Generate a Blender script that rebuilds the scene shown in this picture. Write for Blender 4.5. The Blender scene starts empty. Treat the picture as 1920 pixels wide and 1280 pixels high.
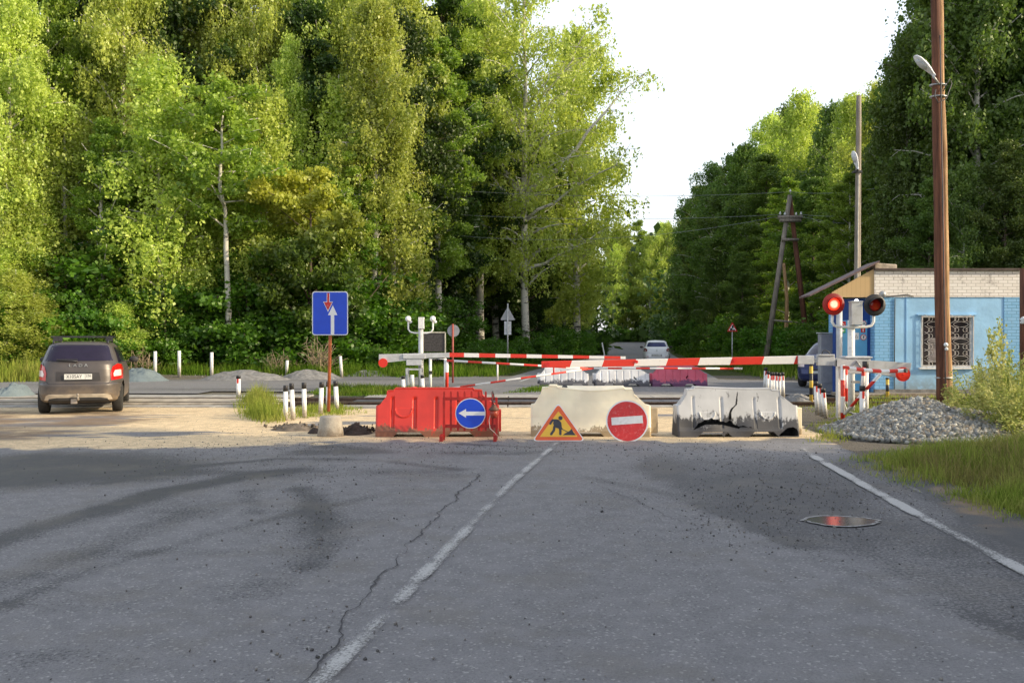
import bpy, bmesh, math, random
import numpy as np
from mathutils import Vector, Matrix, Euler
from mathutils.bvhtree import BVHTree
R = math.radians
PI = math.pi
scene = bpy.context.scene
C = scene.collection
F, CH, HY = 1700.0, 1.58, 636.0        # lens in photo pixels, eye height, horizon row


def G(px, py):
    """ground point seen at photo pixel"""
    Y = F * CH / (py - HY)
    return ((px - 960) * Y / F, Y)


def W(px, py, Y):
    """point at distance Y seen at photo pixel"""
    return Vector(((px - 960) * Y / F, Y, CH - (py - HY) * Y / F))


def cen(Y):
    return -1.33 + 0.145 * Y


# ------------------------------------------------------------------ materials
MATS = {}


class NT:
    def __init__(s, m):
        m.use_nodes = True
        s.t = m.node_tree
        s.n = s.t.nodes
        s.l = s.t.links
        s.n.clear()

    def node(s, typ, props=None, **ins):
        nd = s.n.new(typ)
        for k, v in (props or {}).items():
            setattr(nd, k, v)
        for k, v in ins.items():
            key = int(k[1:]) if k[0] == 'i' and k[1:].isdigit() else k.replace('_', ' ')
            s.put(nd.inputs[key], v)
        return nd

    def put(s, sock, v):
        if hasattr(v, 'is_linked') or hasattr(v, 'links'):
            s.l.new(v, sock)
        elif isinstance(v, (tuple, list)) and len(v) == 3 and sock.type == 'RGBA':
            sock.default_value = (*v, 1)
        else:
            sock.default_value = v

    def math(s, op, a, b=0.0, c=None, clamp=False):
        nd = s.n.new('ShaderNodeMath')
        nd.operation = op
        nd.use_clamp = clamp
        s.put(nd.inputs[0], a)
        s.put(nd.inputs[1], b)
        if c is not None:
            s.put(nd.inputs[2], c)
        return nd.outputs[0]

    def mix(s, f, a, b):
        nd = s.n.new('ShaderNodeMix')
        nd.data_type = 'RGBA'
        s.put(nd.inputs[0], f)
        s.put(nd.inputs[6], a)
        s.put(nd.inputs[7], b)
        return nd.outputs[2]

    def noise(s, vec, scale, detail=3.0, rough=0.55):
        nd = s.n.new('ShaderNodeTexNoise')
        nd.inputs['Scale'].default_value = scale
        nd.inputs['Detail'].default_value = detail
        nd.inputs['Roughness'].default_value = rough
        if vec is not None:
            s.l.new(vec, nd.inputs['Vector'])
        return nd.outputs['Fac']

    def ramp(s, f, lo, hi):
        nd = s.n.new('ShaderNodeMapRange')
        nd.interpolation_type = 'SMOOTHSTEP'
        s.put(nd.inputs['Value'], f)
        nd.inputs['From Min'].default_value = lo
        nd.inputs['From Max'].default_value = hi
        return nd.outputs['Result']

    def out(s, sh):
        o = s.n.new('ShaderNodeOutputMaterial')
        s.l.new(sh, o.inputs['Surface'])


def mat(name, col, rough=0.6, metal=0.0, var=0.18, vs=6.0, bump=0.0, bs=40.0, spec=0.5, dirt=None, dz=None, em=None, es=0.0):
    """noise-varied principled; dirt = (colour, amount), dz = height below which dirt gathers"""
    if name in MATS:
        return MATS[name]
    m = bpy.data.materials.new(name)
    t = NT(m)
    tc = t.node('ShaderNodeTexCoord')
    oc = tc.outputs['Object']
    n1 = t.noise(oc, vs, 4)
    dark = tuple(c * (1 - var) for c in col)
    lite = tuple(min(1, c * (1 + var)) for c in col)
    c = t.mix(t.ramp(n1, 0.3, 0.7), dark, lite)
    rg = rough
    if dirt:
        n2 = t.noise(oc, vs * 2.3, 5, 0.7)
        f = t.ramp(n2, 0.62 - dirt[1] * 0.4, 0.72)
        if dz is not None:
            sep = t.node('ShaderNodeSeparateXYZ', None, Vector=oc)
            zf = t.math('SUBTRACT', 1.0, t.ramp(sep.outputs[2], 0.0, dz))
            f = t.math('MULTIPLY', t.math('ADD', f, t.math('MULTIPLY', zf, 0.5), clamp=True), t.math('ADD', zf, 0.06, clamp=True), clamp=True)
        else:
            f = t.math('MULTIPLY', f, dirt[1])
        c = t.mix(f, c, dirt[0])
        rg = t.math('ADD', rough, t.math('MULTIPLY', f, 0.25), clamp=True)
    b = t.node('ShaderNodeBsdfPrincipled', None, Base_Color=c, Roughness=rg, Metallic=metal)
    b.inputs['Specular IOR Level'].default_value = spec
    if em:
        b.inputs['Emission Color'].default_value = (*em, 1)
        b.inputs['Emission Strength'].default_value = es
    if bump:
        nb = t.noise(oc, bs, 4, 0.6)
        bp = t.node('ShaderNodeBump', None, Height=nb)
        bp.inputs['Strength'].default_value = bump
        bp.inputs['Distance'].default_value = 0.02
        t.l.new(bp.outputs[0], b.inputs['Normal'])
    t.out(b.outputs[0])
    MATS[name] = m
    return m


def leaf_mat(name, c1, c2, trans=0.4, tcol=None, yellow=None):
    if name in MATS:
        return MATS[name]
    m = bpy.data.materials.new(name)
    t = NT(m)
    geo = t.node('ShaderNodeNewGeometry')
    oi = t.node('ShaderNodeObjectInfo')
    tc = t.node('ShaderNodeTexCoord')
    n1 = t.noise(tc.outputs['Object'], 0.55, 2)
    f = t.math('ADD', t.math('MULTIPLY', geo.outputs['Random Per Island'], 0.55), t.math('MULTIPLY', t.ramp(n1, 0.3, 0.7), 0.45))
    c = t.mix(f, c1, c2)
    hv = t.node('ShaderNodeHueSaturation', None, Color=c)
    t.put(hv.inputs['Value'], t.math('ADD', 0.85, t.math('MULTIPLY', oi.outputs['Random'], 0.4)))
    t.put(hv.inputs['Hue'], t.math('ADD', 0.497, t.math('MULTIPLY', oi.outputs['Random'], 0.022)))
    c = hv.outputs[0]
    if yellow:
        sep = t.node('ShaderNodeSeparateXYZ', None, Vector=tc.outputs['Object'])
        yf = t.ramp(t.math('ADD', sep.outputs[2], t.math('MULTIPLY', n1, 2.0)), yellow[1], yellow[2])
        c = t.mix(yf, c, yellow[0])
    d = t.node('ShaderNodeBsdfDiffuse', None, Color=c)
    tr = t.node('ShaderNodeBsdfTranslucent')
    hs = t.node('ShaderNodeHueSaturation', None, Color=c)
    hs.inputs['Saturation'].default_value = 1.08
    hs.inputs['Value'].default_value = 1.35
    hs.inputs['Hue'].default_value = 0.50
    t.l.new(hs.outputs[0], tr.inputs['Color'])
    mx = t.node('ShaderNodeMixShader', None, i0=trans, i1=d.outputs[0], i2=tr.outputs[0])
    gl = t.node('ShaderNodeBsdfGlossy', None, Roughness=0.45)
    gl.inputs['Color'].default_value = (0.9, 0.95, 0.8, 1)
    mx2 = t.node('ShaderNodeMixShader', None, i0=0.035, i1=mx.outputs[0], i2=gl.outputs[0])
    t.out(mx2.outputs[0])
    MATS[name] = m
    return m


# ------------------------------------------------------------------ mesh building
def rotm(rx=0, ry=0, rz=0):
    return Euler((rx, ry, rz)).to_matrix()


class MB:
    def __init__(s):
        s.v, s.f, s.m, s.sm = [], [], [], []

    def add(s, vs, fs, mi=0, sm=False, M=None):
        o = len(s.v)
        if M is not None:
            vs = [M @ Vector(v) for v in vs]
        s.v += [tuple(v) for v in vs]
        s.f += [tuple(i + o for i in f) for f in fs]
        s.m += [mi] * len(fs)
        s.sm += [sm] * len(fs)
        return s

    def box(s, cx, cy, cz, sx, sy, sz, mi=0, rot=None):
        hx, hy, hz = sx / 2, sy / 2, sz / 2
        vs = [Vector((a * hx, b * hy, c * hz)) for c in (-1, 1) for a, b in ((-1, -1), (1, -1), (1, 1), (-1, 1))]
        if rot is not None:
            vs = [rot @ v for v in vs]
        vs = [v + Vector((cx, cy, cz)) for v in vs]
        return s.add(vs, [(3, 2, 1, 0), (4, 5, 6, 7), (0, 1, 5, 4), (1, 2, 6, 5), (2, 3, 7, 6), (3, 0, 4, 7)], mi)

    def path(s, pts, rad, n=8, mi=0, cap=True, closed=False):
        pts = [Vector(p) for p in pts]
        k = len(pts)
        if not hasattr(rad, '__len__'):
            rad = [rad] * k
        vs, fs = [], []
        up = None
        for i in range(k):
            if closed:
                d = pts[(i + 1) % k] - pts[i - 1]
            else:
                d = pts[min(i + 1, k - 1)] - pts[max(i - 1, 0)]
            d = d.normalized() if d.length > 1e-9 else Vector((0, 0, 1))
            if up is None:
                up = Vector((0, 0, 1)) if abs(d.z) < 0.9 else Vector((1, 0, 0))
            a = d.cross(up)
            a = a.normalized() if a.length > 1e-6 else d.orthogonal().normalized()
            b = d.cross(a).normalized()
            up = -b if not closed else up
            for j in range(n):
                t = 2 * PI * j / n
                vs.append(pts[i] + (a * math.cos(t) + b * math.sin(t)) * rad[i])
        for i in range(k if closed else k - 1):
            i2 = (i + 1) % k
            for j in range(n):
                j2 = (j + 1) % n
                fs.append((i * n + j, i2 * n + j, i2 * n + j2, i * n + j2))
        if cap and not closed:
            fs.append(tuple(range(n)))
            fs.append(tuple(range((k - 1) * n, k * n))[::-1])
        o = len(s.f)
        s.add(vs, fs, mi, True)
        if cap and not closed:
            s.sm[-1] = s.sm[-2] = False
        return s

    def tube(s, p0, p1, r0, r1=None, n=12, mi=0):
        return s.path([p0, p1], [r0, r0 if r1 is None else r1], n, mi)

    def poly(s, pts, y0, y1, mi=0, M=None):
        """polygon in the XZ plane (counter-clockwise seen from -Y) extruded from y0 (front) to y1"""
        n = len(pts)
        vs = [(x, y0, z) for x, z in pts] + [(x, y1, z) for x, z in pts]
        fs = [tuple(range(n)), tuple(range(n, 2 * n))[::-1]] + [(i, i + n, (i + 1) % n + n, (i + 1) % n) for i in range(n)]
        return s.add(vs, fs, mi, False, M)

    def disc(s, cx, cz, r, y0, y1, mi=0, n=32, M=None):
        return s.poly([(cx + r * math.cos(2 * PI * i / n), cz + r * math.sin(2 * PI * i / n)) for i in range(n)], y0, y1, mi, M)

    def lathe(s, prof, n=24, mi=0, M=None, sm=True, cap=True):
        """profile of (radius, height) around z"""
        vs, fs = [], []
        k = len(prof)
        for r, z in prof:
            for j in range(n):
                t = 2 * PI * j / n
                vs.append((r * math.cos(t), r * math.sin(t), z))
        for i in range(k - 1):
            for j in range(n):
                j2 = (j + 1) % n
                fs.append((i * n + j, i * n + j2, (i + 1) * n + j2, (i + 1) * n + j))
        if cap:
            fs.append(tuple(range(n))[::-1])
            fs.append(tuple(range((k - 1) * n, k * n)))
        return s.add(vs, fs, mi, sm, M)

    def ball(s, c, r, mi=0, n=12):
        prof = [(max(1e-4, r * math.sin(PI * i / n)), -r * math.cos(PI * i / n)) for i in range(n + 1)]
        return s.lathe(prof, n * 2, mi, Matrix.Translation(c))

    def text(s, txt, size, M, mi=0, depth=0.002, cx=True, sx=1.0):
        cu = bpy.data.curves.new('t', 'FONT')
        cu.body = txt
        cu.size = size
        cu.extrude = depth
        cu.resolution_u = 3
        cu.align_x = 'CENTER' if cx else 'LEFT'
        cu.align_y = 'CENTER'
        ob = bpy.data.objects.new('t', cu)
        me = bpy.data.meshes.new_from_object(ob)
        vs = [Vector((v.co.x * sx, v.co.y, v.co.z)) for v in me.vertices]
        fs = [tuple(p.vertices) for p in me.polygons]
        bpy.data.objects.remove(ob)
        bpy.data.curves.remove(cu)
        bpy.data.meshes.remove(me)
        return s.add(vs, fs, mi, False, M)

    def build(s, name, mats, parent=None, bevel=0.0, seg=2, loc=None, rot=None, smooth=None):
        me = bpy.data.meshes.new(name)
        me.from_pydata(s.v, [], s.f)
        if not isinstance(mats, (list, tuple)):
            mats = [mats]
        for m in mats:
            me.materials.append(m)
        me.polygons.foreach_set('material_index', s.m)
        me.polygons.foreach_set('use_smooth', s.sm if smooth is None else [smooth] * len(s.f))
        me.update()
        o = bpy.data.objects.new(name, me)
        C.objects.link(o)
        if parent:
            o.parent = parent
        if loc is not None:
            o.location = loc
        if rot is not None:
            o.rotation_euler = rot
        if bevel:
            b = o.modifiers.new('bevel', 'BEVEL')
            b.width = bevel
            b.segments = seg
            b.limit_method = 'ANGLE'
            b.angle_limit = R(40)
        return o


FLAT = Matrix(((1, 0, 0, 0), (0, 0, -1, 0), (0, 1, 0, 0), (0, 0, 0, 1)))   # text XY -> XZ facing -Y


def np_mesh(name, V, Fq, mats, parent=None, attrs=None, smooth=False):
    """fast mesh from numpy verts (N,3) and faces (M,k)"""
    me = bpy.data.meshes.new(name)
    V = np.ascontiguousarray(V, dtype=np.float32)
    Fq = np.ascontiguousarray(Fq, dtype=np.int32)
    k = Fq.shape[1]
    me.vertices.add(len(V))
    me.vertices.foreach_set('co', V.ravel())
    me.loops.add(Fq.size)
    me.loops.foreach_set('vertex_index', Fq.ravel())
    me.polygons.add(len(Fq))
    me.polygons.foreach_set('loop_start', np.arange(0, Fq.size, k, dtype=np.int32))
    me.update(calc_edges=True)
    if smooth:
        me.polygons.foreach_set('use_smooth', np.ones(len(Fq), dtype=bool))
    for m in (mats if isinstance(mats, (list, tuple)) else [mats]):
        me.materials.append(m)
    for an, arr in (attrs or {}).items():
        a = me.attributes.new(an, 'FLOAT', 'POINT')
        a.data.foreach_set('value', np.ascontiguousarray(arr, dtype=np.float32).ravel())
    o = bpy.data.objects.new(name, me)
    C.objects.link(o)
    if parent:
        o.parent = parent
    return o


def tag(o, label, cat, group=None, kind=None):
    o['label'] = label
    o['category'] = cat
    if group:
        o['group'] = group
    if kind:
        o['kind'] = kind
    return o


def thing(name, label, cat, loc=(0, 0, 0), rz=0.0, group=None, scale=1.0):
    o = bpy.data.objects.new(name, None)
    o.empty_display_size = 0.2
    C.objects.link(o)
    o.location = loc
    o.rotation_euler = (0, 0, rz)
    o.scale = (scale,) * 3 if not hasattr(scale, '__len__') else scale
    return tag(o, label, cat, group)


def struct(o):
    o['kind'] = 'structure'
    return o


def kids(o):
    return [c for c in C.objects if c.parent == o]


def dup(root, loc, rot=(0, 0, 0), label=None, group=None, scale=None):
    r = root.copy()
    C.objects.link(r)
    r.location = loc
    r.rotation_euler = rot
    if scale is not None:
        r.scale = scale if hasattr(scale, '__len__') else (scale,) * 3
    if label:
        r['label'] = label
    if group:
        r['group'] = group
    elif 'group' in r and label is None:
        pass
    for ch in KIDS.get(root.name) or KIDS.setdefault(root.name, kids(root)):
        c = ch.copy()
        C.objects.link(c)
        c.parent = r
        for g in KIDS.get(ch.name) or KIDS.setdefault(ch.name, kids(ch)):
            d = g.copy()
            C.objects.link(d)
            d.parent = c
    return r


KIDS = {}


# ------------------------------------------------------------------ value noise
def vnoise(x, y, scale, seed=0):
    rs = np.random.RandomState(seed)
    T = rs.rand(256, 256)
    x = np.asarray(x) / scale + 100
    y = np.asarray(y) / scale + 100
    xi = np.floor(x).astype(int)
    yi = np.floor(y).astype(int)
    fx = x - xi
    fy = y - yi
    fx = fx * fx * (3 - 2 * fx)
    fy = fy * fy * (3 - 2 * fy)
    a = T[xi % 256, yi % 256]
    b = T[(xi + 1) % 256, yi % 256]
    c = T[xi % 256, (yi + 1) % 256]
    d = T[(xi + 1) % 256, (yi + 1) % 256]
    return (a * (1 - fx) + b * fx) * (1 - fy) + (c * (1 - fx) + d * fx) * fy


def fbm(x, y, scale, seed=0, o=4):
    s, a, t = 0, 1.0, 0
    for i in range(o):
        s = s + a * vnoise(x, y, scale / 2 ** i, seed + i)
        t += a
        a *= 0.55
    return s / t


def sst(x, a, b):
    t = np.clip((x - a) / (b - a), 0, 1)
    return t * t * (3 - 2 * t)


def pdist(X, Y, pts):
    """distance to polyline"""
    best = np.full(X.shape, 1e9)
    for (x0, y0), (x1, y1) in zip(pts[:-1], pts[1:]):
        dx, dy = x1 - x0, y1 - y0
        t = np.clip(((X - x0) * dx + (Y - y0) * dy) / (dx * dx + dy * dy + 1e-12), 0, 1)
        best = np.minimum(best, np.hypot(X - x0 - t * dx, Y - y0 - t * dy))
    return best


def inpoly(X, Y, pts):
    r = np.zeros(X.shape, bool)
    n = len(pts)
    for i in range(n):
        x0, y0 = pts[i]
        x1, y1 = pts[(i + 1) % n]
        c = ((y0 > Y) != (y1 > Y)) & (X < (x1 - x0) * (Y - y0) / (y1 - y0 + 1e-12) + x0)
        r ^= c
    return r
# ================================================================== camera, sky, sun
cam = bpy.data.cameras.new('camera')
cam.lens = F / 1920 * 36.0
cam.sensor_width = 36
cam.clip_start = 0.05
cam.clip_end = 3000
co = bpy.data.objects.new('camera', cam)
C.objects.link(co)
co.location = (0, 0, CH)
co.rotation_euler = (R(90) - math.atan((640 - HY) / F), 0, 0)
scene.camera = co
scene.view_settings.view_transform = 'Standard'
scene.view_settings.look = 'None'
scene.view_settings.exposure = 0
scene.view_settings.gamma = 1

SUN_EL, SUN_AZ = 22.0, -15.0        # azimuth measured from +X towards +Y
world = bpy.data.worlds.new('World')
scene.world = world
world.use_nodes = True
wt = world.node_tree
wt.nodes.clear()
sky = wt.nodes.new('ShaderNodeTexSky')
sky.sky_type = 'NISHITA'
sky.sun_disc = False
sky.sun_elevation = R(SUN_EL)
sky.sun_rotation = R(90 - SUN_AZ)
sky.air_density = 1.0
sky.dust_density = 3.0
sky.ozone_density = 1.0
bg = wt.nodes.new('ShaderNodeBackground')
bg.inputs['Strength'].default_value = 0.15
wt.links.new(sky.outputs[0], bg.inputs[0])
# thin bright high cloud over the whole sky
bg2 = wt.nodes.new('ShaderNodeBackground')
bg2.inputs['Color'].default_value = (0.97, 0.985, 1.0, 1)
bg2.inputs['Strength'].default_value = 0.84
# haze: bright low down, thinner overhead
wg = wt.nodes.new('ShaderNodeTexCoord')
wsep = wt.nodes.new('ShaderNodeSeparateXYZ')
wmr = wt.nodes.new('ShaderNodeMapRange')
wmr.interpolation_type = 'SMOOTHSTEP'
wmr.inputs['From Min'].default_value = 0.30
wmr.inputs['From Max'].default_value = 0.75
wmr.inputs['To Min'].default_value = 0.92
wmr.inputs['To Max'].default_value = 0.52
wt.links.new(wg.outputs['Generated'], wsep.inputs[0])
wt.links.new(wsep.outputs[2], wmr.inputs['Value'])
wt.links.new(wmr.outputs['Result'], bg2.inputs['Strength'])
ads = wt.nodes.new('ShaderNodeAddShader')
wt.links.new(bg.outputs[0], ads.inputs[0])
wt.links.new(bg2.outputs[0], ads.inputs[1])
wo = wt.nodes.new('ShaderNodeOutputWorld')
wt.links.new(ads.outputs[0], wo.inputs[0])

sun = bpy.data.lights.new('sun', 'SUN')
sun.energy = 5.0
sun.angle = R(0.55)
sun.color = (1.0, 0.84, 0.58)
so = bpy.data.objects.new('sun', sun)
C.objects.link(so)
sd = Vector((math.cos(R(SUN_EL)) * math.cos(R(SUN_AZ)), math.cos(R(SUN_EL)) * math.sin(R(SUN_AZ)), math.sin(R(SUN_EL))))
so.rotation_euler = sd.to_track_quat('Z', 'Y').to_euler()
so.location = (30, 0, 40)


# ================================================================== ground
def ground_mat(name, kind):
    m = bpy.data.materials.new(name)
    t = NT(m)
    tc = t.node('ShaderNodeTexCoord')
    oc = tc.outputs['Object']
    at = lambda n: t.node('ShaderNodeAttribute', {'attribute_name': n}).outputs['Fac']
    fine = t.noise(oc, 55, 3, 0.7)
    mid = t.noise(oc, 5, 4, 0.6)
    big = t.noise(oc, 0.7, 3, 0.5)
    vo = t.node('ShaderNodeTexVoronoi', None, Vector=oc, Scale=70.0)
    if kind == 'road':
        asp = t.mix(t.ramp(mid, 0.25, 0.75), (0.150, 0.147, 0.158), (0.212, 0.207, 0.218))
        asp = t.mix(t.math('MULTIPLY', t.ramp(fine, 0.35, 0.7), 0.50), asp, (0.28, 0.275, 0.27))
        asp = t.mix(t.math('MULTIPLY', t.math('MULTIPLY', t.ramp(vo.outputs['Distance'], 0.33, 0.12), t.ramp(t.noise(oc, 14, 3, 0.7), 0.35, 0.65)), 0.60), asp, (0.06, 0.06, 0.068))
        wh = t.node('ShaderNodeTexWhiteNoise', None, Vector=vo.outputs['Position'])
        asp = t.mix(t.math('MULTIPLY', t.math('GREATER_THAN', wh.outputs['Value'], 0.95), 0.42), asp, (0.5, 0.49, 0.47))
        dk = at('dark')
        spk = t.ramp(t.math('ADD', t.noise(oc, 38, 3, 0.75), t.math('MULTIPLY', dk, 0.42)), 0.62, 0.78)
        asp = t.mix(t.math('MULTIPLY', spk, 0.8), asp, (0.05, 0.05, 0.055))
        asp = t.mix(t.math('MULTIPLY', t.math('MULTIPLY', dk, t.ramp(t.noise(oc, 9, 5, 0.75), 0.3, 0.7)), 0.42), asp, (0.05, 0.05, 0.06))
        asp = t.mix(t.math('MULTIPLY', t.ramp(t.noise(oc, 1.3, 4, 0.65), 0.48, 0.68), 0.35), asp, (0.165, 0.150, 0.130))
        crk = at('crack')
        asp = t.mix(crk, asp, (0.02, 0.02, 0.022))
        sand = t.mix(t.ramp(mid, 0.3, 0.7), (0.52, 0.38, 0.22), (0.80, 0.61, 0.37))
        sand = t.mix(t.math('MULTIPLY', t.ramp(fine, 0.4, 0.65), 0.6), sand, (0.82, 0.68, 0.47))
        sand = t.mix(t.math('MULTIPLY', t.math('GREATER_THAN', wh.outputs['Value'], 0.86), 0.55), sand, (0.16, 0.14, 0.12))
        sa = t.math('ADD', at('sand'), t.math('MULTIPLY', t.math('SUBTRACT', fine, 0.5), 0.7))
        c = t.mix(t.ramp(sa, 0.35, 0.65), asp, sand)
        soil = at('soil')
        c = t.mix(t.ramp(t.math('ADD', soil, t.math('MULTIPLY', t.math('SUBTRACT', fine, 0.5), 0.8)), 0.35, 0.65), c,
                  t.mix(mid, (0.13, 0.09, 0.06), (0.30, 0.215, 0.14)))
        rg = t.math('SUBTRACT', 0.78, t.math('MULTIPLY', dk, 0.2))
        b = t.node('ShaderNodeBsdfPrincipled', None, Base_Color=c, Roughness=rg)
        b.inputs['Specular IOR Level'].default_value = 0.35
        h = t.math('ADD', t.math('MULTIPLY', vo.outputs['Distance'], 0.6), t.math('ADD', fine, t.math('MULTIPLY', crk, -3.0)))
        bs = 0.45
    else:
        gr = t.mix(t.ramp(mid, 0.3, 0.7), (0.045, 0.06, 0.018), (0.10, 0.115, 0.035))
        di = t.mix(t.ramp(fine, 0.3, 0.7), (0.11, 0.095, 0.075), (0.22, 0.20, 0.17))
        f = t.ramp(t.math('ADD', at('grass'), t.math('MULTIPLY', t.math('SUBTRACT', mid, 0.5), 0.8)), 0.3, 0.7)
        c = t.mix(f, di, gr)
        ls = t.ramp(t.math('ADD', at('sand'), t.math('MULTIPLY', t.math('SUBTRACT', fine, 0.5), 0.7)), 0.3, 0.7)
        c = t.mix(ls, c, t.mix(mid, (0.50, 0.38, 0.24), (0.74, 0.58, 0.39)))
        b = t.node('ShaderNodeBsdfPrincipled', None, Base_Color=c, Roughness=0.95)
        b.inputs['Specular IOR Level'].default_value = 0.1
        h = t.math('ADD', fine, mid)
        bs = 0.8
    bp = t.node('ShaderNodeBump', None, Height=h)
    bp.inputs['Strength'].default_value = bs
    bp.inputs['Distance'].default_value = 0.012 if kind == 'road' else 0.03
    t.l.new(bp.outputs[0], b.inputs['Normal'])
    t.out(b.outputs[0])
    return m


M_ROAD = ground_mat('asphalt', 'road')
M_GROUND = ground_mat('earth', 'ground')


def grid(name, xs, ys, zf, m, attrs, keep=None):
    X, Y = np.meshgrid(xs, ys)
    Z = zf(X, Y)
    ny, nx = X.shape
    idx = np.arange(nx * ny).reshape(ny, nx)
    Fq = np.stack([idx[:-1, :-1], idx[:-1, 1:], idx[1:, 1:], idx[1:, :-1]], -1).reshape(-1, 4)
    if keep is not None:
        k = keep(X, Y)
        kk = (k[:-1, :-1] & k[:-1, 1:] & k[1:, 1:] & k[1:, :-1]).ravel()
        Fq = Fq[kk]
    V = np.stack([X, Y, Z], -1).reshape(-1, 3)
    at = {n: f(X, Y) for n, f in attrs.items()}
    used = np.unique(Fq)
    remap = np.zeros(len(V), int)
    remap[used] = np.arange(len(used))
    at = {n: np.broadcast_to(a, X.shape).ravel()[used] for n, a in at.items()}
    return np_mesh(name, V[used], remap[Fq], m, attrs=at, smooth=True)


def nonuni(a, b, c, d0, d1):
    """a..b fine with step d0, growing beyond to c"""
    r = list(np.arange(a, b, d0))
    s = d0
    x = b
    while x < c:
        r.append(x)
        s = min(s * 1.12, d1)
        x += s
    r.append(c)
    return np.array(r)


# big earth sheet -- rises gently into low woodland ground far away
ys = np.concatenate([[-1500, -600, -200, -60, -20, -5], nonuni(0, 60, 1500, 0.5, 60)])
xr = nonuni(0, 30, 1500, 0.5, 60)
xs = np.concatenate([-xr[::-1][:-1], xr])
VERGE = [(4.75, 5.0), (4.75, 8.3), (4.6, 10), (4.5, 11.8), (9, 13.2)]


def g_z(X, Y):
    z = -0.03 + (fbm(X, Y, 3, 5) - 0.5) * 0.06
    d = np.abs(X - cen(Y))
    far = sst(d, 7, 16) * sst(Y, 30, 45)
    z = z + far * 0.25 * fbm(X, Y, 8, 9)
    rv = sst(X - cen(Y), 4.9, 7.0) * (1 - sst(Y, 12.0, 15))        # near right verge a touch higher
    z = z + rv * 0.12
    return z - 0.02 * (1 - far) + 0.95 * sst(Y, 85, 190)


struct(grid('ground', xs, ys, g_z, M_GROUND, {
    'grass': lambda X, Y: np.clip(sst(Y, 39, 42) + sst(X - cen(Y), 5.0, 5.8) * (1 - sst(Y, 12.2, 13.4)) + 0.35 * sst(Y, 25, 26) * (X < -3) + sst(X, 14, 16) + sst(-Y, 0, 3), 0, 1),
    'sand': lambda X, Y: 0.85 * sst(Y, 13.9, 14.5) * (1 - sst(Y, 20.3, 21.2)) * (1 - 0.8 * sst(X, 4.5, 5.6))}))

# near carriageway with the worn apron that swings left
PT = lambda L: [G(a, b) for a, b in L]
BAND1 = PT([(-150, 1060), (0, 1010), (150, 965), (300, 922), (450, 895), (560, 880)])
BAND2 = PT([(-60, 1130), (100, 1060), (230, 1000), (330, 960)])
BAND3 = PT([(-100, 1180), (150, 1075), (400, 1000), (560, 960), (700, 930)])
BAND4 = PT([(200, 905), (350, 875), (520, 860), (700, 862), (860, 880)])
BAND5 = PT([(1080, 890), (1250, 925), (1400, 980), (1620, 1080), (1900, 1190)])
ST1 = PT([(565, 915), (600, 960), (612, 1010), (595, 1060)])
ST2 = PT([(500, 1290), (600, 1190), (690, 1120)])
ST3 = PT([(465, 920), (480, 960)])
ST4 = PT([(1430, 905), (1500, 945)])
RL = PT([(1180, 880), (1300, 950), (1500, 1035), (1750, 1150), (2000, 1270)])
CRK = PT([(560, 1290), (620, 1215), (660, 1150), (705, 1100), (745, 1045), (800, 990), (845, 945), (880, 910), (905, 885)])


def a_dark(X, Y):
    n = fbm(X, Y, 1.2, 31)
    n2 = fbm(X * 0.35, Y, 0.9, 77)
    d = 0.30 * sst(n2, 0.55, 0.8)
    d = d + 0.20 * sst(fbm((X - cen(Y)) * 1.0, Y * 0.12, 1.1, 61), 0.52, 0.72) + 0.14 * sst(fbm(X - 0.5 * Y, Y * 0.6 + X * .3, 0.7, 62), 0.55, 0.75)
    g = lambda L, w: np.exp(-(pdist(X, Y, L) / w) ** 2)
    wob = 0.55 + 0.9 * n
    d = d + 0.75 * g(BAND1, 0.22) * wob * wob + 0.3 * g(BAND3, 0.10) * wob + 0.35 * g(BAND4, 0.12) * wob + 0.3 * g(BAND5, 0.12) * wob + 0.25 * g(BAND2, 0.3) * wob
    d = d + 0.5 * g(ST1, 0.18) * wob * n * 1.6 + 0.15 * g(ST2, 0.2) * wob * n * 1.6 + 0.35 * g(ST3, 0.12) * n * 1.5 + 0.9 * g(ST4, 0.45) * wob
    # shade towards the left side road, painted in as darker asphalt
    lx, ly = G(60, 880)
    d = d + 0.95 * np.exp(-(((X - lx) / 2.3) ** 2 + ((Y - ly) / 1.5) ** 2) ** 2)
    # right-hand lane edge worn darker than the patched strip
    xr_ = np.interp(Y, [p[1] for p in RL][::-1], [p[0] for p in RL][::-1])
    inside = sst(X - xr_ + (n - 0.5) * 0.7 + (fbm(X, Y, 0.25, 91) - 0.5) * 0.25, -0.04, 0.35) * (1 - sst(Y, 11.5, 13))
    d = d + 0.5 * inside * (0.6 + 0.7 * n)
    d = d + 0.6 * sst(X - cen(Y), 4.0, 4.4) * (0.5 + n) * (Y < 14)
    d = d + 0.5 * g([G(860, 832), G(1000, 838)], 0.12) + 0.5 * g([G(620, 838), G(720, 846)], 0.25) * wob
    d = d + 0.3 * (X < 3) * np.exp(-((Y - 12.6) / 0.5) ** 2) * n
    far = sst(Y, 24, 30)
    return np.clip(d * (1 - far) + far * 0.25 * sst(fbm(X, Y * 0.3, 2, 4), 0.4, 0.7), 0, 1)


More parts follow.
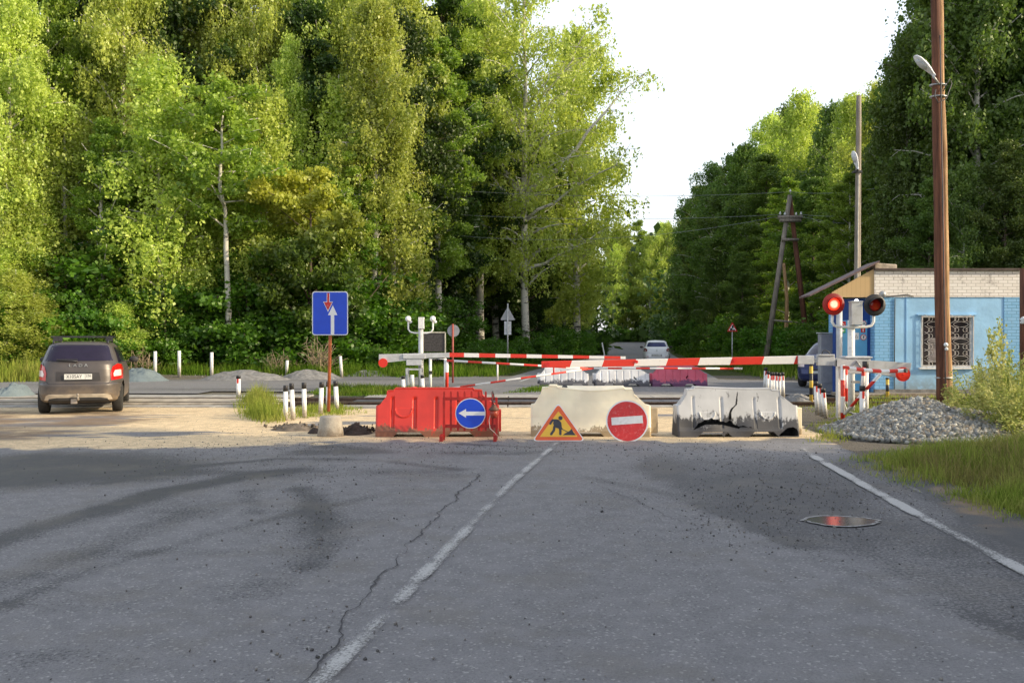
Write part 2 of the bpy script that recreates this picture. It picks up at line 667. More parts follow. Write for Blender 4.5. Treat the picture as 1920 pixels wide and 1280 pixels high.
def a_sand(X, Y):
    n = fbm(X, Y, 1.6, 12)
    e = 13.75 - 0.9 * sst(-X, 2.0, 6.0) - 0.3 * sst(-X, 6, 10)
    s = sst(Y + (n - 0.5) * 1.8 + (fbm(X, Y, 0.35, 14) - 0.5) * 0.9, e - 0.45, e + 1.0)
    s = s * (1 - sst(Y, 20.7, 21.3))
    s = s * (1 - 0.7 * sst(fbm(X * 0.3, Y, 0.9, 3), 0.52, 0.75))
    rs = 0.5 * sst(fbm(X, Y, 0.8, 41), 0.5, 0.75) * sst(X - cen(Y), 2.0, 4.2) * sst(Y, 9, 12) * (Y < 14)
    return np.clip(s + rs * 0.6, 0, 1)


def a_soil(X, Y):
    n = fbm(X, Y, 0.7, 55)
    x0, y0 = G(690, 812)
    s = 1.1 * np.exp(-(((X - x0) / 1.3) ** 2 + ((Y - y0 - 0.4) / 0.5) ** 2))
    s = s + 0.9 * sst(X - cen(Y), 4.1, 4.7) * sst(Y, 10.5, 12.0) * (1 - sst(Y, 13.6, 14.2))
    s = s + (0.56 + 0.5 * (fbm(X * 0.4, Y, 0.9, 71) - 0.5)) * sst(-X, 4.5, 8.5) * sst(Y, 12.5, 13.5) * (1 - sst(Y, 19.5, 21))
    s = s + 0.55 * sst(X - cen(Y) + (n - 0.5) * 0.6, 3.95, 4.5) * (1 - sst(Y, 13.6, 14.2)) * (0.4 + 0.9 * fbm(X, Y, 0.3, 83))
    x1, y1 = G(560, 800)
    s = s + 0.8 * np.exp(-(((X - x1) / 0.9) ** 2 + ((Y - y1) / 0.35) ** 2))
    return np.clip(s * (0.5 + n), 0, 1)


def a_crack(X, Y):
    w = 0.014 + 0.022 * fbm(X, Y, 0.15, 8)
    ox, oy = (fbm(X, Y, 0.5, 66) - 0.5) * 0.12, (fbm(X, Y, 0.5, 96) - 0.5) * 0.12
    d = pdist(X + ox, Y + oy, CRK)
    w = w * (0.5 + 0.9 * fbm(X, Y, 0.9, 18))
    return np.clip(0.0 * np.exp(-(d / w) ** 2), 0, 1)


ysn = np.concatenate([np.arange(1.2, 9, 0.035), np.arange(9, 21.3, 0.06)])
xsn = np.concatenate([np.arange(-34, -9, 0.4), np.arange(-9, 6.2, 0.045)])
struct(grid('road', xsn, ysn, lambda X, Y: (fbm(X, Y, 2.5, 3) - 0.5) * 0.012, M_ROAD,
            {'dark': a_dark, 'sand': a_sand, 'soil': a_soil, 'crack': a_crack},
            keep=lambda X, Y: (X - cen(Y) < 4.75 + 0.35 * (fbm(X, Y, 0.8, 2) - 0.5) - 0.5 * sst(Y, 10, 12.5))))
# far road: stack of strips following its bearing
yf = nonuni(24.9, 40, 260, 0.25, 4)
uf = np.linspace(-4.3, 4.3, 45)
U, YY = np.meshgrid(uf, yf)
XX = cen(YY) + U - np.where(YY > 185, ((YY - 185) / 30) ** 2 * 3.0, 0)


def ribbon(name, XX, YY, z, m, attrs):
    ny, nx = XX.shape
    idx = np.arange(nx * ny).reshape(ny, nx)
    Fq = np.stack([idx[:-1, :-1], idx[:-1, 1:], idx[1:, 1:], idx[1:, :-1]], -1).reshape(-1, 4)
    return np_mesh(name, np.stack([XX, YY, np.broadcast_to(z, XX.shape)], -1).reshape(-1, 3), Fq, m, attrs=attrs, smooth=True)


zero = np.zeros(XX.shape)
struct(ribbon('far_road', XX, YY, 0.95 * sst(YY, 85, 190), M_ROAD, {'dark': a_dark(XX, YY), 'sand': zero, 'soil': zero, 'crack': zero}))
# gravel side track beyond the rails, left and right
xs2 = np.arange(-70, 26, 0.4)
ys2 = np.arange(26.0, 39.2, 0.3)
X2, Y2 = np.meshgrid(xs2, ys2)
struct(grid('side_track', xs2, ys2, lambda X, Y: -0.004 + 0 * X, M_ROAD,
            {'dark': lambda X, Y: 0.5 * sst(fbm(X * 0.2, Y, 1.6, 9), 0.4, 0.7), 'sand': lambda X, Y: 0.25 * sst(fbm(X * 0.3, Y, 1.2, 19), 0.6, 0.8), 'soil': lambda X, Y: 0 * X, 'crack': lambda X, Y: 0 * X},
            keep=lambda X, Y: np.where(X < cen(Y), (Y > 27.2 + 0.6 * fbm(X, Y, 3, 1) + np.where(X < -9, -1.2, 0)) & (Y < 37.8 + 1.5 * fbm(X, Y, 4, 2)),
                                       (Y > 25.3) & (Y < 36 - 0.55 * np.clip(X - cen(Y) - 4, 0, 20) + 1.2 * fbm(X, Y, 3, 6)))))


# painted lines (worn)
def paint_mat():
    m = bpy.data.materials.new('worn_road_paint')
    t = NT(m)
    tc = t.node('ShaderNodeTexCoord')
    oc = tc.outputs['Object']
    n = t.noise(oc, 60, 4, 0.75)
    n2 = t.noise(oc, 2.2, 3, 0.6)
    ed = t.node('ShaderNodeAttribute', {'attribute_name': 'wear'}).outputs['Fac']
    f = t.ramp(t.math('ADD', t.math('MULTIPLY', n, 0.75), t.math('ADD', t.math('MULTIPLY', n2, 0.5), t.math('MULTIPLY', ed, -0.7))), 0.30, 0.56)
    b = t.node('ShaderNodeBsdfPrincipled', None, Base_Color=t.mix(n, (0.32, 0.32, 0.32), (0.54, 0.53, 0.52)), Roughness=0.7)
    tr = t.node('ShaderNodeBsdfTransparent')
    mx = t.node('ShaderNodeMixShader', None, i0=f, i1=tr.outputs[0], i2=b.outputs[0])
    t.out(mx.outputs[0])
    return m


M_PAINT = paint_mat()


def line(name, pts, w, z, wear=0.0):
    """ribbon with a wear attribute growing to its edges"""
    pts = np.array(pts)
    s = np.concatenate([[0], np.cumsum(np.hypot(*np.diff(pts, axis=0).T))])
    t = np.arange(0, s[-1], 0.08 if s[-1] < 30 else 0.5)
    px, py = np.interp(t, s, pts[:, 0]), np.interp(t, s, pts[:, 1])
    dx, dy = np.gradient(px), np.gradient(py)
    L = np.hypot(dx, dy)
    nx, ny = dy / L, -dx / L
    u = np.array([-1, -0.7, 0, 0.7, 1])
    XX = px[:, None] + nx[:, None] * u * w / 2
    YY = py[:, None] + ny[:, None] * u * w / 2
    we = np.abs(u) ** 3 * 0.45 + 0 * XX + (wear(XX, YY) if callable(wear) else wear)
    o = ribbon(name, XX, YY, z, M_PAINT, {'wear': we})
    return struct(o)


line('centre_line', [G(560, 1330), G(600, 1280), G(745, 1130), G(860, 1010), G(960, 905), G(1052, 824)], 0.135, 0.013,
     lambda X, Y: 0.19 + 0.25 * np.exp(-(np.hypot(X - G(735, 1148)[0], Y - G(735, 1148)[1]) / 0.16) ** 2) + 0.3 * (fbm(X, Y, 0.4, 21) - 0.5))
line('edge_line', [G(2300, 1290), G(1920, 1072), G(1700, 955), G(1590, 893), G(1535, 862), G(1500, 838)], 0.15, 0.013,
     lambda X, Y: 0.05 + 0.7 * (fbm(X, Y, 0.5, 23) - 0.5) + 0.4 * sst(Y, 12.2, 13.4))
line('old_edge_line', [G(1765, 945), G(1690, 905), G(1640, 885)], 0.10, 0.013, 0.42)
line('far_left_edge_line', [(cen(y) - 3.3, y) for y in np.arange(34, 84, 4.0)], 0.14, 0.006, -0.1)
line('far_centre_line', [(cen(y) - 0.1, y) for y in np.arange(33, 86, 4.0)], 0.13, 0.006, 0.15)
line('far_right_edge_line', [(cen(y) + 3.4, y) for y in np.arange(25.5, 86, 4.0)], 0.14, 0.006, 0.0)
line('stop_line', [G(1105, 735), G(1170, 722)], 0.18, 0.030, 0.1)

# cracks in the asphalt: thin jagged openings
def crack(name, pts, w0, seed):
    rs_ = np.random.RandomState(seed)
    pts = np.array(pts)
    s = np.concatenate([[0], np.cumsum(np.hypot(*np.diff(pts, axis=0).T))])
    tt = np.arange(0, s[-1], 0.03)
    x, y = np.interp(tt, s, pts[:, 0]), np.interp(tt, s, pts[:, 1])
    j = (vnoise(tt, 0 * tt, 0.22, seed) - .5) * 0.07 + (vnoise(tt, 0 * tt, 0.06, seed + 1) - .5) * 0.035
    w = w0 * (0.25 + 1.3 * vnoise(tt, 0 * tt, 0.35, seed + 2)) * (0.6 + 0.8 * rs_.rand(len(tt))) * np.minimum(1, np.minimum(tt, s[-1] - tt) / 0.3)
    x = x + j
    V = np.concatenate([np.stack([x - w / 2, y, 0 * x], -1), np.stack([x + w / 2, y, 0 * x], -1)])
    n = len(tt)
    i = np.arange(n - 1)
    return struct(np_mesh(name, V + np.array([0, 0, 0.0085]), np.stack([i, i + n, i + n + 1, i + 1], -1), mat('crack_dark', (0.055, 0.053, 0.058), 0.95, var=0.3)))


crack('road_crack', CRK, 0.0115, 5)
crack('road_crack', PT([(735, 1145), (760, 1110), (800, 1080), (822, 1050)]), 0.008, 9)
crack('road_crack', PT([(1100, 905), (1160, 925), (1235, 960), (1290, 985)]), 0.007, 12)
crack('road_crack', PT([(1690, 955), (1735, 972), (1800, 1010)]), 0.009, 17)

# ---- railway crossing
M_DECK = mat('crossing_concrete', (0.36, 0.34, 0.31), 0.85, var=0.2, vs=3, bump=0.3, bs=30, dirt=((0.13, 0.12, 0.11), 0.5))
M_DUSTY = mat('dusty_mat', (0.38, 0.33, 0.27), 0.9, var=0.3, vs=3)
M_RUBBER = mat('crossing_rubber', (0.062, 0.062, 0.078), 0.55, var=0.25, vs=4, bump=0.3)
M_RAIL = mat('rail_steel', (0.10, 0.065, 0.05), 0.5, 0.6, var=0.3, vs=9, dirt=((0.2, 0.16, 0.12), 0.4))
M_RAILTOP = mat('rail_polished', (0.45, 0.43, 0.42), 0.25, 1.0, var=0.1)
M_TIE = mat('sleeper_wood', (0.09, 0.075, 0.06), 0.9, var=0.3, vs=5, bump=0.5)
M_BALLAST = mat('ballast', (0.20, 0.18, 0.155), 0.95, var=0.45, vs=14, bump=1.0, bs=18)
SK = 0.0
b = MB()
b.box(-30, 23.2, -0.075, 140, 3.9, 0.07)
bo = b.build('ballast_bed', M_BALLAST)
bo['kind'] = 'structure'
for (x0, x1) in ((-21, -5.6), (-4.0, 6.4)):
    b = MB()
    n = int((x1 - x0) / 1.2)
    for i in range(n):
        xa = x0 + (x1 - x0) * i / n
        b.box(xa + (x1 - x0) / n / 2, 24.35 + 0.2, 0.0, (x1 - x0) / n - 0.03, 1.1, 0.05)
        b.box(xa + (x1 - x0) / n / 2, 21.25, 0.0, (x1 - x0) / n - 0.03, 0.55, 0.05)
    b.box((x0 + x1) / 2, 25.3, 0.0, x1 - x0, 0.7, 0.04)
    d = b.build('crossing_deck', M_DECK, bevel=0.008)
    tag(d, 'pale concrete slabs laid over the rails on the main road' if x0 > -10 else 'dusty concrete slabs of the side track over the rails beyond the brown car', 'crossing slabs')
    b = MB()
    if x0 < -10:
        b.box((x0 + x1) / 2, 21.69, 0.036, x1 - x0, 0.30, 0.05)
        b.box((x0 + x1) / 2, 23.79, 0.036, x1 - x0, 0.42, 0.05)
    for i in range(n):
        xa = x0 + (x1 - x0) * i / n
        b.box(xa + (x1 - x0) / n / 2, 22.75, 0.005 if x0 > -10 else 0.036, (x1 - x0) / n - 0.012, 1.25, 0.05)
    d = b.build('rubber_mat', M_RUBBER if x0 > -10 else M_DUSTY, bevel=0.01)
    tag(d, 'dark rubber panels between the rails on the main road' if x0 > -10 else 'dusty panels between the rails of the side track', 'crossing mats')
tr = thing('railway_track', 'single rusty railway track crossing the road behind the barriers', 'railway track', (0, 0, 0))
for yy in (21.92, 23.5):
    b = MB()
    b.box(-15, yy, -0.055, 150, 0.13, 0.02)
    b.box(-15, yy, 0.0, 150, 0.02, 0.10)
    b.box(-15, yy, 0.052, 150, 0.07, 0.035)
    b.box(-15, yy, 0.071, 150, 0.05, 0.004, 1)
    b.build('rail', [M_RAIL, M_RAILTOP], tr)
b = MB()
x = -80
rr = random.Random(3)
while x < 50:
    b.box(x, 22.7, -0.055, 0.24, 2.6, 0.05, 0, rotm(0, 0, rr.uniform(-.02, .02)))
    x += 0.56
b.build('sleepers', M_TIE, tr)
# ================================================================== trees
M_BIRCH = None


def bark_birch(name, dark=0.55):
    m = bpy.data.materials.new(name)
    t = NT(m)
    tc = t.node('ShaderNodeTexCoord')
    mp = t.node('ShaderNodeMapping', None, Vector=tc.outputs['Object'])
    mp.inputs['Scale'].default_value = (2.5, 2.5, 7.0)
    n = t.noise(mp.outputs[0], 1.1, 4, 0.7)
    sep = t.node('ShaderNodeSeparateXYZ', None, Vector=tc.outputs['Object'])
    low = t.math('SUBTRACT', 1.0, t.ramp(sep.outputs[2], 0.0, 3.5))
    f = t.ramp(t.math('ADD', n, t.math('MULTIPLY', low, 0.2)), dark, dark + 0.12)
    c = t.mix(f, (0.55, 0.52, 0.45), (0.05, 0.045, 0.04))
    b = t.node('ShaderNodeBsdfPrincipled', None, Base_Color=c, Roughness=0.85)
    t.out(b.outputs[0])
    return m


M_BARKB = bark_birch('birch_bark')
M_BARKD = mat('dark_bark', (0.10, 0.075, 0.055), 0.95, var=0.4, vs=3, bump=0.8, bs=12)
L_GOLD = leaf_mat('birch_leaves', (0.20, 0.27, 0.035), (0.62, 0.66, 0.15), 0.45)
L_GREEN = leaf_mat('aspen_leaves', (0.11, 0.19, 0.022), (0.36, 0.46, 0.07), 0.45)
L_DARK = leaf_mat('forest_leaves', (0.020, 0.045, 0.010), (0.070, 0.115, 0.018), 0.34)
L_MID = leaf_mat('wood_leaves', (0.05, 0.09, 0.018), (0.17, 0.235, 0.04), 0.40)
L_BUSH = leaf_mat('bush_leaves', (0.038, 0.095, 0.010), (0.145, 0.26, 0.024), 0.42)
L_MAPLE = leaf_mat('maple_leaves', (0.055, 0.11, 0.015), (0.15, 0.21, 0.03), 0.42, yellow=((0.44, 0.46, 0.07), 5.6, 9.0))


def leaves(P, S, rs, hang=0.5):
    """kite-shaped faces at points P with sizes S"""
    n = len(P)
    a = rs.normal(size=(n, 3))
    a[:, 2] -= hang * 2.2
    a /= np.linalg.norm(a, axis=1)[:, None]
    r = rs.normal(size=(n, 3))
    b = np.cross(a, r)
    b /= np.linalg.norm(b, axis=1)[:, None] + 1e-9
    S = S[:, None]
    V = np.stack([P - a * S * 0.5, P + b * S * 0.36 - a * S * 0.08, P + a * S * 0.5, P - b * S * 0.36 - a * S * 0.08], 1)
    return V.reshape(-1, 3), np.arange(n * 4).reshape(n, 4)


def make_tree(name, seed, H, cb, cr, nleaf, kind, leafm, barkm, lsize=0.15, prof=None, nprim=None, r0=None, lean=0.0, limbs=None, crook=0.0, clump=0.42):
    """returns an (unlinked-position) thing with trunk and crown; kind: birch | broad | column | bush"""
    rs = np.random.RandomState(seed)
    root = thing(name, name, 'tree')
    tb = MB()
    r0 = r0 or H * 0.0105
    nz = 14
    ax = rs.uniform(0, 6.28)
    wob = rs.normal(size=(nz + 1, 2)) * 0.012 * H * (0.4 + crook)
    wob = np.cumsum(wob, 0) * 0.35
    wob -= wob[0]

    def tp(t):
        i = np.clip(t, 0, 1) * nz
        w = np.array([np.interp(i, range(nz + 1), wob[:, 0]), np.interp(i, range(nz + 1), wob[:, 1])])
        return np.array([w[0] + lean * H * t, w[1], H * t])

    def tr_(t):
        return r0 * (1 - t) ** 0.8 + 0.012
    if kind != 'bush':
        ts = np.linspace(0, 0.985, nz + 1)
        rad = [tr_(t) for t in ts]
        rad[0] *= 1.3
        tb.path([tp(t) for t in ts], rad, 8)
    prof = prof or {'birch': [(0, .55), (.2, .9), (.45, 1), (.7, .75), (.9, .4), (1, .12)],
                    'broad': [(0, .6), (.25, .95), (.5, 1), (.75, .8), (.93, .45), (1, .15)],
                    'column': [(0, .5), (.2, .9), (.5, 1), (.8, .6), (1, .15)],
                    'bush': [(0, .6), (.3, 1), (.6, 1), (.85, .7), (1, .4)]}[kind]
    pk, pv = zip(*prof)
    nprim = nprim or int(H * (3.2 if kind != 'bush' else 7))
    anchors = []
    for i in range(nprim):
        q = (i + rs.uniform(0, 1)) / nprim
        t = cb / H + (1 - cb / H) * q * 0.97
        az = i * 2.39996 + rs.uniform(-.5, .5)
        L = cr * np.interp(q, pk, pv) * rs.uniform(0.62, 1.12)
        el = {'birch': rs.uniform(.45, 1.0), 'broad': rs.uniform(.1, .7), 'column': rs.uniform(.6, 1.1), 'bush': rs.uniform(.3, 1.2)}[kind]
        d = np.array([math.cos(az) * math.cos(el), math.sin(az) * math.cos(el), math.sin(el)])
        droop = {'birch': 0.30, 'broad': 0.10, 'column': 0.02, 'bush': 0.12}[kind]
        if kind == 'bush':
            base = np.array([rs.uniform(-.35, .35) * cr, rs.uniform(-.35, .35) * cr, 0.0])
            h = H * q * rs.uniform(.75, 1.0)
            outr = cr * np.interp(q, pk, pv) * rs.uniform(.4, 1)
            end = np.array([math.cos(az) * outr, math.sin(az) * outr, h])
            f = lambda s, base=base, end=end: base + (end - base) * s + np.array([0, 0, 0.25 * h * s * (1 - s)])
            L = np.linalg.norm(end - base)
            ss = np.linspace(0, 1, 4)
            tb.path([f(s) for s in ss], [0.03 * (1 - s) + 0.008 for s in ss], 4)
            slo = 0.3
        else:
            base = tp(t)
            L3 = L / max(math.cos(el), 0.45)
            L3 = min(L3, L * 1.7)
            f = lambda s, base=base, d=d, L3=L3, droop=droop: base + d * L3 * s + np.array([0, 0, -droop * L3 * s ** 2.2])
            rb = tr_(t) * rs.uniform(.3, .5)
            ss = np.linspace(0, 1, 5)
            tb.path([f(s) for s in ss], [rb * (1 - s) + 0.008 for s in ss], 5)
            slo = 0.22
        m = max(4, int(3 + L * 2.2))
        for j in range(m):
            s = rs.uniform(slo, 1.0)
            p = f(s)
            sl = L * rs.uniform(.12, .34) * (1.15 - s * 0.5)
            dd = rs.normal(size=3)
            dd[2] *= 0.5
            dd /= np.linalg.norm(dd)
            e = p + dd * sl
            if kind == 'birch':
                e[2] -= 0.15 * sl
            if j % 2 == 0 and sl > 0.3:
                tb.path([p, (p + e) / 2 + np.array([0, 0, .05 * sl]), e], [0.016, 0.012, 0.006], 4, cap=False)
            anchors.append((p * 0.5 + e * 0.5, sl))
            anchors.append((e, sl))
    if kind != 'bush':
        anchors.append((tp(0.985), 0.5))
        anchors.append((tp(0.96), 0.5))
    if limbs:
        for (t, az, el, L, rb) in limbs:
            base = tp(t)
            d = np.array([math.cos(az) * math.cos(el), math.sin(az) * math.cos(el), math.sin(el)])
            ss = np.linspace(0, 1, 8)
            w = rs.normal(size=(8, 3)) * 0.02 * L
            w[0] = 0
            P = [base + d * L * s + np.array([0, 0, .15 * L * s * s]) + w[k] for k, s in enumerate(ss)]
            tb.path(P, [rb * (1 - s) + 0.015 for s in ss], 7)
            for k in range(3, 8):
                for _ in range(5):
                    dd = rs.normal(size=3)
                    dd[2] = abs(dd[2]) * 0.4 - 0.2
                    dd /= np.linalg.norm(dd)
                    e = P[k] + dd * rs.uniform(.5, 1.6)
                    tb.path([P[k], e], [0.02, 0.006], 4, cap=False)
                    anchors.append((e, 0.8))
                    anchors.append(((e + P[k]) / 2, 0.6))
    A = np.array([a[0] for a in anchors])
    na = len(A)
    if kind == 'birch':
        # hanging twigs: each strand is a short string of leaves
        per = 9
        ns = nleaf // per
        w = rs.randint(0, na, ns)
        st = A[w] + rs.normal(size=(ns, 3)) * np.array([.28, .28, .2])
        ln = rs.uniform(.3, 1.35, ns)
        k = rs.uniform(0, 1, (ns, per))
        sway = rs.normal(size=(ns, 2)) * 0.12
        P = st[:, None, :] + np.stack([k * sway[:, None, 0], k * sway[:, None, 1], -k * ln[:, None]], -1)
        P = P + rs.normal(size=P.shape) * 0.05
        P = P.reshape(-1, 3)
        hang = 0.7
    else:
        w = rs.randint(0, na, nleaf)
        g = rs.normal(size=(nleaf, 3))
        g /= np.linalg.norm(g, axis=1)[:, None]
        rad = clump * rs.uniform(0, 1, nleaf) ** 0.5
        P = A[w] + g * rad[:, None] * np.array([1, 1, .7])
        hang = 0.15
    P[:, 2] = np.maximum(P[:, 2], 0.05)
    S = lsize * np.clip(rs.lognormal(-.12, .33, len(P)), .4, 1.9)
    V, Fq = leaves(P, S, rs, hang)
    np_mesh('crown', V, Fq, leafm, root)
    tb.build('stems' if kind == 'bush' else 'trunk', barkm, root)
    root['_h'] = H
    return root


PROTO = {}
PROTO['b1'] = make_tree('birch_tree', 11, 20, 4.0, 2.9, 58000, 'birch', L_GOLD, M_BARKB, 0.135)
PROTO['b2'] = make_tree('birch_tree', 12, 20, 8.5, 2.4, 50000, 'birch', L_GOLD, M_BARKB, 0.135)
PROTO['b3'] = make_tree('birch_tree', 13, 20, 3.0, 3.3, 62000, 'birch', L_GOLD, M_BARKB, 0.14)
PROTO['a1'] = make_tree('aspen_tree', 21, 18, 2.5, 3.0, 62000, 'broad', L_GREEN, M_BARKB, 0.13)
PROTO['a2'] = make_tree('aspen_tree', 22, 18, 4.5, 2.6, 56000, 'broad', L_GREEN, M_BARKB, 0.13)
PROTO['d1'] = make_tree('forest_tree', 31, 18, 1.5, 3.6, 66000, 'broad', L_DARK, M_BARKD, 0.15, clump=0.5)
PROTO['d2'] = make_tree('forest_tree', 32, 18, 3.0, 3.2, 56000, 'birch', L_DARK, M_BARKD, 0.15)
PROTO['d3'] = make_tree('forest_birch', 33, 20, 2.5, 3.3, 40000, 'birch', L_DARK, M_BARKB, 0.19)
PROTO['m1'] = make_tree('leafy_tree', 35, 18, 1.5, 3.2, 56000, 'birch', L_MID, M_BARKB, 0.145)
PROTO['m2'] = make_tree('leafy_tree', 36, 18, 2.5, 2.7, 52000, 'birch', L_MID, M_BARKB, 0.14)
PROTO['m3'] = make_tree('leafy_tree', 37, 18, 2.0, 3.0, 56000, 'broad', L_MID, M_BARKD, 0.145, clump=0.6)
PROTO['c1'] = make_tree('poplar_tree', 41, 12, 1.2, 1.5, 27000, 'column', L_GREEN, M_BARKB, 0.105, clump=0.34)
PROTO['c2'] = make_tree('young_birch', 42, 12, 1.6, 1.7, 25000, 'birch', L_GOLD, M_BARKB, 0.11)
PROTO['s1'] = make_tree('bush', 51, 3.6, 0.2, 2.0, 20000, 'bush', L_BUSH, M_BARKD, 0.115, clump=0.36)
PROTO['s2'] = make_tree('bush', 52, 4.2, 0.2, 1.7, 19000, 'bush', L_BUSH, M_BARKD, 0.11, clump=0.32)
PROTO['s3'] = make_tree('bush', 53, 3.2, 0.2, 2.2, 21000, 'bush', L_BUSH, M_BARKD, 0.115, clump=0.40)
PROTO['hero'] = make_tree('birch_tree', 61, 26, 4.5, 4.7, 48000, 'birch', L_GOLD, M_BARKB, 0.15, r0=0.25,
                          limbs=[(0.22, 0.15, 0.35, 5.0, .12), (0.38, 0.1, 0.75, 10, .19), (0.40, 3.0, 0.95, 10, .18), (0.50, 0.3, 0.9, 8.5, .11), (0.36, 3.4, 0.8, 6, .09), (0.34, -0.2, 0.45, 7, .10), (0.55, 2.6, 1.1, 6, .08), (0.58, 5.9, 0.8, 7, .09)])
PROTO['crook'] = make_tree('young_birch', 62, 11, 5.2, 2.3, 12000, 'broad', L_GREEN, M_BARKB, 0.14, crook=1.6, r0=0.11, nprim=26, clump=0.4)
PROTO['maple'] = make_tree('maple_tree', 63, 8.6, 1.0, 3.3, 26000, 'broad', L_MAPLE, M_BARKD, 0.17,
                           prof=[(0, .8), (.4, 1), (.7, .9), (.9, .6), (1, .35)], clump=0.5)
PROTO['twig'] = make_tree('bare_shrub', 64, 2.6, 0.2, 1.2, 500, 'bush', L_BUSH, mat('dry_twigs', (0.26, 0.20, 0.13), 0.9, var=0.3), 0.07, nprim=60)
USED = set()
TR = random.Random(5)
FRUST = lambda X, Y: abs(X) < 0.60 * Y + 4


def plant(key, X, Y, h, label, cat='tree', group=None, wid=1.0, rz=None, z=-0.05):
    p = PROTO[key]
    s = h / p['_h']
    sw = s ** 0.75 * wid
    rz = TR.uniform(0, 6.28) if rz is None else rz
    if key in USED:
        o = dup(p, (X, Y, z), (0, 0, rz), label, group, (sw, sw, s))
    else:
        USED.add(key)
        o = p
        KIDS.setdefault(p.name, kids(p))
        o.location = (X, Y, z)
        o.rotation_euler = (0, 0, rz)
        o.scale = (sw, sw, s)
        o['label'] = label
        if group:
            o['group'] = group
    o['category'] = cat
    if not group and 'group' in o:
        del o['group']
    return o


def at_px(px, Y):
    return (px - 960) * Y / F


def ptree(key, px, Y, top, label, cat='tree', group=None, wid=1.0, rz=None):
    h = CH + (HY - top) * Y / F
    return plant(key, at_px(px, Y), Y, h, label, cat, group, wid, rz)


# --- trees that stand out
ptree('hero', 985, 58, -110, 'great old birch with pale forked limbs, tallest beside the road in the middle', rz=0.0, wid=1.0)
ptree('b3', 1080, 66, 40, 'drooping birch leaning over the road just right of the great forked birch', wid=1.15, rz=1.0)
ptree('crook', 408, 41.5, 150, 'slim crooked young birch with bare white stem in front of the left woods', rz=1.3, wid=1.15)
ptree('maple', 580, 42.5, 318, 'broad young maple with yellow top above the blue priority sign', rz=0.4)
GL = 'sunlit birches along the front of the left woods'
LL = 'tall golden drooping birch in the front of the left woods'
ptree('c1', 190, 41.5, 215, 'narrow pale young tree rising above the brown car', wid=1.1)
ptree('c2', 300, 42, 90, 'slender sunlit young birch with thin white stem, left of the crooked birch', wid=1.35)
ptree('b1', 15, 41, -60, 'golden drooping birch at the far left edge of the woods', wid=0.95)
ptree('b2', 700, 45, -20, 'tall sunlit birch with long bare white trunk right of the yellow maple', wid=1.0)
ptree('b2', 900, 62, -20, LL, 'tree', GL, 1.2)
ptree('b1', 850, 58, -60, LL, 'tree', GL, 1.1)
ptree('a1', 930, 66, 60, LL, 'tree', GL, 1.1)
ptree('a2', 820, 50, 70, 'leafy green tree between the bare-trunked birch and the great forked birch', wid=1.1)
GL = 'sunlit birches along the front of the left woods'
LL = 'tall golden drooping birch in the front of the left woods'
for px, Y, top, k, w in ((95, 44, -120, 'a1', .9), (230, 45, -160, 'b1', 1.0), (390, 48, -120, 'b2', 1.1), (470, 47, -90, 'b3', .95), (545, 46, 60, 'b1', .85), (600, 49, -160, 'b3', 1.0), (655, 48, -60, 'b2', 1.0),
                         (760, 50, -90, 'b1', 1.1), (150, 50, -200, 'b3', 1.0), (320, 51, -200, 'a1', 1.0), (530, 53, -220, 'b2', 1), (690, 54, -160, 'b3', 1.1)):
    ptree(k, px, Y, top, LL, 'tree', GL, w * 0.82)
# --- deeper woodland, left
GD, LD = 'shaded trees standing deeper in the left woods', 'dark tall tree standing deep in the left woods'
rt = random.Random(77)
cnt = 0
for row in range(4):
    Yb = 49 + row * 6.5
    X = -0.62 * Yb - 4
    while X < cen(Yb) - 9:
        Y = Yb + rt.uniform(-2, 2)
        plant(rt.choice(['d1', 'd2', 'd1', 'd3', 'd2']), X, Y, rt.uniform(19, 24) + row * 0.8, LD, 'tree', GD, rt.uniform(.9, 1.15))
        X += rt.uniform(3.6, 5.4)
# along the left of the far road
GA, LA = 'trees lining the left side of the far road', 'tree at the left edge of the far road beyond the great birch'
for Y in (64, 70, 76, 83, 91, 100, 110, 122, 135, 150):
    for k in range(2):
        plant(rt.choice(['b1', 'b3', 'd3', 'a2', 'd1']), cen(Y) - 7.0 - k * 5 - rt.uniform(0, 1.5) - max(0, (Y - 120) / 30), Y + rt.uniform(-2, 2), rt.uniform(16, 19) + k * 2.5, LA, 'tree', GA, rt.uniform(.9, 1.1))
GC, LC = 'far trees closing the view where the road bends away', 'distant sunlit tree closing the view at the end of the road'
for i, px in enumerate((1150, 1172, 1196, 1218, 1240, 1262, 1284, 1160, 1207, 1252)):
    Y = 200 + (i % 3) * 5
    ptree(['b1', 'b3', 'a1'][i % 3], px, Y, rt.uniform(392, 440), LC, 'tree', GC, 1.15)
# --- bushes under the left woods
GB, LB = 'leafy bushes along the front of the left woods', 'leafy green bush at the foot of the left woods'
for px, Y, top, k, w in ((-40, 39, 500, 's1', 1.2), (40, 39.6, 520, 's2', 1.3), (120, 40, 560, 's3', 1.1), (90, 42, 430, 's2', 1.4), (200, 40.5, 540, 's1', 1.2), (260, 42.5, 500, 's3', 1.25), (330, 41.5, 560, 's2', 1.2),
                         (380, 43.5, 480, 's1', 1.5), (440, 43, 520, 's3', 1.4), (490, 44, 430, 's2', 1.7), (540, 43.5, 520, 's1', 1.3), (615, 44, 500, 's3', 1.35), (660, 44.5, 455, 's2', 1.6), (700, 45.5, 500, 's1', 1.4),
                         (740, 46, 540, 's3', 1.3), (790, 49, 520, 's2', 1.3), (0, 43, 400, 's2', 1.7), (160, 44, 420, 's1', 1.7), (290, 45, 430, 's3', 1.6), (570, 45, 560, 's2', 1.2), (850, 52, 560, 's1', 1.2)):
    ptree(k, px, Y, top, LB, 'bush', GB, w)
GV, LV = 'low bushes on the verge left of the far road', 'low bright green bush on the verge left of the far road'
